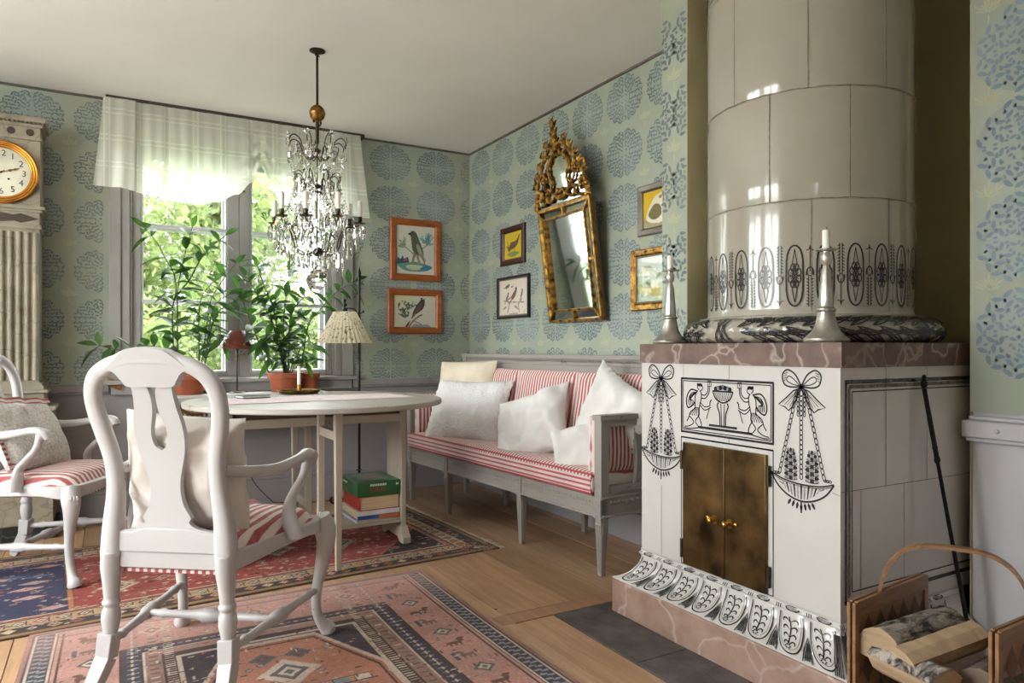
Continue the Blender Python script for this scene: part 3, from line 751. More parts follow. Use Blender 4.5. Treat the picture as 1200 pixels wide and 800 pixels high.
# framed scene over the doors
p0, p1, q0, q1 = -2.04, -1.607, .779, .984
rect(p0, p1, q0, q1, .006); rect(p0 + .009, p1 - .009, q0 + .009, q1 - .009, .0028)
pw = p1 - p0; qh = q1 - q0
Q = lambda x, y: (p0 + x * pw, q1 - y * qh)      # 0..1 inside the frame
def figure(m):
    X = lambda x, y: Q(x if m > 0 else 1 - x, y)
    # kneeling child with cloak, reaching to the tripod
    L([X(*c) for c in cr([(.215, .20), (.195, .16), (.205, .10), (.24, .09), (.255, .14), (.25, .19), (.225, .215)], 4)], .0028)
    for k in range(4): mb.blob([X(a, b) for a, b in ellpts(.20 + .014 * k, .10 + .012 * (k % 2), .012, .03, 8)], FRONT, K)
    L([X(*c) for c in cr([(.225, .215), (.24, .26), (.24, .36), (.225, .46), (.215, .56)], 4)], .0032)
    L([X(*c) for c in cr([(.20, .21), (.17, .30), (.165, .42), (.17, .54)], 4)], .0032)
    L([X(*c) for c in cr([(.19, .22), (.12, .20), (.075, .30), (.06, .44), (.08, .54), (.13, .50), (.165, .42)], 5)], .0042)
    for k in range(5): L([X(*c) for c in cr([(.185, .24), (.12 - .004 * k, .27 + .03 * k), (.085 + .014 * k, .40), (.09 + .016 * k, .50)], 4)], .0022)
    L([X(*c) for c in cr([(.235, .27), (.28, .29), (.315, .22), (.32, .12)], 4)], .003); L([X(*c) for c in cr([(.235, .34), (.285, .345), (.33, .24), (.335, .12)], 4)], .003)
    L([X(*c) for c in cr([(.225, .42), (.28, .50), (.345, .47)], 4)], .003); L([X(*c) for c in cr([(.225, .47), (.28, .56), (.35, .50)], 4)], .003)
    L([X(*c) for c in cr([(.34, .46), (.345, .40), (.36, .36)], 4)], .0035); L([X(.30, .72), X(.335, .52)], .0025)
    L([X(*c) for c in cr([(.17, .54), (.11, .62), (.09, .72), (.065, .80)], 4)], .003); L([X(*c) for c in cr([(.215, .56), (.215, .66), (.17, .78), (.20, .86)], 4)], .003)
    for k in range(5): L([X(.168 + .01 * k, .52), X(.105 + .025 * k, .68)], .0022)
    L([X(*c) for c in cr([(.10, .70), (.15, .80), (.10, .88), (.04, .90)], 4)], .003); L([X(*c) for c in cr([(.20, .66), (.235, .78), (.23, .88), (.09, .93), (.03, .92)], 4)], .0032)
    rx = [X(.315, .12), X(.355, .12), X(.355, .03), X(.315, .03)]; L(rx, .0028, closed=True); L([X(.335, .10), X(.335, .05)], .0025)
figure(1); figure(-1)
for k in range(-3, 4): mb.blob([Q(.485 + k * .026 + a, .16 - .012 * (3 - abs(k)) + b) for a, b in ellpts(0, 0, .018, .04, 9)], FRONT, K if k % 2 else S); L([Q(.485 + k * .026 + a, .16 - .012 * (3 - abs(k)) + b) for a, b in ellpts(0, 0, .018, .04, 9)], .0018, closed=True)
L([Q(.37, .20), Q(.60, .20)], .0045); L([Q(*c) for c in cr([(.375, .21), (.41, .34), (.485, .40), (.56, .34), (.595, .21)], 5)], .004)
for k in range(9): L([Q(.395 + k * .0225, .22), Q(.43 + k * .0135, .37)], .002)
for sg in (-1, 1):
    L([Q(*c) for c in cr([(.485 + sg * .045, .40), (.485 + sg * .06, .46), (.485 + sg * .035, .60), (.485 + sg * .03, .80)], 5)], .004)
    L([Q(.485 + sg * .02, .42), Q(.485 + sg * .012, .80)], .0028)
mb.blob([Q(.33, .80), Q(.64, .80), Q(.64, .84), Q(.33, .84)], FRONT, K)
mb.blob([Q(.20, .86), Q(.80, .86), Q(.80, .905), Q(.20, .905)], FRONT, K)
for k in range(26): leafshape(*Q(.215 + k * .0225, .883), .6, .008, .004, 3)
# line frame round the brass doors and joints between tiles
rect(-2.042, -1.607, .268, .757, .0028); L([(-2.042, .757), (-1.607, .757)], .0045)
for a in ([(-2.155, .262), (-2.155, .55)], [(-2.03, .99), (-2.03, 1.038)], [(-1.80, .985), (-1.80, 1.038)], [(-1.80, .76), (-1.80, .778)], [(-2.275, .68), (-2.20, .68)], [(-1.385, .655), (-SY0, .65)], [(-1.62, .655), (-1.60, .652)]): L(a, .002, mat=W)
for a in ([(-2.275, .655), (-2.235, .655)],): L(a, .002, mat=W)
# right-hand side: recessed panel drawn with heavy lines
x0, z0, z1 = 1.966, .318, .996
L([(x0 - .006, z1), (2.9, z1)], .013, SIDE); L([(x0, z0), (x0, z1)], .012, SIDE); L([(x0 - .006, z0), (2.9, z0)], .013, SIDE)
L([(x0 + .03, z1 - .03), (2.9, z1 - .03)], .004, SIDE); L([(x0 + .03, z0 + .03), (x0 + .03, z1 - .03)], .004, SIDE); L([(x0 + .03, z0 + .03), (2.9, z0 + .03)], .004, SIDE)
L([(x0 + .015, z1 - .015), (2.9, z1 - .015)], .012, SIDE, W); L([(x0 + .016, z0 + .015), (x0 + .016, z1 - .015)], .010, SIDE, W)
for a in ([(2.17, .66), (2.17, 1.04)], [(2.40, .66), (2.40, 1.04)], [(2.04, .262), (2.04, .66)], [(2.27, .262), (2.27, .66)], [(SX, .66), (2.9, .655)]): L(a, .0022, SIDE, W)
mb.build('tiled_base', [M['tile'], M['ink'], M['ink_soft'], M['seam']], stove, smooth=20)

# acanthus cove between plinth and body
PROF = cr([(.004, .268), (.001, .256), (.012, .250), (.002, .240), (.003, .225), (.012, .200), (.036, .166), (.066, .146), (.086, .140), (.090, .136)], 4)
PL = [0]
for a, b in zip(PROF, PROF[1:]): PL.append(PL[-1] + math.hypot(b[0] - a[0], b[1] - a[1]))
def prof(t):
    d = t * PL[-1]
    for i in range(len(PL) - 1):
        if d <= PL[i + 1] + 1e-9:
            k = (d - PL[i]) / (PL[i + 1] - PL[i] + 1e-12); a, b = PROF[i], PROF[i + 1]
            dx, dz = b[0] - a[0], b[1] - a[1]; l = math.hypot(dx, dz) or 1
            return a[0] + dx * k, a[1] + dz * k, -dz / l, dx / l
    return PROF[-1][0], PROF[-1][1], 0, 1
def relief(s, t):
    # s in leaf units; rounded shields that stand proud of the cove
    u = (s % 1) - .5; e = (u / .43) ** 2 + ((t - .38) / .58) ** 4
    return .008 * max(0, 1 - e) ** .4 if t > .22 else 0
def cove_front(s, t, h=0.0):       # s: 0 at left (y=SY1) to 8 at the right corner
    o, z, nx, nz = prof(max(0, min(1, t))); h += relief(s, t)
    y_in = SY1 + (SY0 - SY1) * s / 8; k = s / 8
    y = y_in + o * (1 - 2 * k)
    return Vector((SX - o - nx * h, y, z + nz * h))
def cove_side(s, t, h=0.0):
    o, z, nx, nz = prof(max(0, min(1, t))); h += relief(s, t)
    x = SX - o + s * .1146 + (o * s / 6 if s < 6 else o)
    return Vector((min(x, 2.597 if s > 0 else x), SY0 - o - nx * h, z + nz * h))
def cove_left(s, t, h=0.0):
    o, z, nx, nz = prof(max(0, min(1, t))); return Vector((SX - o + s * (.20 + o), SY1 + o + nx * h, z + nz * h))
mb = MB()
mb.grid(112, 20, lambda a, b: cove_front(a * 8, b)); mb.grid(84, 20, lambda a, b: cove_side(a * 5.7, b)); mb.grid(6, 20, lambda a, b: cove_left(a, b), flip=True)
mb.add([(SX, SY1, .262), (SX, SY0, .262), (2.59, SY0, .262), (2.59, 2.2, .262), (SX, SY1, .13), (SX, SY0, .13), (2.59, SY0, .13), (2.59, 2.2, .13)], [(0, 1, 5, 4), (1, 2, 6, 5)])
def cove_deco(f, n):
    g = lambda s, t: f(s, t, .0014); SCV = (.1146, .20)
    for k in range(n):
        # egg-and-dart moulding along the top edge
        mb.blob([(g(k + .5 + a, .085 + b)) for a, b in ellpts(0, 0, .17, .035, 12)], lambda p, q: p, 1) if False else None
        mb.add([g(k + .5 + a, .10 + b) for a, b in ellpts(0, 0, .20, .040, 14)], [tuple(range(14))], 2)
        mb.strip(ellpts(k + .5, .10, .22, .048, 14), .0042, g, 1, closed=True, sc=SCV)
        for j in range(3): mb.strip([(k + .04 + .07 * (j - 1), .06), (k + .04 + .07 * (j - 1), .145)], .0035, g, 1, sc=SCV)
        # shield outline, veins and berries, a leaf between shields
        sh = cr([(k + .13, .24), (k + .11, .50), (k + .20, .78), (k + .38, .93), (k + .62, .93), (k + .80, .78), (k + .89, .50), (k + .87, .24)], 5)
        mb.strip(sh, .0042, g, 1, sc=SCV); mb.strip([(k + .5 + (a - k - .5) * .84, .24 + (b - .24) * .90) for a, b in sh], .0026, g, 2, sc=SCV)
        mb.strip(cr([(k + .45, .30), (k + .52, .50), (k + .46, .78)], 5), .0052, g, 1, sc=SCV)
        for j in range(4):
            y = .33 + .13 * j
            for sg in (-1, 1):
                ln = (.24 - .03 * j)
                mb.strip(cr([(k + .49, y + .06), (k + .5 + sg * ln * .6, y), (k + .5 + sg * ln, y + .02), (k + .5 + sg * ln * .92, y + .07)], 4), .0062, g, 1, taper=True, sc=SCV)
        for a in range(6): mb.add([g(k + .46 + .07 * math.cos(a * PI / 3) + x, .82 + .035 * math.sin(a * PI / 3) + y) for x, y in ellpts(0, 0, .028, .016, 7)], [tuple(range(7))], 1)
        lf = [(k - .0, .52), (k - .10, .74), (k - .13, .97), (k, .90), (k + .13, .97), (k + .10, .74)]
        if k > 0:
            mb.add([g(*c) for c in lf], [tuple(range(6))], 2); mb.strip(lf, .0034, g, 1, closed=True, sc=SCV)
            for j in range(-2, 3): mb.strip([(k, .58), (k + .045 * j, .93)], .0026, g, 1, sc=SCV)
cove_deco(cove_front, 8)
cove_deco(cove_side, 5)
SCV = (.1146, .20)
for k in range(5):      # pinched leaf at the corner
    mb.strip([(7.97 - .03 * k, .3), (7.90 - .05 * k, .97)], .0036, lambda s, t: cove_front(s, t, .0015), 1, sc=SCV)
    mb.strip([(.03 + .03 * k, .3), (.06 + .05 * k, .97)], .0036, lambda s, t: cove_side(s, t, .0015), 1, sc=SCV)
mb.build('acanthus_cove', [M['tile'], M['ink'], M['ink_soft']], stove, smooth=50)

# limestone slab
mb = MB()
SB = [(SX - .006, SY1 + .006), (SX - .006, SY0 - .008), (2.90, SY0 - .008), (2.90, 2.224), (2.146, 2.224), (2.146, SY1 + .006)]
ys = [SY1 + .006, 2.03, 1.77, SY0 - .008]
mb.prism(SB, 1.040, 1.118, lambda p, q, h: Vector((p, q, h)))
f2 = lambda p, q: Vector((SX - .0072, -p, q))
for y in ys[1:-1]: mb.strip([(-y, 1.041), (-y + .002, 1.117)], .003, f2, 1)
for x in (2.155, 2.27): mb.strip([(x, 1.041), (x, 1.117)], .003, lambda p, q: Vector((p, SY0 - .0092, q)), 1)
mb.build('stone_slab', [M['slab'], M['seam']], stove, smooth=20)

# brass doors
mb = MB(); mb.box(SX - .014, SX - .001, 1.8195, 2.022, .27, .74); d = mb.build('brass_door', [M['door_brass']], stove, bevel=.003)
def knob(y, par):
    m = MB(); m.tube([(SX - .012, y, .475), (SX - .032, y, .475)], .006, 10); m.ell((SX - .040, y, .475), (.011, .013, .013), 12, 8)
    m.tube([(SX - .015, y + .0, .475), (SX - .016, y, .475)], .017, 14); m.ell((SX - .018, y + (.03 if y > 1.82 else -.03), .478), (.006, .010, .008)); m.build('knob', [M['brass_bright']], par)
knob(1.855, d)
mb = MB(); mb.box(SX - .014, SX - .001, 1.628, 1.8165, .27, .74); mb.box(SX - .018, SX - .014, 1.808, 1.822, .27, .74); d2 = mb.build('brass_door', [M['door_brass']], stove, bevel=.003)
knob(1.785, d2)
for y, par in ((2.030, d), (1.620, d2)):
    for z in (.33, .67):
        m = MB(); m.tube([(SX - .010, y, z - .035), (SX - .010, y, z + .035)], .007, 8); m.build('hinge', [M['bronze']], par)

# round upper body
CXc, CYc, RC = 2.383, 1.817, .373
caz = lambda u: None
def cyl_ang(u):
    # angle on the cylinder hit by the ray of column u (math angle, 0 = +x)
    r = ray(u); l = math.hypot(r[0], r[1]); dx, dy = r[0] / l, r[1] / l
    b = dx * CXc + dy * CYc; c = CXc ** 2 + CYc ** 2 - RC ** 2; D = b * b - c
    t = b - math.sqrt(max(D, 0)); return math.atan2(dy * t - CYc, dx * t - CXc) % (2 * PI)
CYL = lambda a, z, h=.0030: Vector((CXc + (RC + h) * math.cos(a), CYc + (RC + h) * math.sin(a), z))
mb = MB()
rows = [(1.215, 1.613, [cyl_ang(951), cyl_ang(1041)]), (1.613, 1.995, [cyl_ang(902), cyl_ang(996)]), (1.995, 2.43, [cyl_ang(861), cyl_ang(947), cyl_ang(1038)]), (2.43, 2.698, [cyl_ang(900), cyl_ang(980)])]
pitch = cyl_ang(996) - cyl_ang(902)
prof_c = [(RC + .035, 1.206), (RC + .037, 1.213), (RC + .006, 1.219), (RC, 1.236)]
for z0, z1, a in rows:
    z0_ = max(z0, 1.24)
    prof_c += [(RC, z0_ + .004)] + [(RC + .0018 * math.sin(PI * k / 6), z0_ + .004 + (z1 - z0_ - .008) * k / 6) for k in range(1, 6)] + [(RC, z1 - .004), (RC - .002, z1 - .001)]
mb.lathe(prof_c, (CXc, CYc, 0), 96)
CL = lambda p, q: CYL(p, q)
SCB = (RC, 1.0)
for z0, z1, angs in rows:
    if z1 < 2.6: mb.strip([(a0 * 2 * PI / 96, z1 + .0012 * math.sin(a0 * 1.7)) for a0 in range(97)], .0028, CL, 3, sc=SCB)
    a = angs[0]
    for a_ in angs: mb.strip([(a_ + .0008 * math.sin(k * 2), z0 + (z1 - z0) * k / 8) for k in range(9)], .0028, CL, 3, sc=SCB)
# ornamental band
def band():
    n = 48; st = 2 * PI / n; zb, zt = 1.244, 1.458; H = zt - zb
    g = CL
    for i in range(n):
        a = i * st + .03; k = i % 4; mz = (zb + zt) / 2
        z = lambda t: zb + H * t
        if k in (0, 2):
            o = [(a + .56 * st * math.cos(th), mz + math.copysign(min(abs(math.sin(th)) ** .55, 1), math.sin(th)) * H * .49) for th in [j * PI / 12 for j in range(24)]]
            mb.strip(o, .0060, g, 1, closed=True, sc=SCB)
            mb.strip([(a, z(.93)), (a + .16 * st, z(.70)), (a + .05 * st, z(.62))], .0028, g, 1, sc=SCB); mb.strip([(a, z(.93)), (a - .16 * st, z(.70)), (a - .05 * st, z(.62))], .0028, g, 1, sc=SCB)
            mb.strip([(a, z(.07)), (a + .16 * st, z(.28)), (a + .05 * st, z(.38))], .0028, g, 1, sc=SCB); mb.strip([(a, z(.07)), (a - .16 * st, z(.28)), (a - .05 * st, z(.38))], .0028, g, 1, sc=SCB)
            for j in range(8):
                th = j * PI / 4 + .39; cx, cz = a + .28 * st * math.cos(th), mz + .030 * math.sin(th)
                mb.strip(ellpts(cx, cz, .16 * st, .014, 8), .0042, g, 1, closed=True, sc=SCB); mb.strip([(a, mz), (cx, cz)], .0028, g, 1, sc=SCB)
            mb.blob(ellpts(a, mz, .04 * st, .005, 8), g, 1)
        else:
            up = 1 if k == 1 else -1; zz = lambda t: z(t) if up > 0 else z(1 - t)
            for sg in (-1, 1):
                for j in range(9):
                    y = .02 + j * .05; mb.strip([(a + sg * .06 * st, zz(y)), (a + sg * .22 * st, zz(y + .028))], .0032, g, 1, sc=SCB)
                mb.strip([(a + sg * .09 * st, zz(.0)), (a + sg * .09 * st, zz(.48))], .003, g, 1, sc=SCB)
            mb.strip([(a + .24 * st * math.cos(th), zz(.52) + up * .22 * H * math.sin(th) * .5) for th in [PI * j / 8 - .2 for j in range(10)]], .0042, g, 1, sc=SCB)
            mb.strip(ellpts(a, zz(.56), .18 * st, .016, 12), .0034, g, 1, closed=True, sc=SCB)
            mb.strip([(a, zz(.56)), (a, zz(.97))], .0028, g, 1, sc=SCB); mb.strip([(a - .24 * st, zz(.90)), (a - .05 * st, zz(.92)), (a, zz(.99)), (a + .05 * st, zz(.92)), (a + .24 * st, zz(.90))], .0034, g, 1, sc=SCB)
band()
# scroll frieze high up
for i in range(26):
    a = i * 2 * PI / 26
    for j, (dz, r) in enumerate(((.07, .036), (.115, .022))):
        mb.strip([(a + (1 if (i + j) % 2 else -1) * r * 2.3 * (1 - t / 14) * math.cos(t * .6), 2.44 + dz + r * (1 - t / 14) * math.sin(t * .6)) for t in range(13)], .0045, CL, 1, sc=SCB)
    mb.blob(leaf2d(a + .12, 2.50, .8, .10, .018), CL, 2); mb.strip(leaf2d(a + .12, 2.50, .8, .10, .018), .003, CL, 1, closed=True, sc=SCB)
mb.strip([(k * 2 * PI / 96, 2.452) for k in range(97)], .005, CL, 1, sc=SCB)
mb.build('round_tiled_body', [M['tile_cream'], M['ink'], M['ink_soft'], M['seam']], stove, smooth=30)

# wreath moulding
RT, RA, RB = .412, .050, .041
def tor(a, b, h=0.0):
    # b: 0 = inner top, going out and round to the bottom
    ph = PI * .62 - b * PI * 1.05
    sh = h
    return Vector((CXc + (RT + (RA + sh) * math.cos(ph)) * math.cos(a), CYc + (RT + (RA + sh) * math.cos(ph)) * math.sin(a), 1.120 + RB + (RB + sh) * math.sin(ph)))
mb = MB(); NL = 52
def lap(a, b):
    s = a * NL / (2 * PI) ; u = (s + .5 * math.floor(b * 3.999)) % 1; v = (b * 4) % 1
    return .006 * max(0, 1 - (2 * u - 1) ** 2) * (1 - .6 * v)
mb.grid(416, 24, lambda i, j: tor(i * 2 * PI, j, lap(i * 2 * PI, j)), wx=True, flip=True)
SCT = (.45, .16)
G = lambda p, q: tor(p, q, .0082)
st = 2 * PI / 40
def laurel(x0, y0, x1, y1, w, half):
    ax, ay = (x1 - x0) * .45, (y1 - y0) * .16
    px, py = -ay, ax; l = math.hypot(ax, ay * .4) or 1; px, py = -(y1 - y0) * .0, w
    mid = ((x0 + x1) / 2, (y0 + y1) / 2)
    up = [(x0, y0), (x0 + (x1 - x0) * .3, y0 + (y1 - y0) * .3 + w * .8), (x0 + (x1 - x0) * .6, y0 + (y1 - y0) * .6 + w * .85), (x1, y1)]
    dn = [(x0, y0), (x0 + (x1 - x0) * .3, y0 + (y1 - y0) * .3 - w * .8), (x0 + (x1 - x0) * .6, y0 + (y1 - y0) * .6 - w * .85), (x1, y1)]
    mb.strip(cr(up, 4), .0046, G, 1, sc=SCT); mb.strip(cr(dn, 4), .0046, G, 1, sc=SCT); mb.strip([(x0, y0), mid, (x1, y1)], .003, G, 1, sc=SCT)
    q = dn if half else up
    for t in (.15, .3, .45, .6, .75): mb.strip([(x0 + (x1 - x0) * t, y0 + (y1 - y0) * t), (x0 + (x1 - x0) * (t + .16), y0 + (y1 - y0) * (t + .1) + (-w if half else w) * .6)], .0036, G, 1, sc=SCT)
for i in range(40):
    a = i * st; d = 1 if (i // 10) % 2 == 0 else -1
    if i % 10 == 0:       # crossed ribbons
        for sg in (-1, 1):
            for w in (-.2, -.12, .12, .2): mb.strip([(a + sg * (k / 8 - .5) * .9 * st + w * st, k / 8) for k in range(9)], .0036, G, 1, sc=SCT)
        continue
    laurel(a, .50, a + d * 1.5 * st, .12, .085, True); laurel(a + .3 * d * st, .52, a + d * 1.8 * st, .90, .085, False)
    laurel(a + .2 * st * d, .30, a + d * 1.5 * st, .38, .06, False); laurel(a + .2 * st * d, .62, a + d * 1.5 * st, .66, .06, True)
    mb.blob([(a, .10), (a + d * .45 * st, .06), (a + d * .30 * st, .20)], G, 1); mb.blob([(a, .92), (a + d * .45 * st, .97), (a + d * .30 * st, .80)], G, 1)
mb.build('wreath_moulding', [M['tile_cream'], M['ink'], M['ink_soft']], stove, smooth=60)

# candlesticks on the slab
def candlestick(x, y, s, label):
    t = thing('candlestick', label, 'candlestick', (x, y, 1.1185), group='pewter candlesticks on the stove slab')
    m = MB(); H = .305
    pr = [(.066, 0), (.070, .004), (.070, .012), (.064, .016), (.058, .022), (.044, .036), (.034, .055), (.028, .082), (.026, .098), (.030, .102), (.030, .108), (.024, .112), (.022, .118), (.0225, .13), (.015, .225), (.011, .240), (.008, .248), (.014, .254), (.017, .265), (.018, .278), (.013, .288), (.013, .292), (.031, .296), (.032, .300), (.012, .302), (.0115, .306)]
    m.lathe([(r, z) for r, z in pr], (x, y, 1.1185), 32, flute=lambda a, z: .05 * math.cos(8 * a) if 1.0 and .12 < z < .24 else 0)
    m.build('stem', [M['pewter']], t, smooth=50)
    return t
def candle(x, y, z, r, h, label, group=None, lean=0):
    t = thing('candle', label, 'candle', (x, y, z), group=group)
    m = MB(); m.lathe([(r, 0), (r, h * .96), (r * .85, h), (r * .3, h - .001)], (x, y, z), 16); m.build('wax', [M['candle']], t, smooth=50)
    m = MB(); m.tube([(x, y, z + h - .002), (x + .002, y, z + h + .006), (x + .006, y, z + h + .011)], .0011, 6); m.build('wick', [M['wick']], t)
    return t
candlestick(1.995, 2.165, 1, 'pewter candlestick at the left end of the stove slab by the wallpapered strip')
candle(1.995, 2.165, 1.4200, .0115, .058, 'short white candle in the left pewter candlestick', 'candles on the stove slab')
candlestick(2.006, 1.455, 1, 'pewter candlestick at the right corner of the stove slab before the wreath moulding')
candle(2.006, 1.455, 1.4200, .0120, .060, 'short white candle in the right pewter candlestick', 'candles on the stove slab')

# poker leaning on the right side of the stove
t = thing('fire_poker', 'long black iron poker leaning on the dark right side of the stove', 'poker', (2.45, 1.27, .14))
m = MB(); a, b = Vector((2.35, 1.338, .967)), Vector((2.478, 1.262, .150))
m.tube([a, a.lerp(b, .28)], [.0075, .008], 8); m.tube([a.lerp(b, .30), b], [.006, .0075], 8); m.ell(a.lerp(b, .29), (.010, .010, .014)); m.ell(a.lerp(b, .24), (.009, .009, .010)); m.build('shaft', [M['iron']], t)
m = MB(); m.ell(a + Vector((0, 0, .015)), (.014, .010, .017)); m.ell(a + Vector((-.001, 0, .038)), (.007, .007, .008)); m.build('grip', [M['iron']], t)
m = MB(); m.beam(a.lerp(b, .93), b + (b - a).normalized() * .015, .022, .010, .008, .006); m.build('tip', [M['iron']], t)
# ------------------------------------------------------------------ cushions
def pillow(w, h, t, seed=0, ears=.10, crease=.016, n=44, scallop=0, piped=False):
    m = MB(); rg = random.Random(seed); ph = [rg.uniform(0, 6) for _ in range(6)]
    def base(u, v, side):
        x, y = u * 2 - 1, v * 2 - 1
        k = 1 - ears * (1 - y * y) * abs(x) ** 3; k2 = 1 - ears * (1 - x * x) * abs(y) ** 3
        px, py = x * w / 2 * k, y * h / 2 * k2
        if scallop:
            e = max(abs(x), abs(y)) ** 14; r = .012 * math.cos(scallop * math.atan2(y * h, x * w)) * e; px += math.copysign(r, x) * (abs(x) > .8); py += math.copysign(r, y) * (abs(y) > .8)
        d = (max(0, 1 - abs(x) ** 3.2) * max(0, 1 - abs(y) ** 3.2)) ** .55
        z = t / 2 * d
        nz = noise.noise(Vector((px * 7 + ph[0], py * 7 + ph[1], side * 3 + ph[2]))) + .5 * noise.noise(Vector((px * 19, py * 19, ph[3] + side)))
        z += crease * nz * min(1, d * 1.5) + crease * .55 * (.5 - abs(noise.noise(Vector((px * 6 + py * 9 + ph[5], py * 5 - px * 8, ph[0]))))) * min(1, d * 2)
        fold = crease * .9 * math.sin(9 * (x + y * .4) + ph[4]) * (abs(x * y)) * d
        return Vector((px, py, side * z + fold))
    m.grid(n, n, lambda u, v: base(u, v, 1)); m.grid(n, n, lambda u, v: base(u, v, -1), flip=True)
    return m
def put_pillow(label, mat, w, h, t, loc, xa, ya, seed=0, ears=.1, scallop=0, crease=.018, group='loose cushions on the sofa', name='cushion', extra=None):
    o = pillow(w, h, t, seed, ears, crease, scallop=scallop).build(name, [mat], None, local=True, smooth=80)
    place(o, loc, xa, ya); tag(o, label, 'cushion', group); return o

# ------------------------------------------------------------------ white rococo armchairs (local frame: y forward, x to the sitter's right, origin on the floor)
def armchair(label):
    c = thing('armchair', label, 'armchair', (0, 0, 0), 0, 'white painted splat-back armchairs'); P = [M['chair']]
    def pc(name, m, mats=P, par=c, **k): return m.build(name, mats, par, local=True, **k)
    # post path (right half): x, y, z, rx, ry
    def ypost(z): return -.255 - .10 * max(0, (z - .46) / .62) ** 1.2 + .018 * math.sin(max(0, z - .46) / .62 * PI * 1.2)
    half = [(.190, .44, .034, .030), (.188, .50, .033, .029), (.183, .56, .030, .026), (.174, .63, .027, .023), (.171, .70, .025, .022), (.178, .77, .025, .021), (.193, .84, .026, .020), (.203, .905, .026, .019), (.200, .96, .026, .018), (.178, 1.005, .026, .017), (.140, 1.032, .025, .016), (.100, 1.045, .026, .016), (.06, 1.058, .030, .016), (0, 1.062, .032, .016)]
    full = [(-a, b, c_, d) for a, b, c_, d in half] + [(a, b, c_, d) for a, b, c_, d in half[-2::-1]]
    full = cr(full, 4); m = MB(); pts = [(a, ypost(b), b) for a, b, _, _ in full]
    # flat oval rail: width in the plane of the back
    vs = []; n = len(pts); seg = 10
    for i in range(n):
        p = Vector(pts[i]); t = (Vector(pts[min(n - 1, i + 1)]) - Vector(pts[max(0, i - 1)])).normalized(); nv = Vector((0, -1, -.12)).normalized(); r = t.cross(nv).normalized()
        for k in range(seg):
            a = 2 * PI * k / seg; ca, sa = math.cos(a), math.sin(a)
            vs.append(p + r * full[i][2] * math.copysign(abs(ca) ** .75, ca) + nv * full[i][3] * math.copysign(abs(sa) ** .75, sa))
    fs = [(i * seg + k, i * seg + (k + 1) % seg, (i + 1) * seg + (k + 1) % seg, (i + 1) * seg + k) for i in range(n - 1) for k in range(seg)]
    fs += [tuple(range(seg)), tuple((n - 1) * seg + k for k in range(seg))]
    m.add(vs, fs)
    # crest plate
    crest = cr([(-.125, 1.030), (-.09, 1.062), (-.06, 1.082), (0, 1.090), (.06, 1.082), (.09, 1.062), (.125, 1.030), (.105, 1.012), (.088, .990), (.07, .972), (0, .972), (-.07, .972), (-.088, .990), (-.105, 1.012)], 3, True)
    m.prism(crest, -.017, .015, lambda p, q, h: Vector((p, ypost(q) + h, q)))
    pc('back_frame', m, smooth=60, recalc=True)
    # splat with keyhole opening
    rows = [(.46, .150, 0), (.50, .165, 0), (.515, .160, 0), (.528, .100, 0), (.545, .074, 0), (.56, .080, 0), (.575, .072, 0), (.60, .058, 0), (.64, .050, 0), (.68, .052, 0), (.72, .062, 0), (.76, .073, 0), (.775, .076, .001), (.785, .077, .017), (.80, .079, .024), (.82, .080, .027), (.845, .079, .024), (.87, .076, .017), (.90, .070, .010), (.93, .066, .008), (.96, .065, .011), (.975, .067, .018), (.985, .070, .020), (1.0, .075, .0)]
    rows = cr(rows, 3); m = MB()
    for sg in (-1, 1):
        def f(i, j, s=sg):
            r = rows[min(len(rows) - 1, round(j * (len(rows) - 1)))]; x = r[2] + (r[1] - r[2]) * (i if i <= 1 else 1)
            return r, x
        n = len(rows); vs = []
        for z, w, h in rows:
            h = max(0, h); y = ypost(z); vs += [(sg * h, y - .010, z), (sg * w, y - .010, z), (sg * w, y + .010, z), (sg * h, y + .010, z)]
        fs = [(4 * i + a, 4 * i + b, 4 * i + 4 + b, 4 * i + 4 + a) for i in range(n - 1) for a, b in ((0, 1), (1, 2), (2, 3), (3, 0))]
        m.add(vs, fs)
    pc('splat', m, smooth=40, recalc=True)
    m = MB(); m.prism([(-.185, .452), (.185, .452), (.185, .515), (.12, .515), (.075, .528), (-.075, .528), (-.12, .515), (-.185, .515)], -.014, .016, lambda p, q, h: Vector((p, ypost(q) + h, q)))
    pc('shoe_rail', m, bevel=.004, recalc=True)
    # seat rails
    out = cr([(-.205, -.25), (-.245, -.05), (-.288, .12), (-.300, .20), (-.270, .262), (-.16, .288), (0, .292), (.16, .288), (.270, .262), (.300, .20), (.288, .12), (.245, -.05), (.205, -.25)], 5)
    inn = [(x * .88, y * .90 - .004) for x, y in out]
    def apron(i, z):       # shaped lower edge
        t = i / (len(out) - 1); return z - .018 * (math.cos(t * 4 * PI) * .5 + .5)
    m = MB(); n = len(out); vs = []
    for i, (a, b) in enumerate(zip(out, inn)):
        zl = .392 + .016 * math.sin(i / (n - 1) * PI * 3) ** 2
        vs += [(a[0], a[1], zl), (a[0] * 1.005, a[1] * 1.005, .452), (b[0], b[1], .456), (b[0], b[1], zl)]
    fs = [(4 * i + a, 4 * i + b, 4 * i + 4 + b, 4 * i + 4 + a) for i in range(n - 1) for a, b in ((0, 1), (1, 2), (2, 3), (3, 0))] + [(0, 1, 2, 3), tuple(4 * (n - 1) + k for k in range(4))]
    m.add(vs, fs); m.box(-.19, .19, -.262, -.232, .40, .455)
    pc('seat_frame', m, bevel=.004, smooth=50, recalc=True)
    # drop-in seat
    m = MB(); N = 20
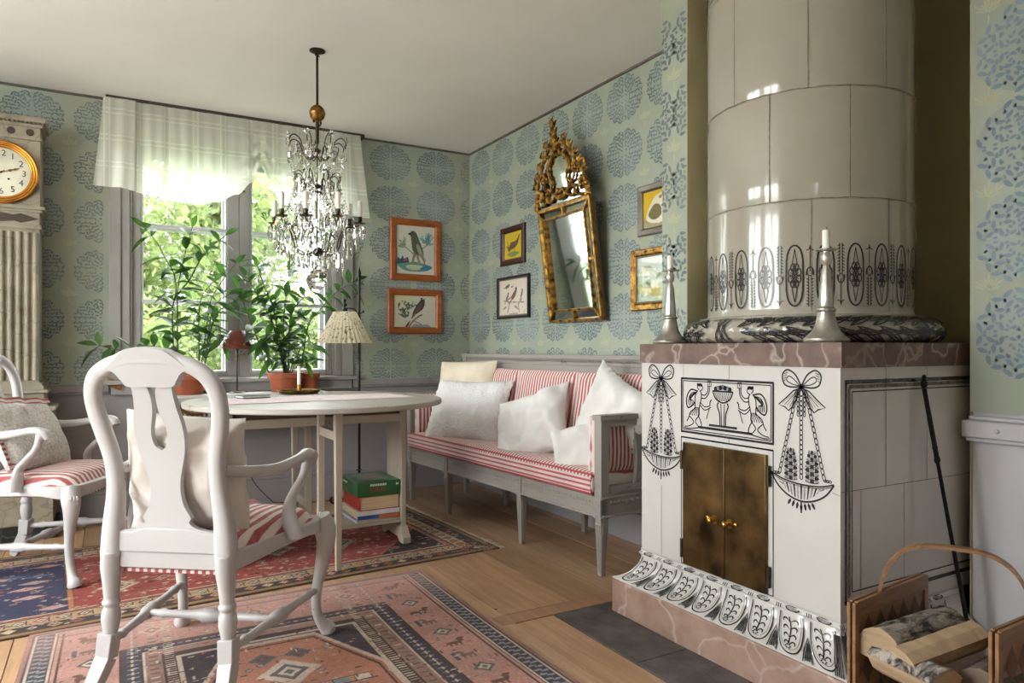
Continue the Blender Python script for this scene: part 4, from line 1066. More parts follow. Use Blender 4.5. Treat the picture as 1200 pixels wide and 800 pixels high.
    def seat(u, v, top):
        y = -.235 + v * .505; w = .19 + (.288 - .19) * min(1, v * 1.25) ** .8; w *= (1 - .55 * max(0, v - .82) ** 1.6 / .18 ** 1.6 * .35); x = (u * 2 - 1) * w
        e = max(0, 1 - abs(u * 2 - 1) ** 5) * max(0, 1 - abs(v * 2 - 1) ** 5)
        return Vector((x, y, (.448 + .062 * e ** .5 + .004 * noise.noise(Vector((x * 9, y * 9, 2)))) if top else .44))
    m.grid(N, N, lambda u, v: seat(u, v, True)); m.grid(N, N, lambda u, v: seat(u, v, False), flip=True)
    pc('seat', m, [M['stripe_x_wide']], smooth=80)
    m = MB(); m.box(-.185, .185, -.25, .25, .385, .395); pc('seat_webbing', m, [M['stripe_x']], smooth=0)
    # legs
    for sg in (-1, 1):
        m = MB()
        m.tube(cr([(sg * .283, .262, .452, .036), (sg * .296, .272, .40, .040), (sg * .298, .276, .345, .034), (sg * .286, .262, .26, .024), (sg * .272, .250, .16, .019), (sg * .272, .256, .085, .018), (sg * .286, .275, .035, .022), (sg * .298, .290, .016, .030), (sg * .300, .294, .001, .028)], 4) and [p[:3] for p in cr([(sg * .283, .262, .452, .036), (sg * .296, .272, .40, .040), (sg * .298, .276, .345, .034), (sg * .286, .262, .26, .024), (sg * .272, .250, .16, .019), (sg * .272, .256, .085, .018), (sg * .286, .275, .035, .022), (sg * .298, .290, .016, .030), (sg * .300, .294, .001, .028)], 4)],
               [p[3] for p in cr([(sg * .283, .262, .452, .036), (sg * .296, .272, .40, .040), (sg * .298, .276, .345, .034), (sg * .286, .262, .26, .024), (sg * .272, .250, .16, .019), (sg * .272, .256, .085, .018), (sg * .286, .275, .035, .022), (sg * .298, .290, .016, .030), (sg * .300, .294, .001, .028)], 4)], 14)
        lg = pc('leg', m, smooth=60)
        m = MB()       # carved scales on the knee
        for r in range(4):
            for k in (-1, 0, 1): m.ell((sg * (.318 - .004 * r) + .012 * k * -sg * .6, .300 - .004 * r + .010 * k, .405 - .024 * r), (.009, .009, .013), 8, 5)
        pc('carving', m, par=lg, smooth=60)
        m = MB(); zs = [(.45, -.262, .030), (.40, -.262, .030), (.355, -.258, .026), (.300, -.255, .022), (.292, -.255, .027), (.284, -.255, .027), (.276, -.255, .021), (.26, -.255, .027), (.235, -.255, .029), (.20, -.256, .022), (.190, -.257, .020)]
        m.tube([(sg * (.190 + .012 * (1 - z / .45)), y, z) for z, y, r in zs], [r for z, y, r in zs], 14)
        a = Vector((sg * .199, -.257, .192)); m.beam(a, (sg * .204, -.266, .115), .050, .050, .048, .048, up=(0, 1, 0)); m.beam((sg * .204, -.266, .118), (sg * .222, -.335, .001), .048, .048, .040, .040, up=(0, 1, 0))
        pc('leg', m, smooth=40, bevel=.003)
        def spindle(p, q, r=.013, R=.024):
            p, q = Vector(p), Vector(q); st_ = [(0, r * .9), (.10, r), (.13, r * 1.35), (.16, r), (.30, r * 1.1), (.40, r * 1.3), (.43, R * .75), (.45, R), (.55, R), (.57, R * .75), (.60, r * 1.3), (.70, r * 1.1), (.84, r), (.87, r * 1.35), (.90, r), (1, r * .9)]
            mm = MB(); mm.tube([p.lerp(q, t) for t, _ in st_], [x for _, x in st_], 12); return mm
        pc('stretcher', spindle((sg * .203, -.245, .155), (sg * .272, .250, .175)), smooth=60)
        # arms
        m = MB(); A = cr([(sg * .186, -.262, .712, .016, .020), (sg * .215, -.20, .698, .015, .019), (sg * .262, -.08, .686, .016, .019), (sg * .292, .03, .700, .019, .018), (sg * .296, .105, .712, .026, .018), (sg * .290, .150, .700, .028, .020), (sg * .284, .165, .676, .022, .018)], 4)
        m.tube([p[:3] for p in A], [(p[3], p[4]) for p in A], 12)
        m.ell((sg * .292, .135, .690), (.024, .022, .026), 12, 8)
        m.tube([(sg * .292, .145, .688), (sg * .292, .168, .688)], .012, 10)
        arm = pc('arm', m, smooth=60)
        m = MB(); B = cr([(sg * .288, .130, .690, .017, .020), (sg * .282, .110, .63, .015, .019), (sg * .268, .055, .575, .015, .020), (sg * .268, .020, .53, .016, .026), (sg * .275, .018, .48, .017, .034), (sg * .284, .025, .43, .016, .040)], 4)
        m.tube([p[:3] for p in B], [(p[4], p[3]) for p in B], 10); pc('arm_support', m, smooth=60)
    m = spindle((-.232, -.02, .165), (.232, -.02, .165)); pc('stretcher', m, smooth=60)
    return c
ch = armchair('white splat-back armchair in the foreground, seen from behind, striped seat toward the table')
ch.location = (.325, 2.646, .012); ch.rotation_euler = (0, 0, math.radians(-37))
ch2 = dup(ch, (-.232, 4.184, .012), math.radians(-119), 'white splat-back armchair at the left edge beside the tall clock, turned toward the room')
def chair_cushion(chair, label, mat, w, h, t, lx, ly, lz, lean, seed, rz=0, **k):
    a = chair.rotation_euler.z; fw = Vector((-math.sin(a), math.cos(a), 0)); rt = Vector((math.cos(a), math.sin(a), 0))
    loc = Vector(chair.location) + rt * lx + fw * ly + Vector((0, 0, lz))
    up = Vector((0, 0, 1)) * math.cos(lean) - fw * math.sin(lean); q = Matrix.Rotation(rz, 3, up.cross(rt))
    return put_pillow(label, mat, w, h, t, loc, q @ rt, q @ up, seed, group=None, **k)
chair_cushion(ch, 'square off-white linen cushion propped in the foreground armchair behind its splat', M['linen_grey'], .41, .40, .20, 0.0, -.15, .685, .20, 5, rz=.07, ears=.09, crease=.026)
chair_cushion(ch2, 'grey waffle-weave cushion with a red striped edge in the armchair by the clock', M['waffle'], .46, .36, .14, .02, -.10, .655, .45, 8, rz=-.10, ears=.04)
c2 = [o for o in COL.objects if o.get('label', '').startswith('grey waffle')][0]
m = MB(); m.grid(12, 20, lambda u, v: Vector((.205 + .045 * u, (v - .5) * .35, .012 * math.sin(u * PI) - .03)))
m.grid(20, 6, lambda u, v: Vector(((u - .5) * .42, .165 + .03 * v, -.03 + .008 * math.sin(u * 20))))
m.build('striped_back', [M['stripe_y']], c2, local=True, smooth=60, solid=0)

# ------------------------------------------------------------------ the sofa (local: x along the wall from the near arm, y from the front edge toward the wall)
sofa_rz = math.radians(90) + math.atan2(.11, 1.58)
sofa = thing('sofa', 'long grey painted Gustavian sofa with red and white striped upholstery against the papered wall', 'sofa', (2.055, 2.70, 0), sofa_rz)
# local x runs along +Y of the room, local y runs toward -X, so the wall side is y < 0
SL = 2.13; SD = .50
P = [M['sofa']]
def sp(name, m, mats=P, par=sofa, **k): return m.build(name, mats, par, local=True, **k)
y0 = -SD; z0, z1 = .285, .385
m = MB()
m.box(0, SL, -.035, 0, z0, z1).box(0, SL, y0, y0 + .03, z0, z1).box(0, .035, y0, 0, z0, z1).box(SL - .035, SL, y0, 0, z0, z1)
m.box(.02, SL - .02, y0 + .02, -.02, .345, .375)
m.box(-.002, SL, -.002, .008, z0, z0 + .012); m.box(-.002, SL, -.002, .006, z1 - .010, z1); m.box(-.002, SL, -.001, .005, z0 + .045, z0 + .050)
m.box(-.008, .002, y0, 0, z0, z0 + .012).box(-.006, .002, y0, 0, z1 - .010, z1)
fr = sp('seat_frame', m, bevel=.002)
for xa_, xb_ in ((.055, .665), (.735, 1.515), (1.585, SL - .06)):      # leaf carving along the front apron
    m = MB(); m.box(xa_, xb_, -.001, .0015, z1 - .041, z1 - .019)
    for k in range(int((xb_ - xa_) / .0243)): m.ell((xa_ + .012 + k * .0243, .0025, z1 - .030), (.010, .004, .0095), 6, 4, R=Matrix.Rotation(.6 * (-1) ** k, 3, 'Y'))
    sp('carved_border', m, par=fr, smooth=60)
m = MB(); m.box(-.0015, .001, -.48, -.05, z1 - .041, z1 - .019)
for k in range(18): m.ell((-.0025, -.06 - k * .0243, z1 - .030), (.004, .010, .0095), 6, 4)
sp('carved_border', m, par=fr, smooth=60)
for k, x in enumerate((.028, .70, 1.55, SL - .028)):
    for yy in ((-.022, y0 + .022)):
        m = MB(); w = .050
        m.box(x - w / 2 - .002, x + w / 2 + .002, yy - w / 2, yy + w / 2 + (.006 if yy > -.1 else 0), z0 - .006, z1 + .0)
        m.box(x - w / 2 + .004, x + w / 2 - .004, yy - w / 2 + .004, yy + w / 2 - .002, z0 - .022, z0 - .006)
        m.beam((x, yy, z0 - .022), (x, yy, .003), .046, .046, .026, .026, up=(0, 1, 0))
        for sx in (-1, 0, 1):
            m.beam((x + sx * .012, yy + .024, z0 - .035), (x + sx * .007, yy + .014, .02), .006, .004, .003, .003, up=(0, 1, 0)); m.beam((x - .024, yy + sx * .012, z0 - .035), (x - .014, yy + sx * .007, .02), .004, .006, .003, .003, up=(0, 1, 0))
        if yy > -.1:
            for q in range(5): m.ell((x, yy + w / 2 + .006, z0 + .015 + .017 * q), (.014, .004, .007), 8, 5)
        sp('leg', m, bevel=.002)
# arms
for x0, sg in ((0, 1), (SL - .05, -1)):
    m = MB()
    m.box(x0, x0 + .05, -.046, .004, z1 - .005, .752); m.box(x0 + .004, x0 + .046, y0, y0 + .04, z1, .752)
    m.box(x0 - .006, x0 + .056, y0, .012, .752, .778); m.box(x0 + .004, x0 + .046, y0 + .04, -.046, .72, .752); m.box(x0 + .004, x0 + .046, y0 + .04, -.046, z1, z1 + .045)
    m.box(x0 + .010, x0 + .040, -.044, .002, .74, .752)
    yc = (y0 - .0) / 2 - .01
    prof_ = [(.03, z1 + .045), (.020, z1 + .09), (.014, z1 + .16), (.020, z1 + .24), (.034, z1 + .31), (.030, .72)]
    m.prism([(yc + a, b) for a, b in prof_] + [(yc - a, b) for a, b in prof_[::-1]], x0 + .014, x0 + .036, lambda p, q, h: Vector((h, p, q)))
    for q in range(12): m.ell((x0 + (-.002 if sg > 0 else .052), -.07 - q * .033, z1 + .020), (.003, .012, .009), 6, 4)
    ar = sp('arm', m, bevel=.003, recalc=True)
    for fx in (-.0165, .0165):
        mm = MB(); mm.box(x0 + .022 + fx - .002, x0 + .028 + fx + .002, .0035, .0055, .40, .74)
# back rail
m = MB()
m.box(0, SL, y0 - .0, y0 + .030, .47, 1.035); m.box(-.01, SL + .01, y0 - .0, y0 + .045, 1.035, 1.06); m.box(0, SL, y0 + .028, y0 + .036, .995, 1.004)
for x in (0, SL - .05): m.box(x, x + .05, y0, y0 + .04, z1, 1.035)
for k in range(104): m.ell((.02 + k * .0202, y0 + .036, 1.022), (.009, .006, .007), 6, 4, R=Matrix.Rotation(.5, 3, 'Y'))
sp('back_rail', m, bevel=.003)
# seat mattress, back cushions, arm cushions
def slab_cushion(w, d, t, seed, puff=.02, nx=40, ny=16):
    m = MB()
    def f(u, v, s):
        x, y = u * 2 - 1, v * 2 - 1; e = (max(0, 1 - abs(x) ** 10) * max(0, 1 - abs(y) ** 8)) ** .4
        px, py = x * w / 2, y * d / 2
        return Vector((px, py, s * (t / 2 * (.82 + .18 * e) + puff * e * (1 - .5 * y * y)) + s * .006 * noise.noise(Vector((px * 6 + seed, py * 6, s)))))
    m.grid(nx, ny, lambda u, v: f(u, v, 1)); m.grid(nx, ny, lambda u, v: f(u, v, -1), flip=True)
    def side(pts, flip):
        n = len(pts) - 1
        def g(u, v):
            i = u * n; a = pts[int(min(n, round(i)))]; top = f(a[0], a[1], 1); bot = f(a[0], a[1], -1); p = bot.lerp(top, v)
            ox = (a[0] * 2 - 1) if abs(a[0] * 2 - 1) > .999 else 0; oy = (a[1] * 2 - 1) if abs(a[1] * 2 - 1) > .999 else 0
            b = .010 * math.sin(v * PI); return p + Vector((ox * b, oy * b, 0))
        m.grid(n, 6, g, flip=flip)
    side([(i / nx, 0) for i in range(nx + 1)], False); side([(i / nx, 1) for i in range(nx + 1)], True); side([(0, i / ny) for i in range(ny + 1)], True); side([(1, i / ny) for i in range(ny + 1)], False)
    return m
mt = slab_cushion(SL - .11, SD - .015, .105, 3, .014, 60, 20).build('seat_cushion', [M['stripe_x']], sofa, local=True, smooth=60)
mt.location = (SL / 2, -SD / 2 + .02, .385 + .058); ORG[mt.name] = Vector((0, 0, 0))
m = MB()       # red piping and boxed band of the mattress
for zz in (-.046, .046): m.tube([(-SL / 2 + .055, SD / 2 - .005, zz), (SL / 2 - .055, SD / 2 - .005, zz)], .005, 6)
m.build('piping', [fabric('red_piping', C(176, 70, 80))], mt, local=True)
m = MB()
m.box(-SL / 2 + .056, SL / 2 - .056, SD / 2 + .000, SD / 2 + .0045, -.040, .034, 1)
for i, zz in enumerate((-.030, -.006, .018)): m.box(-SL / 2 + .056, SL / 2 - .056, SD / 2 + .000, SD / 2 + .0052, zz - .006, zz + .006)
m.build('border_band', [fabric('red_band', C(176, 84, 94)), fabric('white_band', C(204, 194, 188))], mt, local=True, bevel=.002)
for k, x in enumerate((.36, .96, 1.56, 1.98)):
    w = (.60, .60, .60, .26)[k]
    o = slab_cushion(w - .012, .47, .09, 20 + k, .018, 18, 14).build('back_cushion', [M['stripe_x']], sofa, local=True, smooth=60)
    place(o, (x, y0 + .105, .72), (1, 0, 0), (0, -.16, 1)); ORG[o.name] = Vector((0, 0, 0))
    m = MB(); m.tube([(-w / 2 + .01, .232, .050), (w / 2 - .01, .232, .050)], .0045, 6); m.tube([(-w / 2 + .008, .222, .066), (w / 2 - .008, .222, .066)], .003, 6)
    m.build('piping', [bpy.data.materials['red_piping']], o, local=True)
for x, lab in ((.098, 'near'), (SL - .098, 'far')):
    o = slab_cushion(.40, .27, .075, 31 + x, .012, 14, 10).build('arm_cushion', [M['stripe_x']], sofa, local=True, smooth=60)
    place(o, (x, -.225, .625), (0, 1, 0), (0, 0, 1)); ORG[o.name] = Vector((0, 0, 0))

def sofa_pt(x, y, z):
    ca, sa = math.cos(sofa_rz), math.sin(sofa_rz); return Vector((2.055 + x * ca - y * sa, 2.70 + x * sa + y * ca, z))
AL = sofa_pt(1, 0, 0) - sofa_pt(0, 0, 0); IN = sofa_pt(0, -1, 0) - sofa_pt(0, 0, 0)   # along the sofa, and toward the wall
def sc(label, mat, w, h, t, x, y, z, lean=.3, roll=0.0, turn=0.0, **k):
    xa = -AL * math.cos(turn) + -IN * math.sin(turn); nrm = Vector((0, 0, 1)).cross(xa)   # toward wall or room
    back = IN - xa * IN.dot(xa); back.normalize(); up = Vector((0, 0, 1)) * math.cos(lean) + back * math.sin(lean)
    q = Matrix.Rotation(roll, 3, xa.cross(up)); return put_pillow(label, mat, w, h, t, sofa_pt(x, y, z), q @ xa, q @ up, **k)
sc('cream linen cushion standing in the far corner of the sofa behind the ruffled white one', M['linen_cream'], .56, .42, .14, 1.80, -.30, .800, .14, .03, -.25, seed=2, ears=.03)
sc('large white cushion with quilted surface and scalloped ruffle at the far end of the sofa', M['lace'], .66, .42, .17, 1.56, -.17, .680, .40, .02, -.30, seed=3, ears=.06, scallop=26)
sc('plain white cushion with pointed corner leaning in the middle of the sofa', M['linen_white'], .54, .44, .16, .84, -.19, .645, .45, .34, -.20, seed=4, ears=.12, crease=.026)
sc('tall white cushion with ruffled corner behind the near sofa arm', M['linen_white'], .48, .44, .15, .22, -.27, .735, .14, -.42, .0, seed=6, ears=.12, scallop=20, crease=.022)
sc('small white cushion low against the near arm cushion of the sofa', M['linen_white'], .34, .30, .12, .30, -.13, .565, .45, .30, -.5, seed=9, ears=.08)
# ------------------------------------------------------------------ gateleg table
TX, TY, TZ = 1.0, 3.86, .825
tab = thing('gateleg_table', 'oval limed gateleg table with slab ends under the chandelier', 'table', (TX, TY, .012))
def top_poly(y0, y1, a=.67, b=.70, n=40):
    pts = []
    for i in range(n):
        an = 2 * PI * i / n; x, y = a * math.copysign(abs(math.cos(an)) ** .95, math.cos(an)), b * math.sin(an)
        pts.append((x, max(y0, min(y1, y))))
    return pts
def clip_half(y0, y1):
    n = 60; up = []
    ys = [y0 + (y1 - y0) * i / n for i in range(n + 1)]
    R_ = [(.67 * math.sqrt(max(0, 1 - (y / .70) ** 2)) + .001, y) for y in ys]
    return R_ + [(-x, y) for x, y in R_[::-1]]
for y0_, y1_, nm in ((-.7, -.135, 'drop_leaf'), (-.132, .132, 'tabletop'), (.135, .7, 'drop_leaf')):
    m = MB(); m.prism(clip_half(y0_, y1_), TZ - .026, TZ, lambda p, q, h: Vector((TX + p, TY + q, h)))
    m.build(nm, [M['table_top']], tab, smooth=30, bevel=.006, recalc=True)
for x, sg in ((1.455, 1), (.535, -1)):
    m = MB(); m.box(x - .014, x + .014, TY - .12, TY + .12, .085, TZ - .028)
    sl = m.build('end_panel', [M['table']], tab, bevel=.003)
    m = MB()
    ft = [(-.17, 0), (-.17, .035), (-.14, .06), (-.12, .09), (.12, .09), (.14, .06), (.17, .035), (.17, 0), (.12, 0), (.08, .025), (-.08, .025), (-.12, 0)]
    m.prism([(TY + a, .012 + b) for a, b in ft], x - .024, x + .024, lambda p, q, h: Vector((h, p, q))); m.build('foot', [M['table']], sl, bevel=.003, recalc=True)
m = MB(); m.box(.549, 1.441, TY - .115, TY - .09, .690, .735).box(.549, 1.441, TY + .09, TY + .115, .690, .735); m.build('rail', [M['table']], tab, bevel=.003)
m = MB(); m.box(.549, 1.441, TY - .09, TY + .09, .735, TZ - .028); m.build('drawer_box', [M['table_dark']], tab)
m = MB(); m.box(.549, 1.441, TY - .12, TY + .12, .122, .140); m.build('shelf', [M['table']], tab, bevel=.003)
for sg in (-1, 1):
    yp, yl = TY + sg * .135, TY + sg * .455; px = .985
    m = MB(); m.box(px - .018, px + .018, yp - .018, yp + .018, .14 if sg < 0 else .14, TZ - .03); g = m.build('gate_post', [M['table']], tab, bevel=.003)
    m = MB(); m.beam((px, yl, TZ - .028), (px, yl, .013), .040, .040, .026, .026, up=(0, 1, 0)); m.build('gate_leg', [M['table']], tab, bevel=.003)
    m = MB(); m.box(px - .012, px + .012, min(yp, yl) + .01, max(yp, yl) - .01, .645, .69); m.build('gate_rail', [M['table']], tab, bevel=.003)
    m = MB(); m.box(px - .012, px + .012, min(yp, yl) + .01, max(yp, yl) - .01, .20, .245); m.build('gate_rail', [M['table']], tab, bevel=.003)
# runner
m = MB(); m.grid(40, 14, lambda u, v: Vector((TX + .50 * (u * 2 - 1) + .02 * math.sin(v * 7), TY + .02 + (v - .5) * .42 + .05 * (u - .5), TZ + .0025 + .0012 * math.sin(u * 23) * math.sin(v * 9))))
m.grid(40, 14, lambda u, v: Vector((TX + .50 * (u * 2 - 1) + .02 * math.sin(v * 7), TY + .02 + (v - .5) * .42 + .05 * (u - .5), TZ + .0008)), flip=True)
tag(m.build('table_runner', [stripe('runner_stripes', 1, .060, C(186, 112, 118), C(212, 206, 202), .35)], None, smooth=60), 'white table runner with thin red stripes lying on the oval table', 'table runner')
# brass tray with candle
t = thing('tray', 'oval pierced brass tray on the far side of the table', 'tray', (1.02, 4.36, TZ + .003))
m = MB(); m.lathe([(0, .0), (.10, 0), (.112, .006), (.124, .018), (.130, .020), (.126, .014), (.113, .002), (.10, -.0005)], (1.02, 4.36, TZ + .0035), 36, caps=False)
m.build('dish', [M['brass']], t, smooth=50)
m = MB(); 
for k in range(36): a = k * PI / 18; m.tube([(1.02 + .121 * math.cos(a) + .006 * math.cos(b), 4.36 + .121 * math.sin(a) + .006 * math.sin(b), TZ + .020 + .004 * math.sin(b)) for b in [j * PI / 3 for j in range(6)]], .0016, 4, closed=True)
m.build('pierced_rim', [M['brass']], t)
t = thing('candle_cup', 'small brass candle cup standing on the oval tray', 'candle holder', (1.02, 4.36, TZ + .005))
m = MB(); m.lathe([(.020, 0), (.021, .004), (.013, .010), (.0135, .045), (.016, .048), (.0125, .050)], (1.02, 4.36, TZ + .005), 20); m.build('cup', [M['brass_bright']], t)
candle(1.02, 4.36, TZ + .052, .0105, .115, 'tall white candle in the small brass cup on the table tray')
# flat grey device
t = thing('notebook', 'flat dark grey notebook with white pages on the left half of the table', 'notebook', (.70, 4.06, TZ + .004), .25)
m = MB(); m.box(-.080, .080, -.05, .05, .0, .004); m.box(-.078, .080, -.05, .05, .012, .016); m.build('cover', [basic('dark_cover', C(70, 74, 78), .4)], t, local=True, bevel=.001)
m = MB(); m.box(-.075, .076, -.046, .047, .004, .012); m.build('pages', [basic('page_white', C(222, 220, 214), .8)], t, local=True)

# ------------------------------------------------------------------ things on the table's shelf
def book(name, label, x0, x1, y0, y1, z0, z1, cover, rot=0.0, spine='x0', group='books and boxes on the table shelf', soft=False):
    cx, cy = (x0 + x1) / 2, (y0 + y1) / 2
    t = thing(name, label, 'book', (cx, cy, z0), rot, group); w, d, h = (x1 - x0) / 2, (y1 - y0) / 2, z1 - z0; c = .003 if not soft else .0012
    m = MB(); m.box(-w, w, -d, d, 0, c).box(-w, w, -d, d, h - c, h)
    if spine == 'x0': m.box(-w - .001, -w + .004, -d, d, 0, h)
    else: m.box(-w, w, -d - .001, -d + .004, 0, h)
    m.build('cover', [cover], t, local=True, bevel=.0015)
    m = MB(); m.box(-w + .004, w - .005, -d + .005, d - .005, c, h - c); m.build('pages', [M['paper']], t, local=True)
    return t
def paper():
    s = NT('book_pages'); p = s.obj((2, 2, 420)); n = s.noise(p, 2, 2)
    return s.pbr(s.ramp(n, [(.3, C(168, 140, 104)), (.7, C(206, 182, 146))]), .9)
M['paper'] = paper()
bx0, by0 = 1.195, 3.755
book('book', 'thin white-backed magazine at the bottom of the shelf pile', bx0 - .01, 1.435, by0, 4.05, .1415, .156, basic('blue_white', C(190, 196, 206), .35), .03, soft=True)
book('book', 'softcover with a blue and orange edge second from the bottom of the shelf pile', bx0, 1.435, by0 + .004, 4.06, .1570, .178, basic('blue_cover', C(48, 84, 156), .35), 0, spine='y', soft=True)
m = MB(); o_ = [o for o in COL.objects if o.name == 'book.001'][0]; m.box(-.0, .118, -.1565, -.153, .002, .019); m.build('orange_edge', [basic('orange_cover', C(196, 100, 52), .4)], o_, local=True)
book('book', 'white softcover directly under the thick red book', bx0 - .005, 1.436, by0 + .002, 4.05, .1790, .205, basic('white_cover', C(206, 204, 204), .35), .01, spine='y', soft=True)
book('book', 'thick red hardback with yellowed pages under the green box', bx0 + .01, 1.438, by0 + .004, 4.05, .2060, .282, basic('red_cover', C(156, 40, 32), .4), 0)
t = thing('game_box', 'green board game box with red and white lettering on top of the shelf pile', 'box', (1.315, 3.905, .2830), 0, 'books and boxes on the table shelf')
gm = basic('green_box', C(38, 88, 48), .4); m = MB(); m.box(-.125, .122, -.155, .155, 0, .030); m.build('box_bottom', [gm], t, local=True, bevel=.002)
m = MB(); m.box(-.127, .124, -.157, .157, .012, .080); ob = m.build('lid', [gm], t, local=True, bevel=.002)
m = MB(); f1 = lambda p, q: Vector((p, -.1577, q)); rg = random.Random(4)
for k in range(9): x = -.052 + k * .0105; m.blob([(x, .056), (x + .008, .056), (x + .0075, .068), (x + .0005, .068)], f1, 0)
m.blob([(.096, .054), (.110, .054), (.112, .066), (.104, .060), (.097, .068)], f1, 0)
for k in range(5):
    x = -.050 + k * .0190; m.strip([(x, .026), (x + (.008 if k % 2 else 0), .050), (x + .012, .026)], .005, f1, 1); m.strip([(x + .001, .036), (x + .012, .036)], .004, f1, 1)
f3 = lambda p, q: Vector((-.1277, p, q))
for k in range(6): x = .02 + k * .014; m.blob([(x, .054), (x + .010, .054), (x + .010, .064), (x, .064)], f3, 0)
for k in range(4): x = .02 + k * .02; m.strip([(x, .026), (x + .006, .046), (x + .012, .026)], .005, f3, 1)
f4 = lambda p, q: Vector((p, q, .0808)); f5 = lambda p, q: Vector((p, q, .0820))
m.blob([(-.09, -.10), (.08, -.10), (.07, .12), (-.08, .11)], f4, 2); m.blob([(-.05, -.05), (.04, -.06), (.05, .04), (-.03, .06)], f5, 3)
m.build('print', [basic('print_white', C(220, 216, 206), .5), basic('print_red', C(170, 44, 40), .5), basic('print_grey', C(110, 128, 112), .5), basic('print_brown', C(150, 118, 104), .5)], ob, local=True, smooth=0)
# left side of the shelf: magazines and a small bright box
mg = basic('magazine_blue', C(120, 142, 164), .3)
for k in range(4): book('magazine', ('bottom', 'second', 'third', 'top')[k] + ' magazine of the pale blue pile on the left of the table shelf', .60, .81, 3.80, 4.08, .1415 + k * .016, .1415 + k * .016 + .015, mg, .05 * (-1) ** k, spine='y', group='magazines on the table shelf', soft=True)
t = thing('puzzle_box', 'small bright red and yellow patterned box on the pale blue magazines', 'box', (.64, 3.93, .2065), .1)
m = MB(); m.box(-.07, .07, -.09, .09, 0, .075); m.build('carton', [basic('carton_red', C(178, 44, 40), .4)], t, local=True, bevel=.002)
m = MB(); rg = random.Random(2)
for k in range(7):
    for r in range(2):
        x = -.060 + k * .020; m.blob(ellpts(x, .022 + r * .030, .008, .011, 8), lambda p, q: Vector((p, -.0907, q)), (k + r) % 3)
m.build('picture_print', [basic('c_yellow', C(220, 176, 50), .5), basic('c_blue', C(70, 140, 180), .5), basic('c_cream', C(226, 220, 200), .5)], t, local=True, smooth=0)

# ------------------------------------------------------------------ radiator cover below the window
t = thing('radiator_cover', 'white slatted radiator cover shelf below the window carrying the plants', 'radiator cover', (.84, 5.03, .585))
m = MB(); m.box(.35, 1.34, 4.905, 5.165, .780, .800); m.build('shelf_board', [M['white_wood']], t, bevel=.004)
m = MB(); m.box(.36, 1.33, 4.915, 4.932, .590, .655).box(.36, 1.33, 4.915, 4.932, .745, .779); m.box(.36, .385, 4.915, 4.932, .655, .745).box(1.22, 1.33, 4.915, 4.932, .655, .745)
for k in range(30): x = .405 + k * .0280; m.box(x, x + .013, 4.915, 4.932, .655, .745)
m.build('grille', [M['white_wood']], t, bevel=.001)
for x in (.36, 1.315): m = MB(); m.box(x, x + .015, 4.932, 5.165, .59, .779); m.build('side_board', [M['white_wood']], t)
m = MB(); m.box(.40, 1.29, 4.96, 5.06, .20, .74)
for k in range(22): m.box(.41 + k * .04, .435 + k * .04, 4.95, 4.96, .22, .72)
tag(m.build('radiator', [M['white_wood']], None, bevel=.004), 'plain grey radiator hidden behind the slatted cover', 'radiator') if False else None
t = thing('brass_swag', 'curved rope-twist brass swag hanging on the left front of the radiator cover', 'ornament', (.46, 4.90, .72))
m = MB(); pts = cr([tuple(onY(u, v, 4.90)) for u, v in ((204, 470), (212, 479), (222, 484), (234, 484), (244, 479))], 5)
m.tube(pts, [.006 + .006 * math.sin(i / (len(pts) - 1) * PI) + .002 * math.cos(i * 2.2) for i in range(len(pts))], 8); m.build('rope', [M['brass']], t)
for q in (pts[0], pts[-1]): m = MB(); m.ell(q, (.013, .010, .013)); m.build('rosette', [M['brass']], t)
q = onY(134, 448, 5.16)
m = MB()
for i in range(4):
    for j in range(3): m.tube([(q.x - .03 + .02 * i + .010 * math.cos(a), q.y, q.z + .02 - .018 * j - .008 * i + .009 * math.sin(a)) for a in [k * PI / 4 for k in range(8)]], .0035, 5, closed=True)
m.tube([(q.x - .05, q.y, q.z + .04), (q.x, q.y + .01, q.z + .01), (q.x + .06, q.y, q.z - .02)], .004, 6)
tag(m.build('woven_ornament', [basic('amber_straw', C(186, 122, 52), .6)], None), 'small amber openwork ornament on the wall left of the window', 'ornament')

# table lamp with red cone shade
lp = onY(278, 458, 5.03); lx, ly = lp.x, 5.03
t = thing('table_lamp', 'slim table lamp with rust red conical metal shade between the two plants', 'table lamp', (lx, ly, .801))
m = MB(); m.lathe([(.055, 0), (.056, .004), (.050, .008), (.010, .012), (.006, .018)], (lx, ly, .801), 24); m.build('base', [M['bronze']], t)
m = MB(); m.lathe([(.0045, .012), (.0045, .21), (.008, .215), (.006, .225), (.009, .24), (.010, .29), (.006, .30)], (lx, ly, .801), 12); m.build('pole', [M['bronze']], t)
m = MB(); m.lathe([(.042, .415), (.044, .417), (.050, .41), (.082, .36), (.122, .302), (.124, .296), (.121, .298), (.080, .355), (.046, .408)], (lx, ly, .801), 36, caps=False)
m.lathe([(.0, .4155), (.043, .4155)], (lx, ly, .801), 36, caps=False)
sh = m.build('lamp_shade', [basic('rust_shade', C(92, 40, 30), .4, 0, .1)], t, smooth=50)
m = MB()
for k in range(28): a = k * 2 * PI / 28; r = .112; m.ell((lx + r * math.cos(a), ly + r * math.sin(a), .801 + .322 + .003 * (-1) ** k), (.005, .005, .003), 6, 4)
sh2 = m.build('gold_border', [M['gold']], sh)

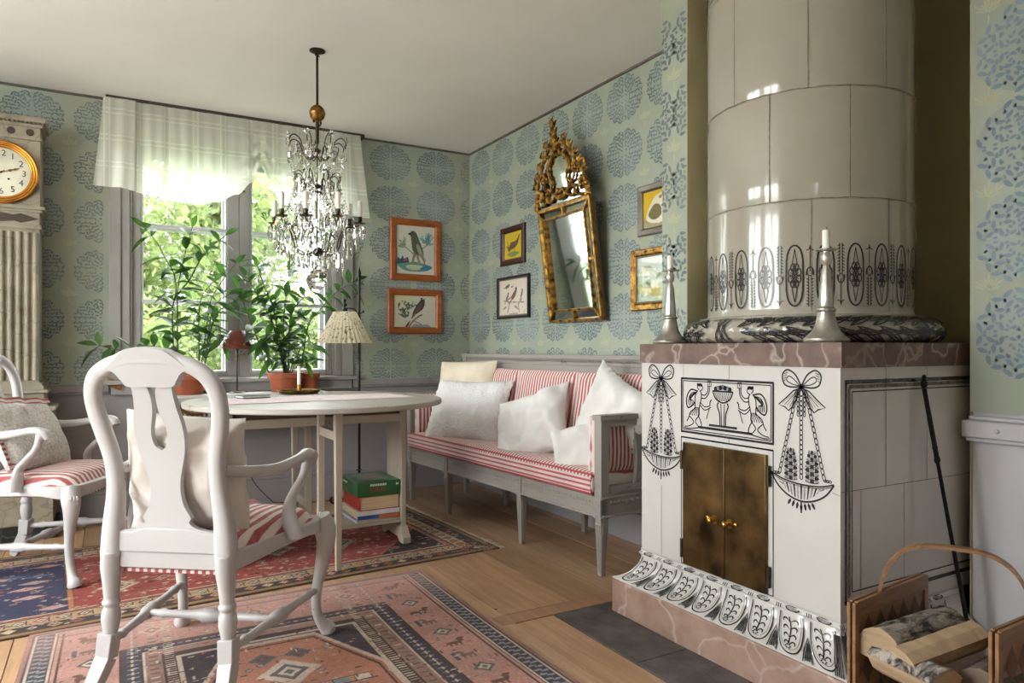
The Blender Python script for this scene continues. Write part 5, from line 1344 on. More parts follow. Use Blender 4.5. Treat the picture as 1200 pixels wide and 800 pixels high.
# ------------------------------------------------------------------ floor lamp
FX, FY = onY(421, 500, 4.84).x, 4.84
t = thing('floor_lamp', 'black wrought iron floor lamp with scrolled feet beside the window', 'floor lamp', (FX, FY, 0))
m = MB(); m.tube([(FX, FY, .10), (FX, FY, 1.60)], .0095, 10); m.lathe([(.0, 0), (.016, .012), (.012, .025), (.014, .035), (.005, .07), (.0, .10)], (FX, FY, 1.59), 10)
for z in [1.02 + .014 * k for k in range(8)]: m.lathe([(.010, 0), (.022, .003), (.010, .006)], (FX, FY, z), 12)
m.lathe([(.01, 0), (.026, .004), (.01, .008)], (FX, FY, .24), 12); m.build('pole', [M['iron']], t)
for k in range(3):
    a = k * 2 * PI / 3 + .5; ca, sa = math.cos(a), math.sin(a); m = MB()
    sp_ = [(.0, .20), (.02, .16), (.05, .13), (.09, .145), (.12, .13), (.135, .08), (.13, .03), (.15, .008), (.19, .008), (.205, .03), (.19, .05)]
    m.tube([(FX + r * ca, FY + r * sa, z) for r, z in cr(sp_, 4)], .0075, 8)
    inn = [(.03, .075), (.045, .10), (.075, .105), (.095, .085), (.085, .06), (.065, .062), (.062, .078)]
    m.tube([(FX + r * ca, FY + r * sa, z) for r, z in cr(inn, 4)], .006, 8); m.build('scroll_foot', [M['iron']], t)
sx_ = onY(404, 380, 4.80)
m = MB(); m.tube(cr([(FX, FY, 1.34), (FX - .02, FY, 1.352), (FX - .04, 4.82, 1.375), (sx_.x + .02, 4.80, 1.378), (sx_.x, 4.80, 1.375)], 5), .004, 8)
m.tube([(sx_.x, 4.80, 1.33), (sx_.x, 4.80, 1.42)], .006, 8); m.ell((sx_.x, 4.80, 1.43), (.010, .010, .012)); m.ell((sx_.x + .008, 4.80, 1.40), (.008, .006, .010)); m.lathe([(.012, 0), (.022, .01), (.018, .035), (.008, .045)], (sx_.x, 4.80, 1.335), 12)
m.ell((FX + .03, FY, 1.36), (.007, .007, .010)); m.tube([(FX, FY, 1.34), (FX + .03, FY, 1.36)], .004, 6)
m.build('arm', [M['iron']], t)
def shade_mat():
    s = NT('printed_lamp_shade'); p = s.obj(); w = s.n('ShaderNodeTexVoronoi', {'Vector': p, 'Scale': 26.0}).outputs[0]; n = s.noise(p, 22, 3, .6, 2.5)
    k = s.math('GREATER_THAN', n, .60); c = s.mix(k, C(226, 218, 192), C(120, 104, 84))
    d = s.n('ShaderNodeBsdfDiffuse', {0: c}); tr = s.n('ShaderNodeBsdfTranslucent', {0: c})
    return s.done(s.n('ShaderNodeMixShader', {0: .45, 1: d.outputs[0], 2: tr.outputs[0]}).outputs[0])
m = MB(); NP = 34
def shd(u, v):
    a = u * 2 * PI; r = (.078 + (.182 - .078) * v) * (1 + .035 * (.4 + v) * math.cos(NP * a)); return Vector((sx_.x + r * math.cos(a), 4.80 + r * math.sin(a), 1.352 - .215 * v))
m.grid(NP * 6, 6, shd, wx=True); m.build('lamp_shade', [shade_mat()], t, smooth=60)
m = MB(); m.tube(cr([tuple(onY(u, v, 4.98)) for u, v in ((277, 503), (281, 520), (288, 545), (300, 568), (320, 588))], 5), .003, 6)
m.tube(cr([tuple(onY(320, 588, 4.98)), (1.2, 5.0, .02), (1.45, 5.02, .01), (1.62, 5.08, .01)], 5), .003, 6)
tag(m.build('power_cord', [M['iron']], None), 'thin black lamp cord hanging behind the table below the radiator cover', 'cord')

# ------------------------------------------------------------------ potted plants
def pot(x, y, z, r, h, par):
    m = MB(); m.lathe([(r * .72, 0), (r * .74, .004), (r * .90, h * .70), (r * .92, h * .72), (r * 1.0, h * .73), (r * 1.02, h * .98), (r * .98, h), (r * .90, h), (r * .86, h * .86), (0, h * .86)], (x, y, z), 36, caps=True)
    o = m.build('pot', [M['terracotta']], par, smooth=40)
    m = MB(); m.lathe([(0, 0), (r * .85, 0)], (x, y, z + h * .88), 24, caps=False); m.build('soil', [M['soil']], par)
    return o
def leaf_mesh(m, base, d, up, L, W, droop):
    d = d.normalized(); side = d.cross(up)
    if side.length < .1: side = d.orthogonal()
    side.normalize(); n = side.cross(d).normalized()
    prof = [(0, .05), (.12, .45), (.35, 1.0), (.6, .92), (.82, .5), (1.0, .02)]; vs = []
    for t, w in prof:
        c = base + d * (L * t) + Vector((0, 0, -1)) * droop * L * t * t; cup = n * (W * .16 * w)
        vs += [c - side * W * .5 * w + cup, c, c + side * W * .5 * w + cup]
    fs = []
    for i in range(len(prof) - 1): fs += [(3 * i, 3 * i + 1, 3 * i + 4, 3 * i + 3), (3 * i + 1, 3 * i + 2, 3 * i + 5, 3 * i + 4)]
    m.add(vs, fs)
def plant(label, x, y, r, h, stems, seed, Y=5.0, L0=.142, stems_depth=.10, every=.055, start=.25):
    rg = random.Random(seed); t = thing('potted_plant', label, 'potted plant', (x, y, .801)); pot(x, y, .801, r, h, t)
    ms, ml = MB(), MB()
    for si, st_ in enumerate(stems):
        yo = rg.uniform(-1, .4) * stems_depth
        P_ = [Vector(onY(u, v, Y + yo * (i / max(1, len(st_) - 1)))) for i, (u, v) in enumerate(st_)]
        P_ = [Vector(p) for p in cr(P_, 6)]; ms.tube(P_, [.0048 * (1 - .7 * i / len(P_)) + .0008 for i in range(len(P_))], 6)
        d = 0; tot = sum((b - a).length for a, b in zip(P_, P_[1:])); acc = 0; nxt = tot * start; side = 1
        for a, b in zip(P_, P_[1:]):
            l = (b - a).length; acc += l
            while acc >= nxt and nxt < tot:
                ax = (b - a).normalized(); ph = rg.uniform(0, 2 * PI)
                for k in (0, 1):
                    if rg.random() < .12: continue
                    o = ax.orthogonal().normalized(); o = Matrix.Rotation(ph + k * PI + rg.uniform(-.5, .5), 3, ax) @ o
                    dr = (ax * rg.uniform(.1, .6) + o + Vector((0, 0, rg.uniform(-.3, .35)))); dr.y *= .75
                    if b.y + dr.y * L0 > 5.17: dr.y = -abs(dr.y)
                    leaf_mesh(ml, b, dr, Vector((rg.uniform(-.3, .3), rg.uniform(-.8, .2), 1)), L0 * rg.uniform(.7, 1.2), L0 * rg.uniform(.30, .42), rg.uniform(.05, .45))
                nxt += every * rg.uniform(.7, 1.3)
        leaf_mesh(ml, P_[-1], P_[-1] - P_[-3], Vector((0, -1, .5)), L0 * .8, L0 * .25, .2)
    ms.build('stem', [M['stem']], t, smooth=60); ml.build('foliage', [M['leaf']], t, smooth=70)
    return t
pl = plant('tall houseplant with long bare stems in a terracotta pot, left in the window', .464, 5.035, .122, .13, [
    [(218, 446), (205, 420), (202, 366), (206, 343), (204, 321), (195, 305), (183, 283), (169, 267)],
    [(219, 446), (209, 416), (208, 366), (208, 340), (213, 314), (219, 288), (225, 267)],
    [(208, 345), (223, 326), (233, 307), (247, 290), (264, 276)],
    [(226, 446), (233, 430), (233, 369), (238, 345), (250, 330)],
    [(228, 446), (235, 430), (242, 383), (247, 352), (261, 328), (276, 309)],
    [(229, 446), (240, 426), (245, 383), (252, 357), (268, 345)],
    [(242, 400), (252, 372), (262, 360), (280, 350)],
    [(226, 440), (214, 422), (202, 414), (176, 405), (147, 411), (114, 404)],
    [(240, 420), (247, 395), (256, 385), (262, 400)]], 11, Y=5.03, start=.22)
pr_ = plant('bushy leafy houseplant in a terracotta pot at the right half of the window', 1.085, 5.02, .122, .13, [
    [(330, 442), (316, 438), (304, 403), (291, 370), (280, 339)], [(334, 442), (321, 384), (299, 341), (290, 325)],
    [(336, 442), (332, 389), (335, 348), (338, 318)], [(338, 442), (340, 375), (351, 353), (366, 339)],
    [(345, 442), (352, 431), (361, 382), (373, 365), (392, 344), (416, 329)], [(335, 442), (321, 365), (311, 339), (302, 313)],
    [(338, 442), (330, 410), (312, 395), (303, 400)], [(340, 442), (350, 412), (360, 400), (370, 404)], [(336, 442), (338, 420), (325, 415), (315, 425)],
    [(338, 442), (345, 420), (352, 415), (358, 424)], [(336, 442), (334, 400), (345, 380), (352, 372)], [(337, 442), (328, 400), (318, 372), (322, 352)]], 12, Y=5.02, start=.28, every=.05)
t = thing('flower_pot', 'second smaller terracotta pot half hidden behind the bushy plant pot', 'flower pot', (1.245, 5.075, .801)); pot(1.245, 5.075, .801, .085, .125, t)
m = MB(); q = onY(203, 410, 4.98); m.ell((q.x, q.y, q.z), (.026, .010, .026)); tag(m.build('plant_label', [basic('green_glass', C(70, 84, 72), .3)], pl, smooth=60))
# ------------------------------------------------------------------ framed bird prints
CREAM = C(196, 196, 180)
def framed(label, wall, a0, a1, z0, z1, fw, fmat, paint, group='framed prints on the wallpaper', nx=90, fd=.022, mat_w=0.0, tilt=0.0, inner=None):
    # a0<a1 along the wall; on the north wall a = x, on the east wall a = -y (so that it grows to the right)
    if wall == 'n': f = lambda p, q, h: Vector((p, YN - .002 - h, q))
    else: f = lambda p, q, h: Vector((XE - .002 - h, -p, q))
    cx, cz = (a0 + a1) / 2, (z0 + z1) / 2
    g = f
    if tilt:
        def g(p, q, h, f=f):
            dx, dz = p - cx, q - cz; return f(cx + dx * math.cos(tilt) - dz * math.sin(tilt), cz + dx * math.sin(tilt) + dz * math.cos(tilt), h)
    t = thing('picture_frame', label, 'picture', tuple(f(cx, z0, 0)), group=group)
    m = MB()
    prof_ = [(0, 0), (0, fd * .75), (fw * .15, fd), (fw * .75, fd * .92), (fw, fd * .55), (fw, 0)]
    for i in range(4):
        c = [((a0, z0), (1, 1)), ((a1, z0), (-1, 1)), ((a1, z1), (-1, -1)), ((a0, z1), (1, -1))]
        (pa, sa), (pb, sb) = c[i], c[(i + 1) % 4]; n = len(prof_)
        vs = [g(pa[0] + sa[0] * w, pa[1] + sa[1] * w, h) for w, h in prof_] + [g(pb[0] + sb[0] * w, pb[1] + sb[1] * w, h) for w, h in prof_]
        m.add(vs, [(k, k + 1, n + k + 1, n + k) for k in range(n - 1)])
    m.build('frame', [fmat], t, smooth=30, recalc=False)
    if inner:
        m = MB(); w0 = fw - .004; w1 = fw + .008
        for i in range(4):
            (pa, sa), (pb, sb) = c[i], c[(i + 1) % 4]
            m.add([g(pa[0] + sa[0] * w, pa[1] + sa[1] * w, fd * .6) for w in (w0, w1)] + [g(pb[0] + sb[0] * w, pb[1] + sb[1] * w, fd * .6) for w in (w0, w1)], [(0, 1, 3, 2)])
        m.build('slip', [inner], t, smooth=0)
    W_, H_ = a1 - a0 - 2 * fw, z1 - z0 - 2 * fw
    cv = Canvas(W_, H_, nx, int(nx * H_ / W_), CREAM); paint(cv, W_, H_)
    cv.mesh('print', [M['print']], lambda x, y: tuple(g(a0 + fw + x, z0 + fw + y, .006)), t)
    m = MB(); m.add([g(a0 + fw - .002, z0 + fw - .002, .010), g(a1 - fw + .002, z0 + fw - .002, .010), g(a1 - fw + .002, z1 - fw + .002, .010), g(a0 + fw - .002, z1 - fw + .002, .010)], [(0, 1, 2, 3)]); m.build('glass', [M['picglass']], t, smooth=0)
    return t
M['print'] = vcol('print_paper', .85, 60, .06, .05)
def bird(cv, W, H, pts_body, body, wing, wpts, branch=None, legs=None):
    pass
def sc_(W, H, pts): return [(x * W, y * H) for x, y in pts]
def tree_sprigs(cv, W, H, x, y, s, col, seed, n=14, spread=(.2, 2.9)):
    rg = random.Random(seed)
    for k in range(n):
        a = rg.uniform(*spread); l = s * rg.uniform(.5, 1); x1, y1 = x + l * math.cos(a) * W, y + l * math.sin(a) * H
        cv.line([(x * W, y * H), (x1 * 1, y1)], .0018, C(120, 120, 100)) if False else cv.line([(x * W, y * H), (x * W + l * math.cos(a) * W, y * H + l * math.sin(a) * H)], .0022, C(116, 118, 98))
        for j in range(5):
            t_ = .4 + .15 * j; cv.ellipse(x * W + l * t_ * math.cos(a) * W + rg.uniform(-.008, .008), y * H + l * t_ * math.sin(a) * H + rg.uniform(-.008, .008), .008, .004, col, a)
def p1(cv, W, H):
    cv.c[:] = C(198, 202, 190)
    cv.poly(sc_(W, H, cr([(.02, .20), (.10, .28), (.30, .24), (.5, .26), (.75, .22), (.95, .16), (.80, .08), (.5, .05), (.2, .08)], 4, True)), C(96, 140, 132)); cv.poly(sc_(W, H, cr([(.25, .17), (.5, .2), (.75, .16), (.6, .10), (.35, .10)], 4, True)), C(176, 192, 160))
    cv.poly(sc_(W, H, [(.02, .20), (.04, .34), (.12, .30), (.16, .38), (.22, .30), (.30, .36), (.34, .24)]), C(44, 74, 96)); cv.poly(sc_(W, H, [(.18, .26), (.24, .34), (.3, .27)]), C(150, 84, 50)); cv.poly(sc_(W, H, cr([(.62, .12), (.8, .2), (.95, .15), (.8, .09)], 4, True)), C(60, 130, 160))
    for a in ([(.42, .22), (.46, .36), (.50, .48)], [(.62, .22), (.56, .36), (.52, .50)]): cv.line(sc_(W, H, a), .020, C(138, 128, 112))
    cv.line(sc_(W, H, [(.48, .40), (.30, .52), (.14, .60)]), .009, C(140, 130, 112)); cv.line(sc_(W, H, [(.56, .44), (.74, .58), (.88, .68)]), .009, C(140, 130, 112))
    tree_sprigs(cv, W, H, .82, .62, .26, C(84, 140, 138), 2, 16, (.3, 2.6)); tree_sprigs(cv, W, H, .22, .55, .2, C(120, 140, 116), 3, 10, (1.0, 3.4))
    cv.poly(sc_(W, H, cr([(.36, .86), (.44, .90), (.52, .86), (.60, .72), (.68, .55), (.72, .42), (.66, .36), (.58, .40), (.48, .44), (.42, .52), (.40, .66), (.38, .78)], 4, True)), C(84, 92, 70))
    cv.poly(sc_(W, H, cr([(.52, .60), (.58, .62), (.68, .46), (.78, .28), (.70, .30), (.60, .42)], 4, True)), C(150, 150, 128)); cv.line(sc_(W, H, [(.66, .42), (.76, .20)]), .010, C(110, 116, 96))
    cv.ellipse(.345 * W, .825 * H, .010, .009, C(26, 26, 24)); cv.ellipse(.42 * W, .865 * H, .004, .004, C(20, 20, 18)); cv.line(sc_(W, H, [(.5, .44), (.5, .38)]), .005, C(110, 90, 80))
def p2(cv, W, H):
    cv.c[:] = C(200, 198, 182); cv.ellipse(.2 * W, .85 * H, .07, .04, C(206, 200, 150), a=.5)
    cv.line(sc_(W, H, [(.36, .02), (.46, .20), (.60, .36), (.66, .40)]), .012, C(120, 84, 74)); cv.line(sc_(W, H, [(.46, .2), (.62, .12), (.66, .05)]), .007, C(120, 92, 80)); cv.line(sc_(W, H, [(.40, .10), (.55, .30)]), .008, C(150, 100, 96))
    cv.poly(sc_(W, H, cr([(.70, .92), (.74, .84), (.72, .66), (.64, .52), (.50, .38), (.38, .20), (.27, .02), (.33, .02), (.42, .30), (.46, .50), (.54, .70), (.62, .84), (.64, .92), (.67, .95)], 4, True)), C(72, 60, 54))
    cv.poly(sc_(W, H, cr([(.66, .74), (.62, .56), (.50, .40), (.44, .34), (.50, .52), (.58, .68)], 4, True)), C(96, 80, 70)); cv.poly(sc_(W, H, [(.70, .90), (.78, .93), (.70, .87)]), C(60, 52, 46)); cv.ellipse(.69 * W, .905 * H, .004, .004, C(210, 200, 170))
    tree_sprigs(cv, W, H, .10, .55, .28, C(62, 86, 66), 4, 8, (-.8, 1.7)); tree_sprigs(cv, W, H, .36, .55, .28, C(62, 86, 66), 5, 7, (.9, 2.2)); tree_sprigs(cv, W, H, .28, .3, .2, C(70, 92, 70), 6, 7, (1, 3))
    cv.poly(sc_(W, H, cr([(.40, .0), (.5, .10), (.66, .08), (.80, .09), (.9, .0)], 4)), C(86, 112, 140), .7)
def p3(cv, W, H):
    cv.c[:] = C(204, 176, 40)
    cv.poly(sc_(W, H, cr([(.15, .18), (.4, .26), (.7, .24), (.85, .16), (.5, .06)], 4, True)), C(110, 140, 80))
    tree_sprigs(cv, W, H, .3, .25, .4, C(120, 110, 50), 7, 12, (.8, 2.4))
    cv.poly(sc_(W, H, cr([(.30, .50), (.40, .62), (.60, .64), (.74, .72), (.82, .86), (.86, .80), (.80, .62), (.70, .46), (.50, .36), (.36, .38), (.18, .30)], 4, True)), C(96, 78, 56)); cv.line(sc_(W, H, [(.83, .84), (.92, .86)]), .004, C(70, 60, 50))
    for a in (.48, .58): cv.line(sc_(W, H, [(a, .38), (a, .22)]), .004, C(80, 70, 50))
def p4(cv, W, H):
    cv.c[:] = C(216, 206, 192); rg = random.Random(9)
    cv.line(sc_(W, H, [(.30, .10), (.36, .30), (.30, .44), (.45, .52)]), .012, C(138, 124, 116)); cv.line(sc_(W, H, [(.70, .10), (.66, .30), (.78, .44)]), .010, C(138, 124, 116)); cv.line(sc_(W, H, [(.15, .42), (.5, .36), (.85, .34)]), .007, C(138, 124, 116))
    for x, y, s, a, c in ((.28, .80, .9, .2, C(110, 96, 90)), (.52, .56, 1.5, .75, C(120, 84, 80)), (.28, .50, 1.0, .9, C(130, 116, 108)), (.78, .56, .9, 1.1, C(130, 108, 100)), (.45, .78, .5, 0, C(140, 120, 110)), (.2, .22, .6, .3, C(150, 130, 120)), (.6, .22, .6, 2.6, C(140, 124, 114))):
        cv.ellipse(x * W, y * H, .034 * s, .013 * s, c, a); cv.ellipse(x * W + .034 * s * math.cos(a + .2), y * H + .034 * s * math.sin(a + .2), .010 * s, .009 * s, C(96, 76, 74)); cv.line([(x * W - .03 * s * math.cos(a), y * H - .03 * s * math.sin(a)), (x * W - .06 * s * math.cos(a), y * H - .06 * s * math.sin(a))], .007 * s, c)
    for k in range(18): cv.ellipse(rg.random() * W, rg.uniform(.05, .9) * H, .006, .003, C(160, 146, 132), rg.random() * 3)
    cv.line(sc_(W, H, [(.35, .05), (.65, .05)]), .003, C(120, 110, 100))
def p5(cv, W, H):
    cv.c[:] = C(206, 172, 30); cv.rect(0, W, 0, .25 * H, C(150, 140, 96))
    cv.poly(sc_(W, H, cr([(.08, .30), (.20, .64), (.36, .86), (.56, .90), (.66, .76), (.60, .62), (.80, .44), (.85, .22), (.5, .1), (.2, .14)], 4, True)), C(214, 206, 184)); cv.poly(sc_(W, H, cr([(.14, .36), (.3, .62), (.48, .56), (.5, .3), (.3, .2)], 4, True)), C(120, 112, 72)); cv.ellipse(.48 * W, .80 * H, .012, .010, C(150, 110, 60))
def p6(cv, W, H):
    cv.c[:] = C(172, 186, 160); cv.rect(0, W, .6 * H, H, C(196, 206, 196)); rg = random.Random(5)
    for k in range(60): cv.ellipse(rg.random() * W, rg.uniform(.15, .75) * H, rg.uniform(.008, .03), rg.uniform(.006, .02), random.Random(k).choice([C(130, 140, 96), C(150, 158, 110), C(184, 186, 140), C(110, 124, 96), C(190, 180, 110)]), a=.6)
    cv.poly(sc_(W, H, cr([(.1, .25), (.3, .35), (.6, .3), (.9, .2), (.5, .12)], 4, True)), C(186, 170, 96), .7); cv.poly(sc_(W, H, cr([(.6, .55), (.8, .62), (.85, .42), (.7, .35)], 4, True)), C(96, 112, 96), .8); cv.line(sc_(W, H, [(.62, .5), (.82, .6)]), .008, C(220, 224, 210))
WF = wood('orange_birch_frame', C(132, 66, 26), C(176, 98, 46), 0, .4, 1.5)
framed('birch-framed print of a green parrot on a stump, upper of the two by the window', 'n', 1.905, 2.330, 1.632, 2.115, .052, WF, p1, fd=.026)
framed('birch-framed print of a dark brown bird on a twig, below the green parrot', 'n', 1.885, 2.342, 1.215, 1.566, .052, WF, p2, fd=.026)
framed('small dark brown frame with a brown bird on yellow, above the sofa by the corner', 'e', -4.645, -4.30, 1.715, 1.998, .045, basic('dark_frame', C(66, 34, 24), .35), p3)
framed('thin black frame with several small grey birds on branches, below the yellow print', 'e', -4.70, -4.238, 1.320, 1.632, .020, basic('black_frame', C(34, 28, 28), .35), p4, inner=basic('grey_slip', C(120, 112, 104), .6))
framed('silver-framed print of a pale bird on yellow, upper right beside the wall stub', 'e', -3.066, -2.70, 1.722, 2.0, .040, basic('silver_frame', C(128, 120, 112), .3, .7), p5)
framed('gilt-framed pale landscape print, lower right beside the wall stub', 'e', -3.125, -2.68, 1.310, 1.650, .040, M['gilt'], p6, inner=basic('dark_slip', C(110, 84, 40), .5))

# ------------------------------------------------------------------ gilt mirror leaning out from the wall
mir = thing('wall_mirror', 'tall gilt rococo mirror with carved openwork crest, leaning out above the sofa', 'mirror', (2.585, 3.63, 1.27))
LEAN = math.atan(.13)
def mf(p, q, h):       # p to the right, q up along the mirror, h out of it
    ca, sa = math.cos(LEAN), math.sin(LEAN); return Vector((2.575 - q * sa - h * ca - (p + .30) * .032, 3.63 - p - h * .032, 1.27 + q * ca - h * sa))
m = MB(); BW, BH = .30, .735
m.prism([(-BW, 0), (BW, 0), (BW, BH), (-BW, BH)], -.02, .002, mf); m.build('backboard', [M['table_dark']], mir)
def bar(m, pts, w, h, h0=0.0):
    for a, b in zip(pts, pts[1:]):
        dx, dy = b[0] - a[0], b[1] - a[1]; l = math.hypot(dx, dy); nx, ny = -dy / l * w / 2, dx / l * w / 2
        m.prism([(a[0] - nx, a[1] - ny), (b[0] - nx, b[1] - ny), (b[0] + nx, b[1] + ny), (a[0] + nx, a[1] + ny)], h0, h0 + h, mf)
IW, I0, I1 = .232, .075, .665
m = MB(); R_ = [(-BW + .008, .008), (BW - .008, .008), (BW - .008, BH - .008), (-BW + .008, BH - .008), (-BW + .008, .008)]
bar(m, [(-BW, .008), (BW, .008)], .016, .022); bar(m, [(BW - .008, 0), (BW - .008, BH)], .016, .022); bar(m, [(-BW, BH - .008), (BW, BH - .008)], .018, .026); bar(m, [(-BW + .008, 0), (-BW + .008, BH)], .016, .022)
bar(m, [(-IW, I0), (IW, I0)], .014, .026); bar(m, [(IW, I0), (IW, I1)], .014, .026); bar(m, [(-IW, I1), (IW, I1)], .014, .026); bar(m, [(-IW, I0), (-IW, I1)], .014, .026)
for sx in (-1, 1):
    bar(m, [(sx * IW, I0), (sx * (BW - .01), .01)], .012, .024); bar(m, [(sx * IW, I1), (sx * (BW - .01), BH - .01)], .012, .024); bar(m, [(sx * IW, .37), (sx * (BW - .01), .37)], .016, .026)
    for k in range(20): m.ell(mf(sx * IW, I0 + .02 + k * .029, .026), (.006, .006, .011), 6, 4)
for k in range(16): m.ell(mf(-IW + .02 + k * .0285, I0, .026), (.006, .011, .006), 6, 4); m.ell(mf(-IW + .02 + k * .0285, I1, .026), (.006, .011, .006), 6, 4)
bar(m, [(0, .01), (0, I0)], .014, .024); bar(m, [(0, I1), (0, BH - .01)], .014, .024)
m.build('frame', [M['gilt']], mir, smooth=40, recalc=False)
m = MB(); m.add([mf(-IW, I0, .008), mf(IW, I0, .008), mf(IW, I1, .008), mf(-IW, I1, .008)], [(0, 1, 2, 3)]); m.build('mirror_glass', [M['mirror']], mir, smooth=0)
m = MB(); B = BW - .014
for q in ([(-B, .014, .004), (B, .014, .004), (IW, I0, .014), (-IW, I0, .014)], [(B, .014, .004), (B, BH - .014, .004), (IW, I1, .014), (IW, I0, .014)], [(B, BH - .014, .004), (-B, BH - .014, .004), (-IW, I1, .014), (IW, I1, .014)], [(-B, BH - .014, .004), (-B, .014, .004), (-IW, I0, .014), (-IW, I1, .014)]):
    m.add([mf(*c) for c in q], [(0, 1, 2, 3)])
m.build('border_glass', [M['mirror']], mir, smooth=0)
# crest: bombe outline with pierced scrolls over mirror plates
cres = thing_c = None
m = MB(); q0 = BH
outer = [(-.27, .0), (-.285, .06), (-.265, .13), (-.215, .20), (-.185, .24), (-.15, .285), (-.10, .32), (-.07, .36), (-.05, .40)]
plate = cr([(-.25, .012), (-.255, .09), (-.20, .19), (-.13, .28), (-.05, .33), (.05, .33), (.13, .28), (.20, .19), (.255, .09), (.25, .012)], 5)
m.prism([(a, q0 + b) for a, b in plate], .002, .008, mf); m.build('crest_glass', [M['mirror']], mir, smooth=0)
m = MB()
def scroll(pts, r=.011, h=.020, n=5, bump=.3):
    P_ = cr([(a, q0 + b) for a, b in pts], n); m.tube([mf(a, b, h) for a, b in P_], [r * (1 + bump * math.sin(i * 1.9)) for i in range(len(P_))], 8)
for sg in (-1, 1):
    s_ = lambda L_: [(sg * a, b) for a, b in L_]
    scroll(s_([(.275, .0), (.29, .05), (.272, .10), (.235, .115), (.22, .08), (.245, .055)]), .014)
    scroll(s_([(.272, .10), (.25, .17), (.20, .215), (.165, .205), (.17, .17), (.195, .165)]), .013)
    scroll(s_([(.20, .215), (.175, .27), (.12, .31), (.08, .30), (.09, .26)]), .012)
    scroll(s_([(.12, .31), (.09, .35), (.05, .36), (.03, .33), (.05, .30)]), .012)
    scroll(s_([(.0, .05), (.06, .06), (.10, .10), (.085, .15), (.115, .21), (.10, .27), (.05, .30), (.0, .305)]), .010)
    scroll(s_([(.10, .10), (.15, .12), (.175, .16)]), .008); scroll(s_([(.06, .06), (.12, .03), (.16, .05), (.15, .09), (.11, .08)]), .010); scroll(s_([(.15, .05), (.20, .02), (.25, .02)]), .009)
    for a, b, l, an in ((.275, .14, .05, .9), (.265, .06, .045, .3), (.235, .20, .05, 1.0), (.20, .25, .05, 1.1), (.15, .31, .05, 1.2), (.10, .36, .05, 1.3), (.285, .02, .04, .2)):
        for k in (-1, 0, 1):
            an_ = an + k * .55; e = (a + l * math.cos(an_), q0 + b + l * math.sin(an_)); m.tube([mf(sg * a, q0 + b, .018), mf(sg * (a + e[0]) / 2, (q0 + b + e[1]) / 2, .030), mf(sg * e[0], e[1], .020)], [.006, .011, .003], 6)
for k in range(7):     # central shell and flame finial
    an = PI / 2 + (k - 3) * .38; m.tube([mf(0, q0 + .335, .022), mf(.05 * math.cos(an), q0 + .335 + .05 * math.sin(an), .040), mf(.075 * math.cos(an), q0 + .34 + .075 * math.sin(an), .022)], [.010, .014, .004], 8)
for a, b, c_, d_, r in ((0, .38, .02, .44, .020), (.015, .42, -.025, .47, .017), (-.02, .45, .012, .50, .014), (.0, .40, .045, .46, .012), (0, .40, -.045, .445, .012), (.012, .47, .045, .50, .010), (-.01, .48, -.03, .515, .010), (.0, .49, .008, .53, .009)):
    m.tube([mf(a, q0 + b, .022), mf((a + c_) / 2 + .008, q0 + (b + d_) / 2, .036), mf(c_, q0 + d_, .024)], [r * .8, r, r * .35], 8)
scroll([(-.05, .05), (0, .035), (.05, .05), (.03, .09), (0, .075), (-.03, .09), (-.05, .05)], .012)
for sg in (-1, 1): m.ell(mf(sg * .285, q0 + .17, .02), (.012, .012, .030)); m.ell(mf(sg * .285, q0 + .205, .02), (.008, .008, .022))
m.build('carved_crest', [M['gilt']], mir, smooth=60)

# ------------------------------------------------------------------ longcase clock
KX, KF = -.512, 4.90
ck = thing('longcase_clock', 'tall faux-marble longcase clock with white dial and gilt ring at the left edge', 'clock', (KX, 5.02, 0))
B_ = lambda m, hw, y0, z0_, z1_, off=0: m.box(KX - hw, KX + hw, y0, 5.176, z0_, z1_)
m = MB(); B_(m, .27, KF - .03, 0, .085); m.build('marble_plinth', [M['blackmarble']], ck, bevel=.004)
m = MB(); B_(m, .25, KF - .02, .085, .74); B_(m, .262, KF - .03, .74, .765); B_(m, .205, KF + .01, .765, .84)
B_(m, .222, KF - .01, .84, .862); m.build('pedestal', [M['marble']], ck, bevel=.004)
m = MB(); B_(m, .200, KF + .005, .862, .885); B_(m, .190, KF + .012, .885, .90); B_(m, .178, KF + .020, .90, 1.79)
for k in range(9):
    x = KX - .160 + k * .040; m.tube([(x, KF + .020, .915), (x, KF + .020, 1.77)], .0155, 10)
m.build('fluted_case', [M['marble']], ck, smooth=50)
m = MB(); B_(m, .188, KF + .010, 1.79, 1.812); B_(m, .180, KF + .015, 1.812, 1.885); B_(m, .190, KF + .006, 1.885, 1.90); B_(m, .205, KF - .008, 1.90, 1.92)
m.prism([(KX - .165, 1.848), (KX - .0, 1.875), (KX + .165, 1.848), (KX, 1.822)], KF + .0135, KF + .0155, lambda p, q, h: Vector((p, h, q)), 1)
for x in (-.09, .09): m.prism([(KX + x - .085, 1.849), (KX + x, 1.876), (KX + x + .085, 1.849), (KX + x, 1.822)], KF + .010, KF + .0155, lambda p, q, h: Vector((p, h, q)), 1)
m.build('frieze', [M['marble'], basic('dark_inlay', C(64, 50, 42), .5)], ck, bevel=.002)
DZ = 2.098
m = MB(); B_(m, .184, KF + .010, 1.92, 2.30); m.build('hood', [M['marble']], ck, bevel=.003)
m = MB(); B_(m, .190, KF + .004, 2.30, 2.315); B_(m, .184, KF + .008, 2.315, 2.375); B_(m, .196, KF - .002, 2.375, 2.392); B_(m, .212, KF - .018, 2.40, 2.43)
for k in range(20): x = KX - .195 + k * .0205; m.box(x - .006, x + .006, KF - .012, KF + .01, 2.392, 2.402)
for k in range(4):
    x = KX - .135 + k * .09; m.prism([(x + a, 2.345 + b) for a, b in ellpts(0, 0, .020, .020, 16)], KF + .004, KF + .010, lambda p, q, h: Vector((p, h, q)), 1)
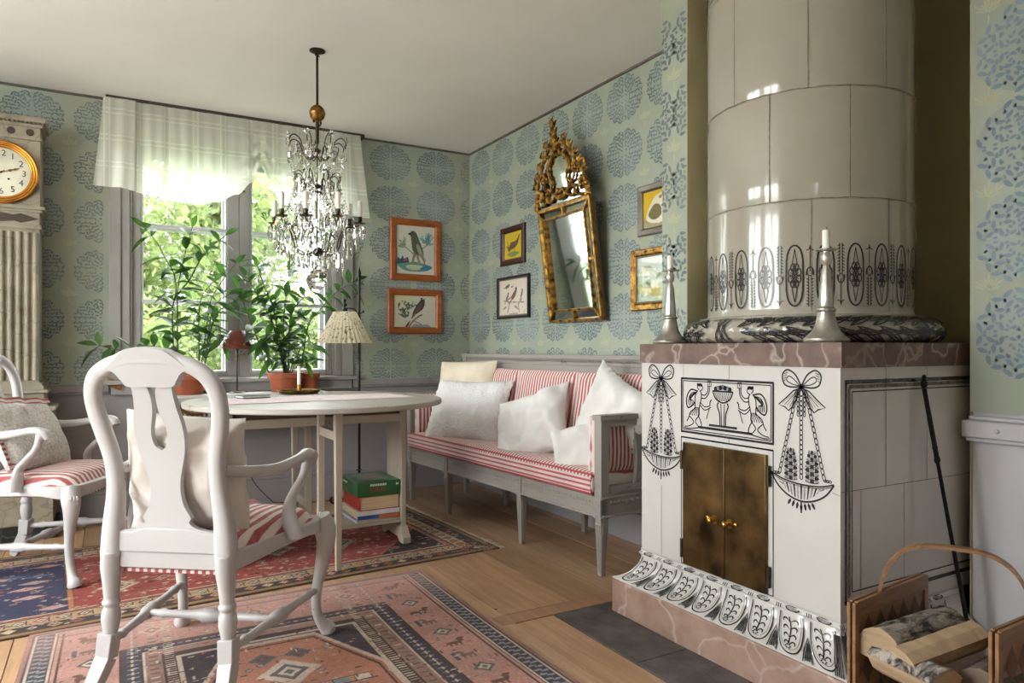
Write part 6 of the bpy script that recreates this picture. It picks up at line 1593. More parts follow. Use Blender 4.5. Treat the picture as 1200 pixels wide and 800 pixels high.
m.build('cornice', [M['marble'], bpy.data.materials['dark_inlay']], ck, bevel=.002, smooth=40)
m = MB(); m.prism(ellpts(KX, DZ, .140, .140, 48), KF - .002, KF + .009, lambda p, q, h: Vector((p, h, q))); dial = m.build('dial', [basic('dial_cream', C(214, 212, 192), .4)], ck, smooth=30)
for r, w in ((.148, .010), (.160, .010), (.171, .008)):
    m = MB(); m.tube([(KX + r * math.cos(a), KF - .004 + (.148 - r) * .3, DZ + r * math.sin(a)) for a in [2 * PI * k / 64 for k in range(64)]], w, 8, closed=True); m.build('dial_ring', [M['gold']], ck, smooth=60)
def glyph(ch, size, loc, rotz, mat, par, name='numeral'):
    cu = bpy.data.curves.new(name, 'FONT'); cu.body = ch; cu.size = size; cu.align_x = 'CENTER'; cu.align_y = 'CENTER'; cu.extrude = .0004
    o = bpy.data.objects.new(name + '_src', cu); COL.objects.link(o); dg = bpy.context.evaluated_depsgraph_get(); me = bpy.data.meshes.new_from_object(o.evaluated_get(dg)); bpy.data.objects.remove(o)
    me.name = name; me.materials.clear(); me.materials.append(mat); q = bpy.data.objects.new(name, me); COL.objects.link(q); q.parent = par
    q.location = Vector(loc) - ORG[par.name]; q.rotation_euler = (PI / 2, rotz, 0); return q
INKM = basic('dial_ink', C(38, 34, 32), .5)
for k in range(12):
    a = PI / 2 - (k + 1) * PI / 6; glyph(str(k + 1), .048, (KX + .108 * math.cos(a), KF - .003, DZ + .108 * math.sin(a)), 0, INKM, dial)
m = MB()
for a, l, w in ((math.radians(18), .095, .008), (math.radians(196 + 180 - 160), .065, .008)):
    f = lambda p, q, h, a=a: Vector((KX + p * math.cos(a) - q * math.sin(a), KF - .006 - h, DZ + p * math.sin(a) + q * math.cos(a)))
    m.prism([(-.02, -.003), (l * .35, -.002), (l * .45, -w), (l * .6, -w * .4), (l * .75, -w * .8), (l, 0), (l * .75, w * .8), (l * .6, w * .4), (l * .45, w), (l * .35, .002), (-.02, .003)], 0, .002, f)
m.build('hand', [M['brass']], dial, smooth=0)
m = MB(); m.ell((KX, KF - .006, DZ), (.006, .004, .006)); m.ell((KX + .035, KF - .002, DZ - .035), (.006, .002, .006)); m.ell((KX - .035, KF - .002, DZ - .035), (.006, .002, .006)); m.build('winding_hole', [INKM], dial)
m = MB(); B_(m, .175, KF + .04, 2.43, 2.445); m.build('top_board', [M['iron']], ck)

# ------------------------------------------------------------------ sheer valance
xL, xR = onY(121, 120, 5.10).x, onY(421, 163, 5.10).x
gx = onY(290, 190, 5.10).x
def vz(t):       # lower edge height across the width
    keys = [(0, 2.105), (.07, 2.105), (.11, 2.09), (.16, 2.085), (.24, 2.055), (.32, 2.048), (.40, 2.075), (.47, 2.14), (.52, 2.24), (.56, 2.35), (.575, 2.365), (.59, 2.33), (.63, 2.20), (.69, 2.09), (.76, 2.045), (.84, 2.05), (.87, 2.085), (.93, 2.07), (1.0, 2.06)]
    for (a, za), (b, zb) in zip(keys, keys[1:]):
        if t <= b: k = (t - a) / (b - a); k = k * k * (3 - 2 * k) if .11 < t < .87 else k; return za + (zb - za) * k
    return keys[-1][1]
gt = (gx - xL) / (xR - xL)
def cf(u, v):
    z1_ = 2.672; zb = vz(u); z = z1_ + (zb - z1_) * v; x = xL + (xR - xL) * u
    fl = (u < .11) or (u > .87); flare = (-.055 * (1 - u / .11) if u < .11 else (.06 * (u - .87) / .13 if u > .87 else 0)) * v ** 1.1
    y = 5.095 + (.010 * math.sin(u * 60) + .006 * math.sin(u * 143 + 1)) * (.3 + .7 * v)
    if not fl:
        dg_ = u - .575; pull = math.exp(-(dg_ / .07) ** 2) * v; x -= dg_ * (xR - xL) * pull * .6; y += .022 * math.sin((abs(dg_) * 10 + v * 6) * 4) * v * math.exp(-(dg_ / .16) ** 2) - .03 * v * (1 - math.exp(-(dg_ / .05) ** 2))
    else: y -= .035 * v + .02
    return Vector((x + flare, y, z))
cu_ = thing('window_valance', 'sheer white checked valance gathered up in the middle over the window', 'curtain', (xL, 5.10, 2.06))
m = MB(); m.grid(30, 26, lambda a, b: cf(.115 * a, b)); m.build('side_tail', [M['curtain']], cu_, smooth=80)
m = MB(); m.grid(30, 26, lambda a, b: cf(.865 + .135 * a, b)); m.build('side_tail', [M['curtain']], cu_, smooth=80)
m = MB(); m.grid(170, 34, lambda a, b: cf(.1101 + .759 * a, b)); m.build('swag', [M['curtain']], cu_, smooth=80)
m = MB(); m.tube([(xL, 5.125, 2.668), (xR, 5.125, 2.668)], .010, 10); m.build('rod', [M['window']], cu_)

# ------------------------------------------------------------------ chandelier
HX_, HY_ = .985, 3.80
chn = thing('chandelier', 'crystal chandelier with dark bronze arms and white candles above the table', 'chandelier', (HX_, HY_, 1.42))
H = lambda r, a, z: Vector((HX_ + r * math.cos(a), HY_ + r * math.sin(a), z))
m = MB(); m.lathe([(.040, 0), (.042, -.006), (.020, -.016), (.008, -.022)], (HX_, HY_, 2.70), 20); m.tube([H(.012 * 1, k * .5, 2.668 + .012 * math.sin(k * .5)) for k in range(6)], .003, 6); m.build('canopy', [M['bronze']], chn)
m = MB(); m.tube([H(0, 0, 2.68), H(0, 0, 2.405)], .007, 8)
m.tube([H(.022 * math.sin(t), .3, 2.315 - .022 * math.cos(t)) for t in [k * .5 for k in range(11)]], .006, 8); m.tube([H(0, 0, 2.32), H(0, 0, 2.20)], .010, 8); m.tube([H(0, 0, 2.2), H(0, 0, 1.60)], .004, 8)
m.lathe([(.004, 0), (.016, .01), (.022, .02), (.008, .034)], (HX_, HY_, 2.142), 12); m.lathe([(.004, 0), (.022, .01), (.024, .018), (.006, .03)], (HX_, HY_, 1.955), 12); m.lathe([(.003, 0), (.018, .01), (.035, .03), (.030, .045), (.008, .055)], (HX_, HY_, 1.590), 16)
m.build('stem', [M['bronze']], chn, smooth=60)
m = MB(); m.lathe([(.004, -.046), (.020, -.040), (.036, -.022), (.041, 0), (.0425, .002), (.0425, .006), (.036, .026), (.020, .042), (.004, .048)], (HX_, HY_, 2.36), 24, caps=False); m.build('gilt_ball', [M['gilt']], chn, smooth=60)
def drop_mesh(L_, W_, D_=.5, kind=0):
    m = MB(); n = 8
    if kind == 0: pr = [(0, .0), (.35, -.12), (1.0, -.62), (.7, -.86), (0, -1)]
    elif kind == 1: pr = [(0, 0), (.8, -.06), (1, -.5), (.8, -.85), (0, -1)]
    else: pr = [(0, 0), (.9, -.3), (1, -.5), (.9, -.7), (0, -1)]
    vs = []
    for r, z in pr:
        for k in range(n): a = 2 * PI * k / n; vs.append((r * W_ / 2 * math.cos(a), r * W_ / 2 * D_ * math.sin(a), z * L_))
    fs = [(i * n + k, i * n + (k + 1) % n, (i + 1) * n + (k + 1) % n, (i + 1) * n + k) for i in range(len(pr) - 1) for k in range(n)]
    me = bpy.data.meshes.new('crystal_drop'); me.from_pydata(vs, [], fs); me.validate(); me.materials.append(M['crystal']); return me
DM = [drop_mesh(.075, .030), drop_mesh(.085, .018, .8, 1), drop_mesh(.018, .018, .9, 2), drop_mesh(.055, .026), drop_mesh(.11, .022, .7, 1)]
nd = 0; extra = MB()
def drop(r, a, z, k, ext=None):
    global nd
    p = H(r, a, z); me = DM[k]
    if nd < 100:
        o = bpy.data.objects.new('crystal_drop', me); COL.objects.link(o); o.parent = chn; o.location = p - ORG[chn.name]; o.rotation_euler = (0, 0, a + PI / 2 + random.uniform(-.5, .5)); nd += 1
    else:
        ca, sa = math.cos(a + 1.57), math.sin(a + 1.57)
        extra.add([(p.x + v.co.x * ca - v.co.y * sa, p.y + v.co.x * sa + v.co.y * ca, p.z + v.co.z) for v in me.vertices], [tuple(f.vertices) for f in me.polygons])
random.seed(5)
NA = 8
# candle arms with cups
for i in range(NA):
    a = i * 2 * PI / NA + .28; zc = 1.765 if i % 2 else 1.780; R0 = .228 if i % 2 else .205
    m = MB(); m.tube([H(r, a, z) for r, z in cr([(.02, 1.625), (.06, 1.60), (.11, 1.625), (.13, 1.69), (.155, 1.745), (.195, 1.75), (R0, zc - .004)], 5)], .0042, 6)
    m.tube([H(r, a, z) for r, z in cr([(.11, 1.70), (.085, 1.73), (.08, 1.78), (.11, 1.80), (.125, 1.775)], 4)], .003, 6)
    ar = m.build('arm', [M['bronze']], chn, smooth=60)
    m = MB(); q = H(R0, a, zc); m.lathe([(.010, 0), (.030, .004), (.032, .007), (.010, .010), (.009, .014), (.0125, .018), (.0125, .042), (.010, .043)], q, 16); m.build('drip_cup', [M['bronze']], ar)
    m = MB(); m.lathe([(.0125, 0), (.0125, .085), (.004, .090)], q + Vector((0, 0, .040)), 14); m.build('candle', [M['candle']], ar, smooth=50)
    for k in range(5): drop(R0 + .030 * math.cos(k * 1.26), a + .030 / R0 * math.sin(k * 1.26), zc - .002, 1 if k % 2 else 0)
# lower bowl of drops, tier by tier
for r, z, n, k in ((.215, 1.72, 12, 4), (.180, 1.66, 12, 0), (.135, 1.62, 10, 4), (.09, 1.60, 8, 0), (.05, 1.58, 5, 1)):
    for i in range(n): drop(r, i * 2 * PI / n + r * 7, z, k)
# two crown tiers
for zt, R1, n in ((2.150, .155, 8), (1.965, .125, 8)):
    for i in range(n):
        a = i * 2 * PI / n + .2
        m = MB(); m.tube([H(r * R1, a, zt + z) for r, z in cr([(.08, -.02), (.3, -.035), (.5, .0), (.62, .055), (.85, .075), (1.0, .05), (.98, .02)], 4)], .0032, 6); m.tube([H(r * R1, a, zt + z) for r, z in cr([(.5, .0), (.7, -.01), (.75, .02), (.6, .03)], 4)], .0025, 5); m.build('crown_scroll', [M['bronze']], chn, smooth=60)
        drop(R1, a, zt + .015, 0); drop(R1 * .62, a, zt + .0, 3); drop(R1 * .85, a + .2, zt + .035, 1)
# glass rosettes, beads and swags
def rosette(r, a, z, s=.026):
    c = H(r, a, z); t1 = Vector((-math.sin(a), math.cos(a), 0)); n = 10
    for k in range(n):
        b = 2 * PI * k / n; e = c + (t1 * math.cos(b) + Vector((0, 0, 1)) * math.sin(b)) * s; ro.tube([c, c.lerp(e, .6), e], [.002, .0045, .001], 4)
    ro.ell(c, .006, 6, 4)
ro = MB()
for i in range(8): rosette(.150, i * PI / 4 + .1, 1.845, .030); rosette(.165, i * PI / 4 + .2, 2.215, .022); rosette(.125, i * PI / 4, 2.03, .020)
ro.build('crystal_rosettes', [M['crystal']], chn, smooth=0)['kind'] = 'stuff'
bd = MB()
def swag(p, q, sag, n):
    for k in range(n):
        t_ = (k + .5) / n; c = p.lerp(q, t_); c.z -= sag * 4 * t_ * (1 - t_); bd.ell(c, .0052, 6, 4)
for i in range(NA):
    a, b = i * 2 * PI / NA + .28, (i + 1) * 2 * PI / NA + .28
    swag(H(.21, a, 1.77), H(.21, b, 1.77), .06, 13); swag(H(.125, a, 1.96), H(.21, a, 1.78), .03, 14); swag(H(.15, a, 2.14), H(.125, a, 2.0), -.0, 9); swag(H(.13, a, 1.96), H(.13, b, 1.96), .04, 8); swag(H(.155, a, 2.15), H(.155, b, 2.15), .05, 9); swag(H(.20, a, 1.70), H(.04, a, 1.585), .03, 12)
    swag(H(.06, a, 1.93), H(.15, a, 1.70), -.02, 14)
bd.build('bead_strings', [M['crystal']], chn, smooth=0)['kind'] = 'stuff'
for r, z, n, k in ((.115, 1.87, 10, 4), (.09, 1.78, 8, 0), (.16, 1.80, 8, 3), (.075, 2.06, 7, 1), (.06, 1.70, 6, 4)):
    for i in range(n): drop(r, i * 2 * PI / n + z * 3, z, k)
if extra.v: extra.build('small_drops', [M['crystal']], chn, smooth=0)['kind'] = 'stuff'
m = MB(); 
fa = []
m.grid(16, 10, lambda u, v: H(.057 * math.sin(PI * v) , u * 2 * PI, 1.470 - .057 * math.cos(PI * v)), wx=True); m.tube([H(0, 0, 1.595), H(0, 0, 1.52)], .0025, 6)
m.build('crystal_ball', [M['crystal']], chn, smooth=0)
# ------------------------------------------------------------------ rugs
M['rug'] = vcol('rug_wool', 1.0, 90, .34, .9, .004)
def hooked(cv, x, y, s, c1, c2, rot=0):
    pts = [(-1, 0), (-.5, .45), (0, 1), (.5, .45), (1, 0), (.5, -.45), (0, -1), (-.5, -.45)]; ca, sa = math.cos(rot), math.sin(rot)
    f = lambda k: [(x + (a * ca - b * sa) * s * k, y + (a * sa + b * ca) * s * k) for a, b in pts]
    cv.poly(f(1), c1); cv.poly(f(.62), c2); cv.poly(f(.3), c1)
def cross(cv, x, y, s, c): cv.rect(x - s, x + s, y - s * .3, y + s * .3, c); cv.rect(x - s * .3, x + s * .3, y - s, y + s, c)
def beast(cv, x, y, s, c, fl=1):
    cv.rect(x - s, x + s * .6, y - s * .3, y + s * .3, c); cv.rect(x + fl * s * .4, x + fl * s * .9, y, y + s * .8, c) if fl > 0 else cv.rect(x - s * .9, x - s * .4, y, y + s * .8, c)
    for k in (-.8, -.2, .3): cv.rect(x + k * s, x + (k + .22) * s, y - s * .8, y - s * .2, c)
    cv.ellipse(x + s * .9 * fl, y + s * .8, s * .35, s * .28, c)
NAVY, BLUE, TEAL = C(36, 42, 58), C(54, 72, 100), C(76, 92, 98)
REDR, ROSE, PINK, SALM = C(148, 62, 56), C(172, 104, 96), C(190, 146, 134), C(184, 112, 84)
IVR, SAND, BRN, DK = C(202, 186, 168), C(172, 150, 126), C(98, 68, 54), C(42, 34, 34)
rg = random.Random(21)
# near rug: x from the right edge inwards mirrors, y up toward the far end
W_, L_ = 1.60, 2.35
cv = Canvas(W_, L_, 400, 560, ROSE)
cv.c[:] = PINK
def rect_ring(d0, d1, e0, e1, col, a=1.0):     # d along the sides, e at the ends
    X, Y = cv.X, cv.Y; mx = np.minimum(X, W_ - X); my = np.minimum(Y, L_ - Y)
    o = (mx >= d0) & (my >= e0); i = (mx >= d1) & (my >= e1); cv.mask(o & ~i, col, a)
rect_ring(0, .014, 0, .02, C(150, 108, 100)); rect_ring(.014, .10, .02, .045, NAVY); rect_ring(.022, .030, .03, .034, IVR); rect_ring(.088, .094, .040, .044, IVR)
rect_ring(.10, .112, .045, .055, PINK); rect_ring(.112, .118, .055, .058, DK)
rect_ring(.118, .30, .058, .34, C(186, 140, 130))
rect_ring(.30, .308, .34, .346, DK); rect_ring(.308, .372, .346, .40, NAVY); rect_ring(.372, .378, .40, .404, IVR); rect_ring(.378, .43, .404, .45, C(150, 118, 108)); rect_ring(.43, .436, .45, .454, DK); rect_ring(.436, .475, .454, .49, DK); rect_ring(.475, .49, .49, .505, IVR); rect_ring(.49, 9, .505, 9, C(176, 116, 92))
y = .05
while y < L_ - .05:
    for x in (.057, W_ - .057):
        cv.ellipse(x + .014, y, .011, .007, C(134, 150, 160)); cv.ellipse(x - .014, y + .014, .011, .007, C(134, 150, 160)); cv.rect(x - .004, x + .004, y - .004, y + .018, C(120, 138, 150))
    for x in (.340, W_ - .340): cv.rect(x - .018, x + .018, y, y + .008, C(120, 136, 150)); cv.rect(x - .004, x + .004, y - .008, y + .014, IVR)
    for x in (.404, W_ - .404): cv.rect(x - .014, x + .014, y, y + .010, rg.choice([IVR, TEAL, BRN]))
    for k in (0, .017):
        for x in (.455, W_ - .455): cv.rect(x - .016, x + .016, y + k, y + k + .006, IVR)
    y += .036
y = .45
k = 0
while y < L_ - .12:
    for sx in (0, 1):
        x = .21 if sx == 0 else W_ - .21
        if k % 3 == 0: beast(cv, x, y, .038, BRN, 1 if sx else -1)
        elif k % 3 == 1: hooked(cv, x, y, .042, TEAL, IVR); cross(cv, x + .05, y + .04, .012, BLUE)
        else: beast(cv, x, y, .034, C(120, 92, 82), -1 if sx else 1); cv.rect(x - .06, x - .045, y - .03, y + .03, BLUE)
    y += .115; k += 1
for e in (0, 1):
    for k in range(7):
        x = .22 + k * .19; yy = .20 if e == 0 else L_ - .19
        if k % 2: hooked(cv, x, yy, .05, C(196, 176, 160), C(150, 100, 92))
        else: beast(cv, x, yy, .03, C(150, 104, 96))
    for k in range(60): x = .12 + k * .0225; yy = .05 if e == 0 else L_ - .05
    for k in range(34): x = .33 + k * .028; yy = .372 if e == 0 else L_ - .372; cross(cv, x, yy, .009, IVR if k % 2 else C(120, 136, 150))
    yy = .090 if e == 0 else L_ - .090; cv.rect(.10, W_ - .10, yy - .006, yy + .006, C(92, 92, 116), .8); cv.rect(.10, W_ - .10, yy - .022, yy - .016, IVR, .8)
# field: stepped ivory hexagon outlines, navy lattice spandrels, small figures
cx, cy = W_ / 2, L_ / 2
def hexa(s, t_): return [(cx - s * .5, cy - t_), (cx + s * .5, cy - t_), (cx + s, cy - t_ * .45), (cx + s, cy + t_ * .45), (cx + s * .5, cy + t_), (cx - s * .5, cy + t_), (cx - s, cy + t_ * .45), (cx - s, cy - t_ * .45)]
m_ = (cv.X > .49) & (cv.X < W_ - .49) & (cv.Y > .505) & (cv.Y < L_ - .505)
keep = cv.c.copy(); cv.mask(m_, NAVY)
for k in range(160):
    x, yy = rg.uniform(.5, W_ - .5), rg.uniform(.52, L_ - .52); cross(cv, x, yy, .008, rg.choice([IVR, SALM, TEAL]))
cv.poly(hexa(.315, .66), IVR); cv.poly(hexa(.300, .635), C(170, 106, 82)); cv.poly(hexa(.29, .62), DK); cv.poly(hexa(.28, .61), C(180, 122, 98))
for t_ in np.linspace(-.5, .5, 7): cv.rect(cx - .25, cx + .25, cy + t_ - .003, cy + t_ + .003, C(150, 96, 80), .5)
for k in range(70):
    x, yy = cx + rg.uniform(-.25, .25), cy + rg.uniform(-.52, .52); rg.choice([lambda: cross(cv, x, yy, .010, rg.choice([NAVY, TEAL, IVR, DK])), lambda: hooked(cv, x, yy, .016, BLUE, IVR), lambda: cv.rect(x - .012, x + .012, yy - .003, yy + .003, NAVY)])()
for yy, s in ((cy + .36, .11), (cy - .36, .11), (cy, .17)):
    hooked(cv, cx, yy, s, IVR, C(150, 90, 76)); hooked(cv, cx, yy, s * .6, TEAL, IVR)
for k in range(7): cv.rect(cx - .24 + k * .07, cx - .19 + k * .07, cy + .19, cy + .225, (IVR, PINK, C(110, 130, 130))[k % 3]); cv.rect(cx - .245 + k * .07, cx - .24 + k * .07, cy + .185, cy + .23, DK)
cv.rect(cx - .25, cx + .25, cy + .182, cy + .190, DK); cv.rect(cx - .25, cx + .25, cy + .225, cy + .233, DK)
for sx in (-1, 1): hooked(cv, cx + sx * .06, cy + .50, .05, TEAL, BRN)
for k in range(900):
    x, yy = rg.uniform(.12, W_ - .12), rg.uniform(.10, L_ - .10)
    rg.choice([lambda: cross(cv, x, yy, .007, rg.choice([NAVY, TEAL, IVR, BRN, ROSE])), lambda: cv.rect(x - .010, x + .010, yy - .0025, yy + .0025, rg.choice([BRN, IVR, TEAL])), lambda: cv.rect(x - .003, x + .003, yy - .012, yy + .012, rg.choice([BRN, IVR, REDR]))])()
rn = np.random.RandomState(4); cv.c[..., :3] *= (1 + .20 * (rn.rand(*cv.X.shape, 1) - .5)) * (1 + .10 * np.sin(cv.Y * 23 + 2 * np.sin(cv.Y * 7)))[..., None]
# left end of the rug seen behind the chair is redder
cv.c[..., :3] = cv.c[..., :3] * .78 + np.array(C(140, 116, 106)[:3]) * .22
wear = np.clip((cv.Y - (L_ - .42)) / .3, 0, 1)[..., None] * .35; cv.c[..., :3] = cv.c[..., :3] * (1 - wear) + np.array(C(196, 158, 148)[:3]) * wear
t = thing('rug', 'worn rose pink and navy oriental rug in the foreground under the front armchair', 'rug', (.545, 2.05, 0))
RX0, RY0 = 1.345 - W_, 3.245 - L_
cv.mesh('pile', [M['rug']], lambda x, y: (RX0 + x + .006 * math.sin(y * 3), RY0 + y + .010 * math.sin(x * 2.4), .0065 + .0012 * math.sin(x * 5 + y * 3)), t, thick=.006)
def fringe(name, pts, par, d, n, l=.045, seed=1):
    m = MB(); rg = random.Random(seed)
    for i in range(n):
        u = i / (n - 1) * (len(pts) - 1); k = min(int(u), len(pts) - 2); p = Vector(pts[k]).lerp(Vector(pts[k + 1]), u - k)
        e = p + Vector(d) * l * rg.uniform(.6, 1.1) + Vector((rg.uniform(-.012, .012), rg.uniform(-.012, .012), 0)); e.z = .003
        m.tube([p, p.lerp(e, .5) + Vector((0, 0, .002)), e], [.0022, .002, .0012], 4)
    o = m.build(name, [fabric('fringe_' + str(seed), C(206, 194, 176))], par); o['kind'] = 'stuff'
fringe('fringe', [(RX0, RY0, .004), (RX0 + W_, RY0, .004)], t, (0, -1, 0), 200, seed=2)

# far rug
W2, L2 = 2.95, 1.27; rz = math.radians(3.6)
cv = Canvas(W2, L2, 620, 300, REDR); cv.c[:] = C(146, 58, 52)
def ring2(d0, d1, col, a=1.0):
    X, Y = cv.X, cv.Y; mm = np.minimum(np.minimum(X, W2 - X), np.minimum(Y, L2 - Y)); cv.mask((mm >= d0) & (mm < d1), col, a)
ring2(0, .012, C(70, 54, 44)); ring2(.012, .034, C(150, 116, 72)); ring2(.034, .042, DK); ring2(.042, .105, C(52, 46, 52)); ring2(.105, .112, C(176, 142, 96)); ring2(.112, .185, C(176, 150, 120)); ring2(.185, .192, DK); ring2(.192, .215, C(150, 84, 64)); ring2(.215, .222, IVR)
s = 0
while s < W2:
    for yy in (.074, L2 - .074): hooked(cv, s, yy, .028, rg.choice([C(160, 84, 60), NAVY, C(186, 160, 120)]), rg.choice([C(170, 70, 60), IVR, BLUE]))
    for yy in (.148, L2 - .148): hooked(cv, s + .03, yy, .030, rg.choice([REDR, BLUE, BRN, C(96, 104, 96)]), IVR); cv.rect(s + .055, s + .060, yy - .03, yy + .03, DK)
    s += .075
s = 0
while s < L2:
    for xx in (.074, W2 - .074): hooked(cv, xx, s, .028, rg.choice([C(130, 64, 50), NAVY, C(150, 120, 90)]), rg.choice([C(150, 60, 50), SAND, BLUE]))
    for xx in (.148, W2 - .148): hooked(cv, xx, s + .03, .030, rg.choice([C(120, 46, 42), NAVY, BRN]), C(160, 130, 104))
    s += .075
# dark spandrels at the right end, navy ones at the left
m1 = (cv.X > W2 - .60) & (cv.X < W2 - .222) & (cv.Y > .222) & (cv.Y < L2 - .222)
tri = np.abs(cv.Y - L2 / 2) > (W2 - .222 - cv.X) * 1.05; cv.mask(m1 & tri, C(34, 30, 40)); cv.mask(m1 & (np.abs(np.abs(cv.Y - L2 / 2) - (W2 - .222 - cv.X) * 1.05) < .012), C(170, 90, 60))
m2 = (cv.X > .222) & (cv.X < .95) & (cv.Y > .222) & (cv.Y < L2 - .222); cv.mask(m2, C(34, 46, 84))
for k in range(22):
    x, yy = rg.uniform(.28, .9), rg.uniform(.28, L2 - .28); cv.poly([(x - .07, yy), (x, yy + .028), (x + .07, yy), (x, yy - .028)], rg.choice([C(190, 150, 140), C(170, 150, 140), C(60, 88, 130)]))
cv.rect(.95, .97, .222, L2 - .222, C(176, 120, 70))
for k in range(150):
    x, yy = rg.uniform(1.0, W2 - .4), rg.uniform(.26, L2 - .26)
    rg.choice([lambda: hooked(cv, x, yy, rg.uniform(.018, .035), rg.choice([C(176, 150, 130), C(110, 40, 40), C(170, 104, 90)]), rg.choice([DK, C(150, 60, 54), IVR])), lambda: cross(cv, x, yy, .014, rg.choice([IVR, DK, C(190, 120, 90)])), lambda: cv.rect(x - .03, x + .03, yy - .006, yy + .006, C(180, 150, 130))])()
for x, yy, s in ((W2 - .72, L2 * .46, .13), (1.9, L2 * .5, .12), (1.4, L2 * .5, .12), (1.15, L2 * .35, .09)): hooked(cv, x, yy, s, C(190, 172, 152), C(110, 60, 54)); hooked(cv, x, yy, s * .5, C(176, 160, 144), DK)
for k in range(1500):
    x, yy = rg.uniform(.05, W2 - .05), rg.uniform(.05, L2 - .05)
    rg.choice([lambda: cross(cv, x, yy, .008, rg.choice([NAVY, IVR, DK, C(176, 120, 90), C(120, 130, 120)])), lambda: cv.rect(x - .014, x + .014, yy - .003, yy + .003, rg.choice([DK, IVR, C(190, 140, 110)])), lambda: hooked(cv, x, yy, .012, rg.choice([IVR, SAND, ROSE]), DK)])()
cv.c[..., :3] *= (1 + .24 * (np.random.RandomState(5).rand(*cv.X.shape, 1) - .5)) * (1 + .08 * np.sin(cv.X * 19))[..., None]
cv.c[..., :3] = cv.c[..., :3] * .82 + np.array(C(110, 92, 84)[:3]) * .18
cx0, cy0 = 1.876, 3.385; ca, sa = math.cos(rz), math.sin(rz)
fr_ = lambda x, y, z=.006: (cx0 + (x - W2) * ca - y * sa, cy0 + (x - W2) * sa + y * ca, z)
t = thing('rug', 'red and navy oriental rug with a dark right border under the table and clock-side armchair', 'rug', (fr_(W2 / 2, L2 / 2)[0], fr_(W2 / 2, L2 / 2)[1], 0))
cv.mesh('pile', [M['rug']], lambda x, y: fr_(x, y, .0066 + .001 * math.sin(x * 4 + y * 5)), t, thick=.006)
fringe('fringe', [fr_(W2, 0, .004), fr_(W2, L2, .004)], t, (1, 0, 0), 150, .035, seed=3)

# ------------------------------------------------------------------ log basket
bk = thing('log_basket', 'woven chip log basket with bentwood handle at the lower right corner', 'basket', (1.86, .98, 0))
CW1, CW2 = C(150, 96, 54), C(190, 130, 80)
M['chip'] = wood('chip_wood', C(118, 84, 56), C(152, 114, 78), 0, .6, 1.2); M['chip_d'] = wood('chip_wood_dark', C(82, 56, 38), C(110, 80, 56), 2, .65, 1.2); M['rim'] = wood('rim_wood', C(112, 78, 52), C(150, 112, 76), 0, .5, 1.5)
A0, A1, A2, A3 = Vector((1.655, 1.122, 0)), Vector((2.03, 1.160, 0)), Vector((2.13, .850, 0)), Vector((1.765, .842, 0))
HB = .452
def panel(p, q, name):
    m = MB(); d = (q - p); n = Vector((-d.y, d.x, 0)).normalized()
    nw, hh = 6, .088; w = d.length / nw      # diagonal interlaced splints, seen as a lattice of diamonds
    for fs_ in (-1, 1):
        for j in range(9):
            for i in range(nw + (1 if j % 2 else 0)):
                u = (i + (0 if j % 2 else .5)) * w; zc = .055 + j * hh / 2; off = n * (-.0062 if fs_ < 0 else .0022)
                q_ = [(max(0, min(d.length, u - w * .49)), zc), (u, zc - hh * .49), (max(0, min(d.length, u + w * .49)), zc), (u, zc + hh * .49)]
                m.add([p + d.normalized() * a + Vector((0, 0, max(.03, min(HB - .02, b)))) + off + n * .0012 * fs_ * (j % 2) for a, b in q_], [(0, 1, 2, 3)], j % 2)
    m.prism([(0, .03), (d.length, .03), (d.length, HB - .02), (0, HB - .02)], -.004, 0, lambda a, b, h: p + d.normalized() * a + Vector((0, 0, b)) + n * h, 1)
    m.build(name, [M['chip'], M['chip_d']], bk, smooth=0)
    m = MB()
    for s in (1, -1):
        o = n * .007 * s; m.beam(p + o + Vector((0, 0, HB - .018)), q + o + Vector((0, 0, HB - .018)), .010, .042)
    [m.beam(e + n * s * .007, e + n * s * .007 + Vector((0, 0, HB)), .009, .022, up=tuple(d)) for e in (p, q) for s in (-1, 1)]
    m.build('rim', [M['rim']], bk, bevel=.002)
panel(A0, A1, 'end_panel'); panel(A3, A2, 'end_panel')
m = MB(); m.add([A0 + Vector((0, 0, .03)), A1 + Vector((0, 0, .03)), A2 + Vector((0, 0, .03)), A3 + Vector((0, 0, .03)), A0 + Vector((0, 0, .012)), A1 + Vector((0, 0, .012)), A2 + Vector((0, 0, .012)), A3 + Vector((0, 0, .012))], [(0, 1, 2, 3), (4, 5, 6, 7), (0, 1, 5, 4), (1, 2, 6, 5), (2, 3, 7, 6), (3, 0, 4, 7)]); m.build('bottom', [M['chip_d']], bk)
Ha, Hb = A0.lerp(A1, .36), A3.lerp(A2, .50)
m = MB(); pts = []
for i in range(33):
    a = PI * i / 32; k = math.copysign(abs(math.cos(a)) ** .62, math.cos(a)); z = .30 + .292 * abs(math.sin(a)) ** .62; c = (Ha + Hb) / 2 + (Ha - Hb) / 2 * k * 1.05; pts.append(Vector((c.x, c.y, z)))
vs = []; dirp = (Ha - Hb).normalized(); sd = Vector((-dirp.y, dirp.x, 0)); fs = []
for i, p in enumerate(pts):
    t_ = (pts[min(32, i + 1)] - pts[max(0, i - 1)]).normalized(); nn = sd.cross(t_).normalized()
    vs += [p - sd * .014 - nn * .004, p + sd * .014 - nn * .004, p + sd * .014 + nn * .004, p - sd * .014 + nn * .004]
for i in range(32):
    for k in range(4): fs.append((4 * i + k, 4 * i + (k + 1) % 4, 4 * i + 4 + (k + 1) % 4, 4 * i + 4 + k))
fs += [(0, 1, 2, 3), (128, 129, 130, 131)]; m.add(vs, fs); m.build('handle', [M['rim']], bk, recalc=True, smooth=40)

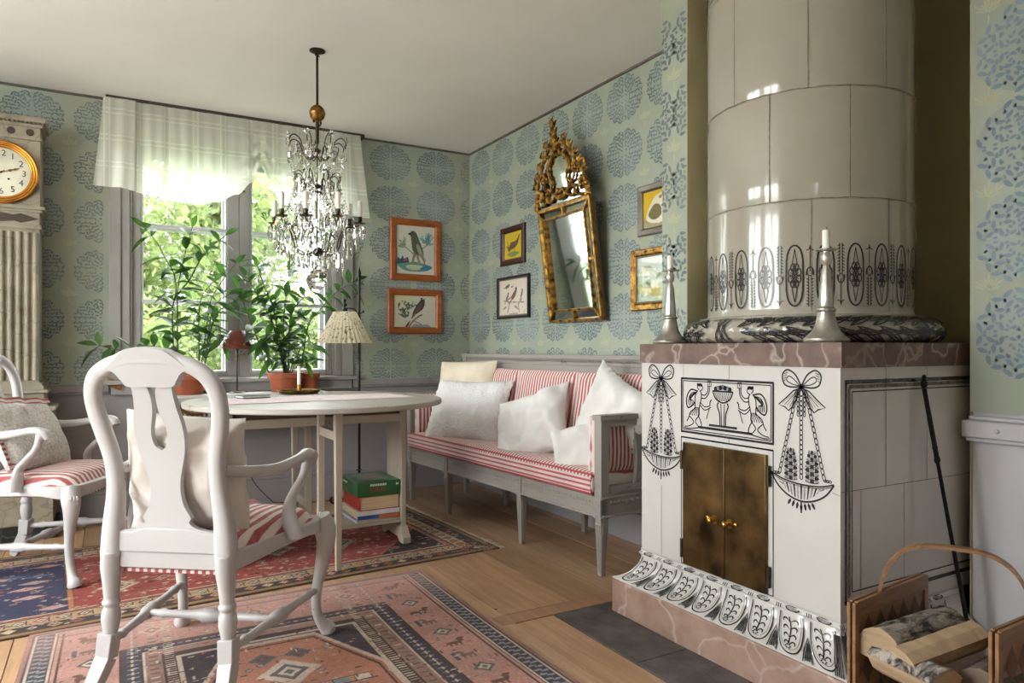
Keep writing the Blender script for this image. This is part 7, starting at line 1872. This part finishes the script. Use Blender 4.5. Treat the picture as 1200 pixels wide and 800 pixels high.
# logs
def barkmat(name, c1, c2, sc_v):
    s = NT(name); p = s.obj(sc_v); n = s.noise(p, 9, 5, .7, .6); c = s.ramp(n, [(.42, c1), (.58, c2)]); return s.pbr(c, .9, 0, s.bump(n, .9, .012))
M['birchbark'] = barkmat('birch_bark', C(52, 44, 40), C(176, 168, 158), (1, 3, 3)); M['cutwood'] = wood('cut_wood', C(140, 116, 90), C(184, 160, 130), 1, .8, 1.0); M['greybark'] = barkmat('grey_bark', C(78, 68, 62), C(124, 112, 102), (1, 1, 1))
def log(label, a, b, r, shape, mats, seed, roll=0.0):
    # cross-section polygon (angle, radius) swept along a->b; bark on the round side, cut wood elsewhere
    a, b = Vector(a), Vector(b); t = thing('log', label, 'log', tuple((a + b) / 2 - Vector((0, 0, r))), group='split logs in the basket'); ax = (b - a).normalized(); u = ax.cross(Vector((0, 0, 1))).normalized(); w = u.cross(ax); n = len(shape); K_ = 10
    def ringp(k):
        c = a.lerp(b, k / K_); out = []
        for i, (an, rr) in enumerate(shape):
            q = r * rr * (1 + .06 * noise.noise(Vector((k * .5, i * .8, seed)))); an_ = an + roll; out.append(c + u * q * math.cos(an_) + w * q * math.sin(an_))
        return out
    R_ = [ringp(k) for k in range(K_ + 1)]; mb_, mc = MB(), MB()
    barkf = [i for i in range(n) if shape[i][1] > .93 and shape[(i + 1) % n][1] > .93]
    for k in range(K_):
        for i in range(n):
            j = (i + 1) % n; (mb_ if i in barkf else mc).add([R_[k][i], R_[k][j], R_[k + 1][j], R_[k + 1][i]], [(0, 1, 2, 3)])
    mc.add(R_[0], [tuple(range(n - 1, -1, -1))]); mc.add(R_[K_], [tuple(range(n))])
    if mb_.v: mb_.build('bark', [mats[0]], t, smooth=50)
    mc.build('split_wood', [mats[1]], t, smooth=30)
full = [(i * PI / 8, 1.0) for i in range(16)]
halfs = [(i * PI / 8, 1.0) for i in range(9)] + [(PI * 1.2, .55), (PI * 1.5, .12), (PI * 1.8, .55)]
wedge = [(i * PI / 10, 1.0) for i in range(2, 9)] + [(PI, .5), (PI * 1.5, .35), (0, .5)]
flat = [(0.1, .9), (.5, .80), (1.3, .5), (2.0, .6), (2.8, .9), (3.6, .8), (4.4, .5), (5.4, .6)]
log('bark-covered birch log lying at the back of the basket top', (1.668, 1.062, .345), (1.985, 1.066, .340), .058, halfs, (M['birchbark'], M['cutwood']), 1, .35)
log('pale split log with its cut end facing out at the front left of the basket', (1.672, .90, .300), (1.70, 1.075, .300), .062, wedge, (M['birchbark'], M['cutwood']), 2)
log('long smooth split log lying on top across the basket', (1.650, .975, .352), (1.87, .915, .395), .046, wedge, (M['greybark'], M['cutwood']), 3, 1.9)
log('grey weathered split log at the lower right of the basket', (1.76, .872, .30), (2.08, .90, .30), .055, halfs, (M['greybark'], basic('grey_wood', C(122, 108, 96), .85)), 4, .4)
log('plain split log deep in the middle of the basket under the birch log', (1.70, .96, .20), (2.04, .99, .20), .060, full, (M['greybark'], M['cutwood']), 5)
log('bark-edged log at the bottom of the basket', (1.70, 1.00, .095), (2.04, 1.00, .095), .062, full, (M['birchbark'], M['cutwood']), 6)
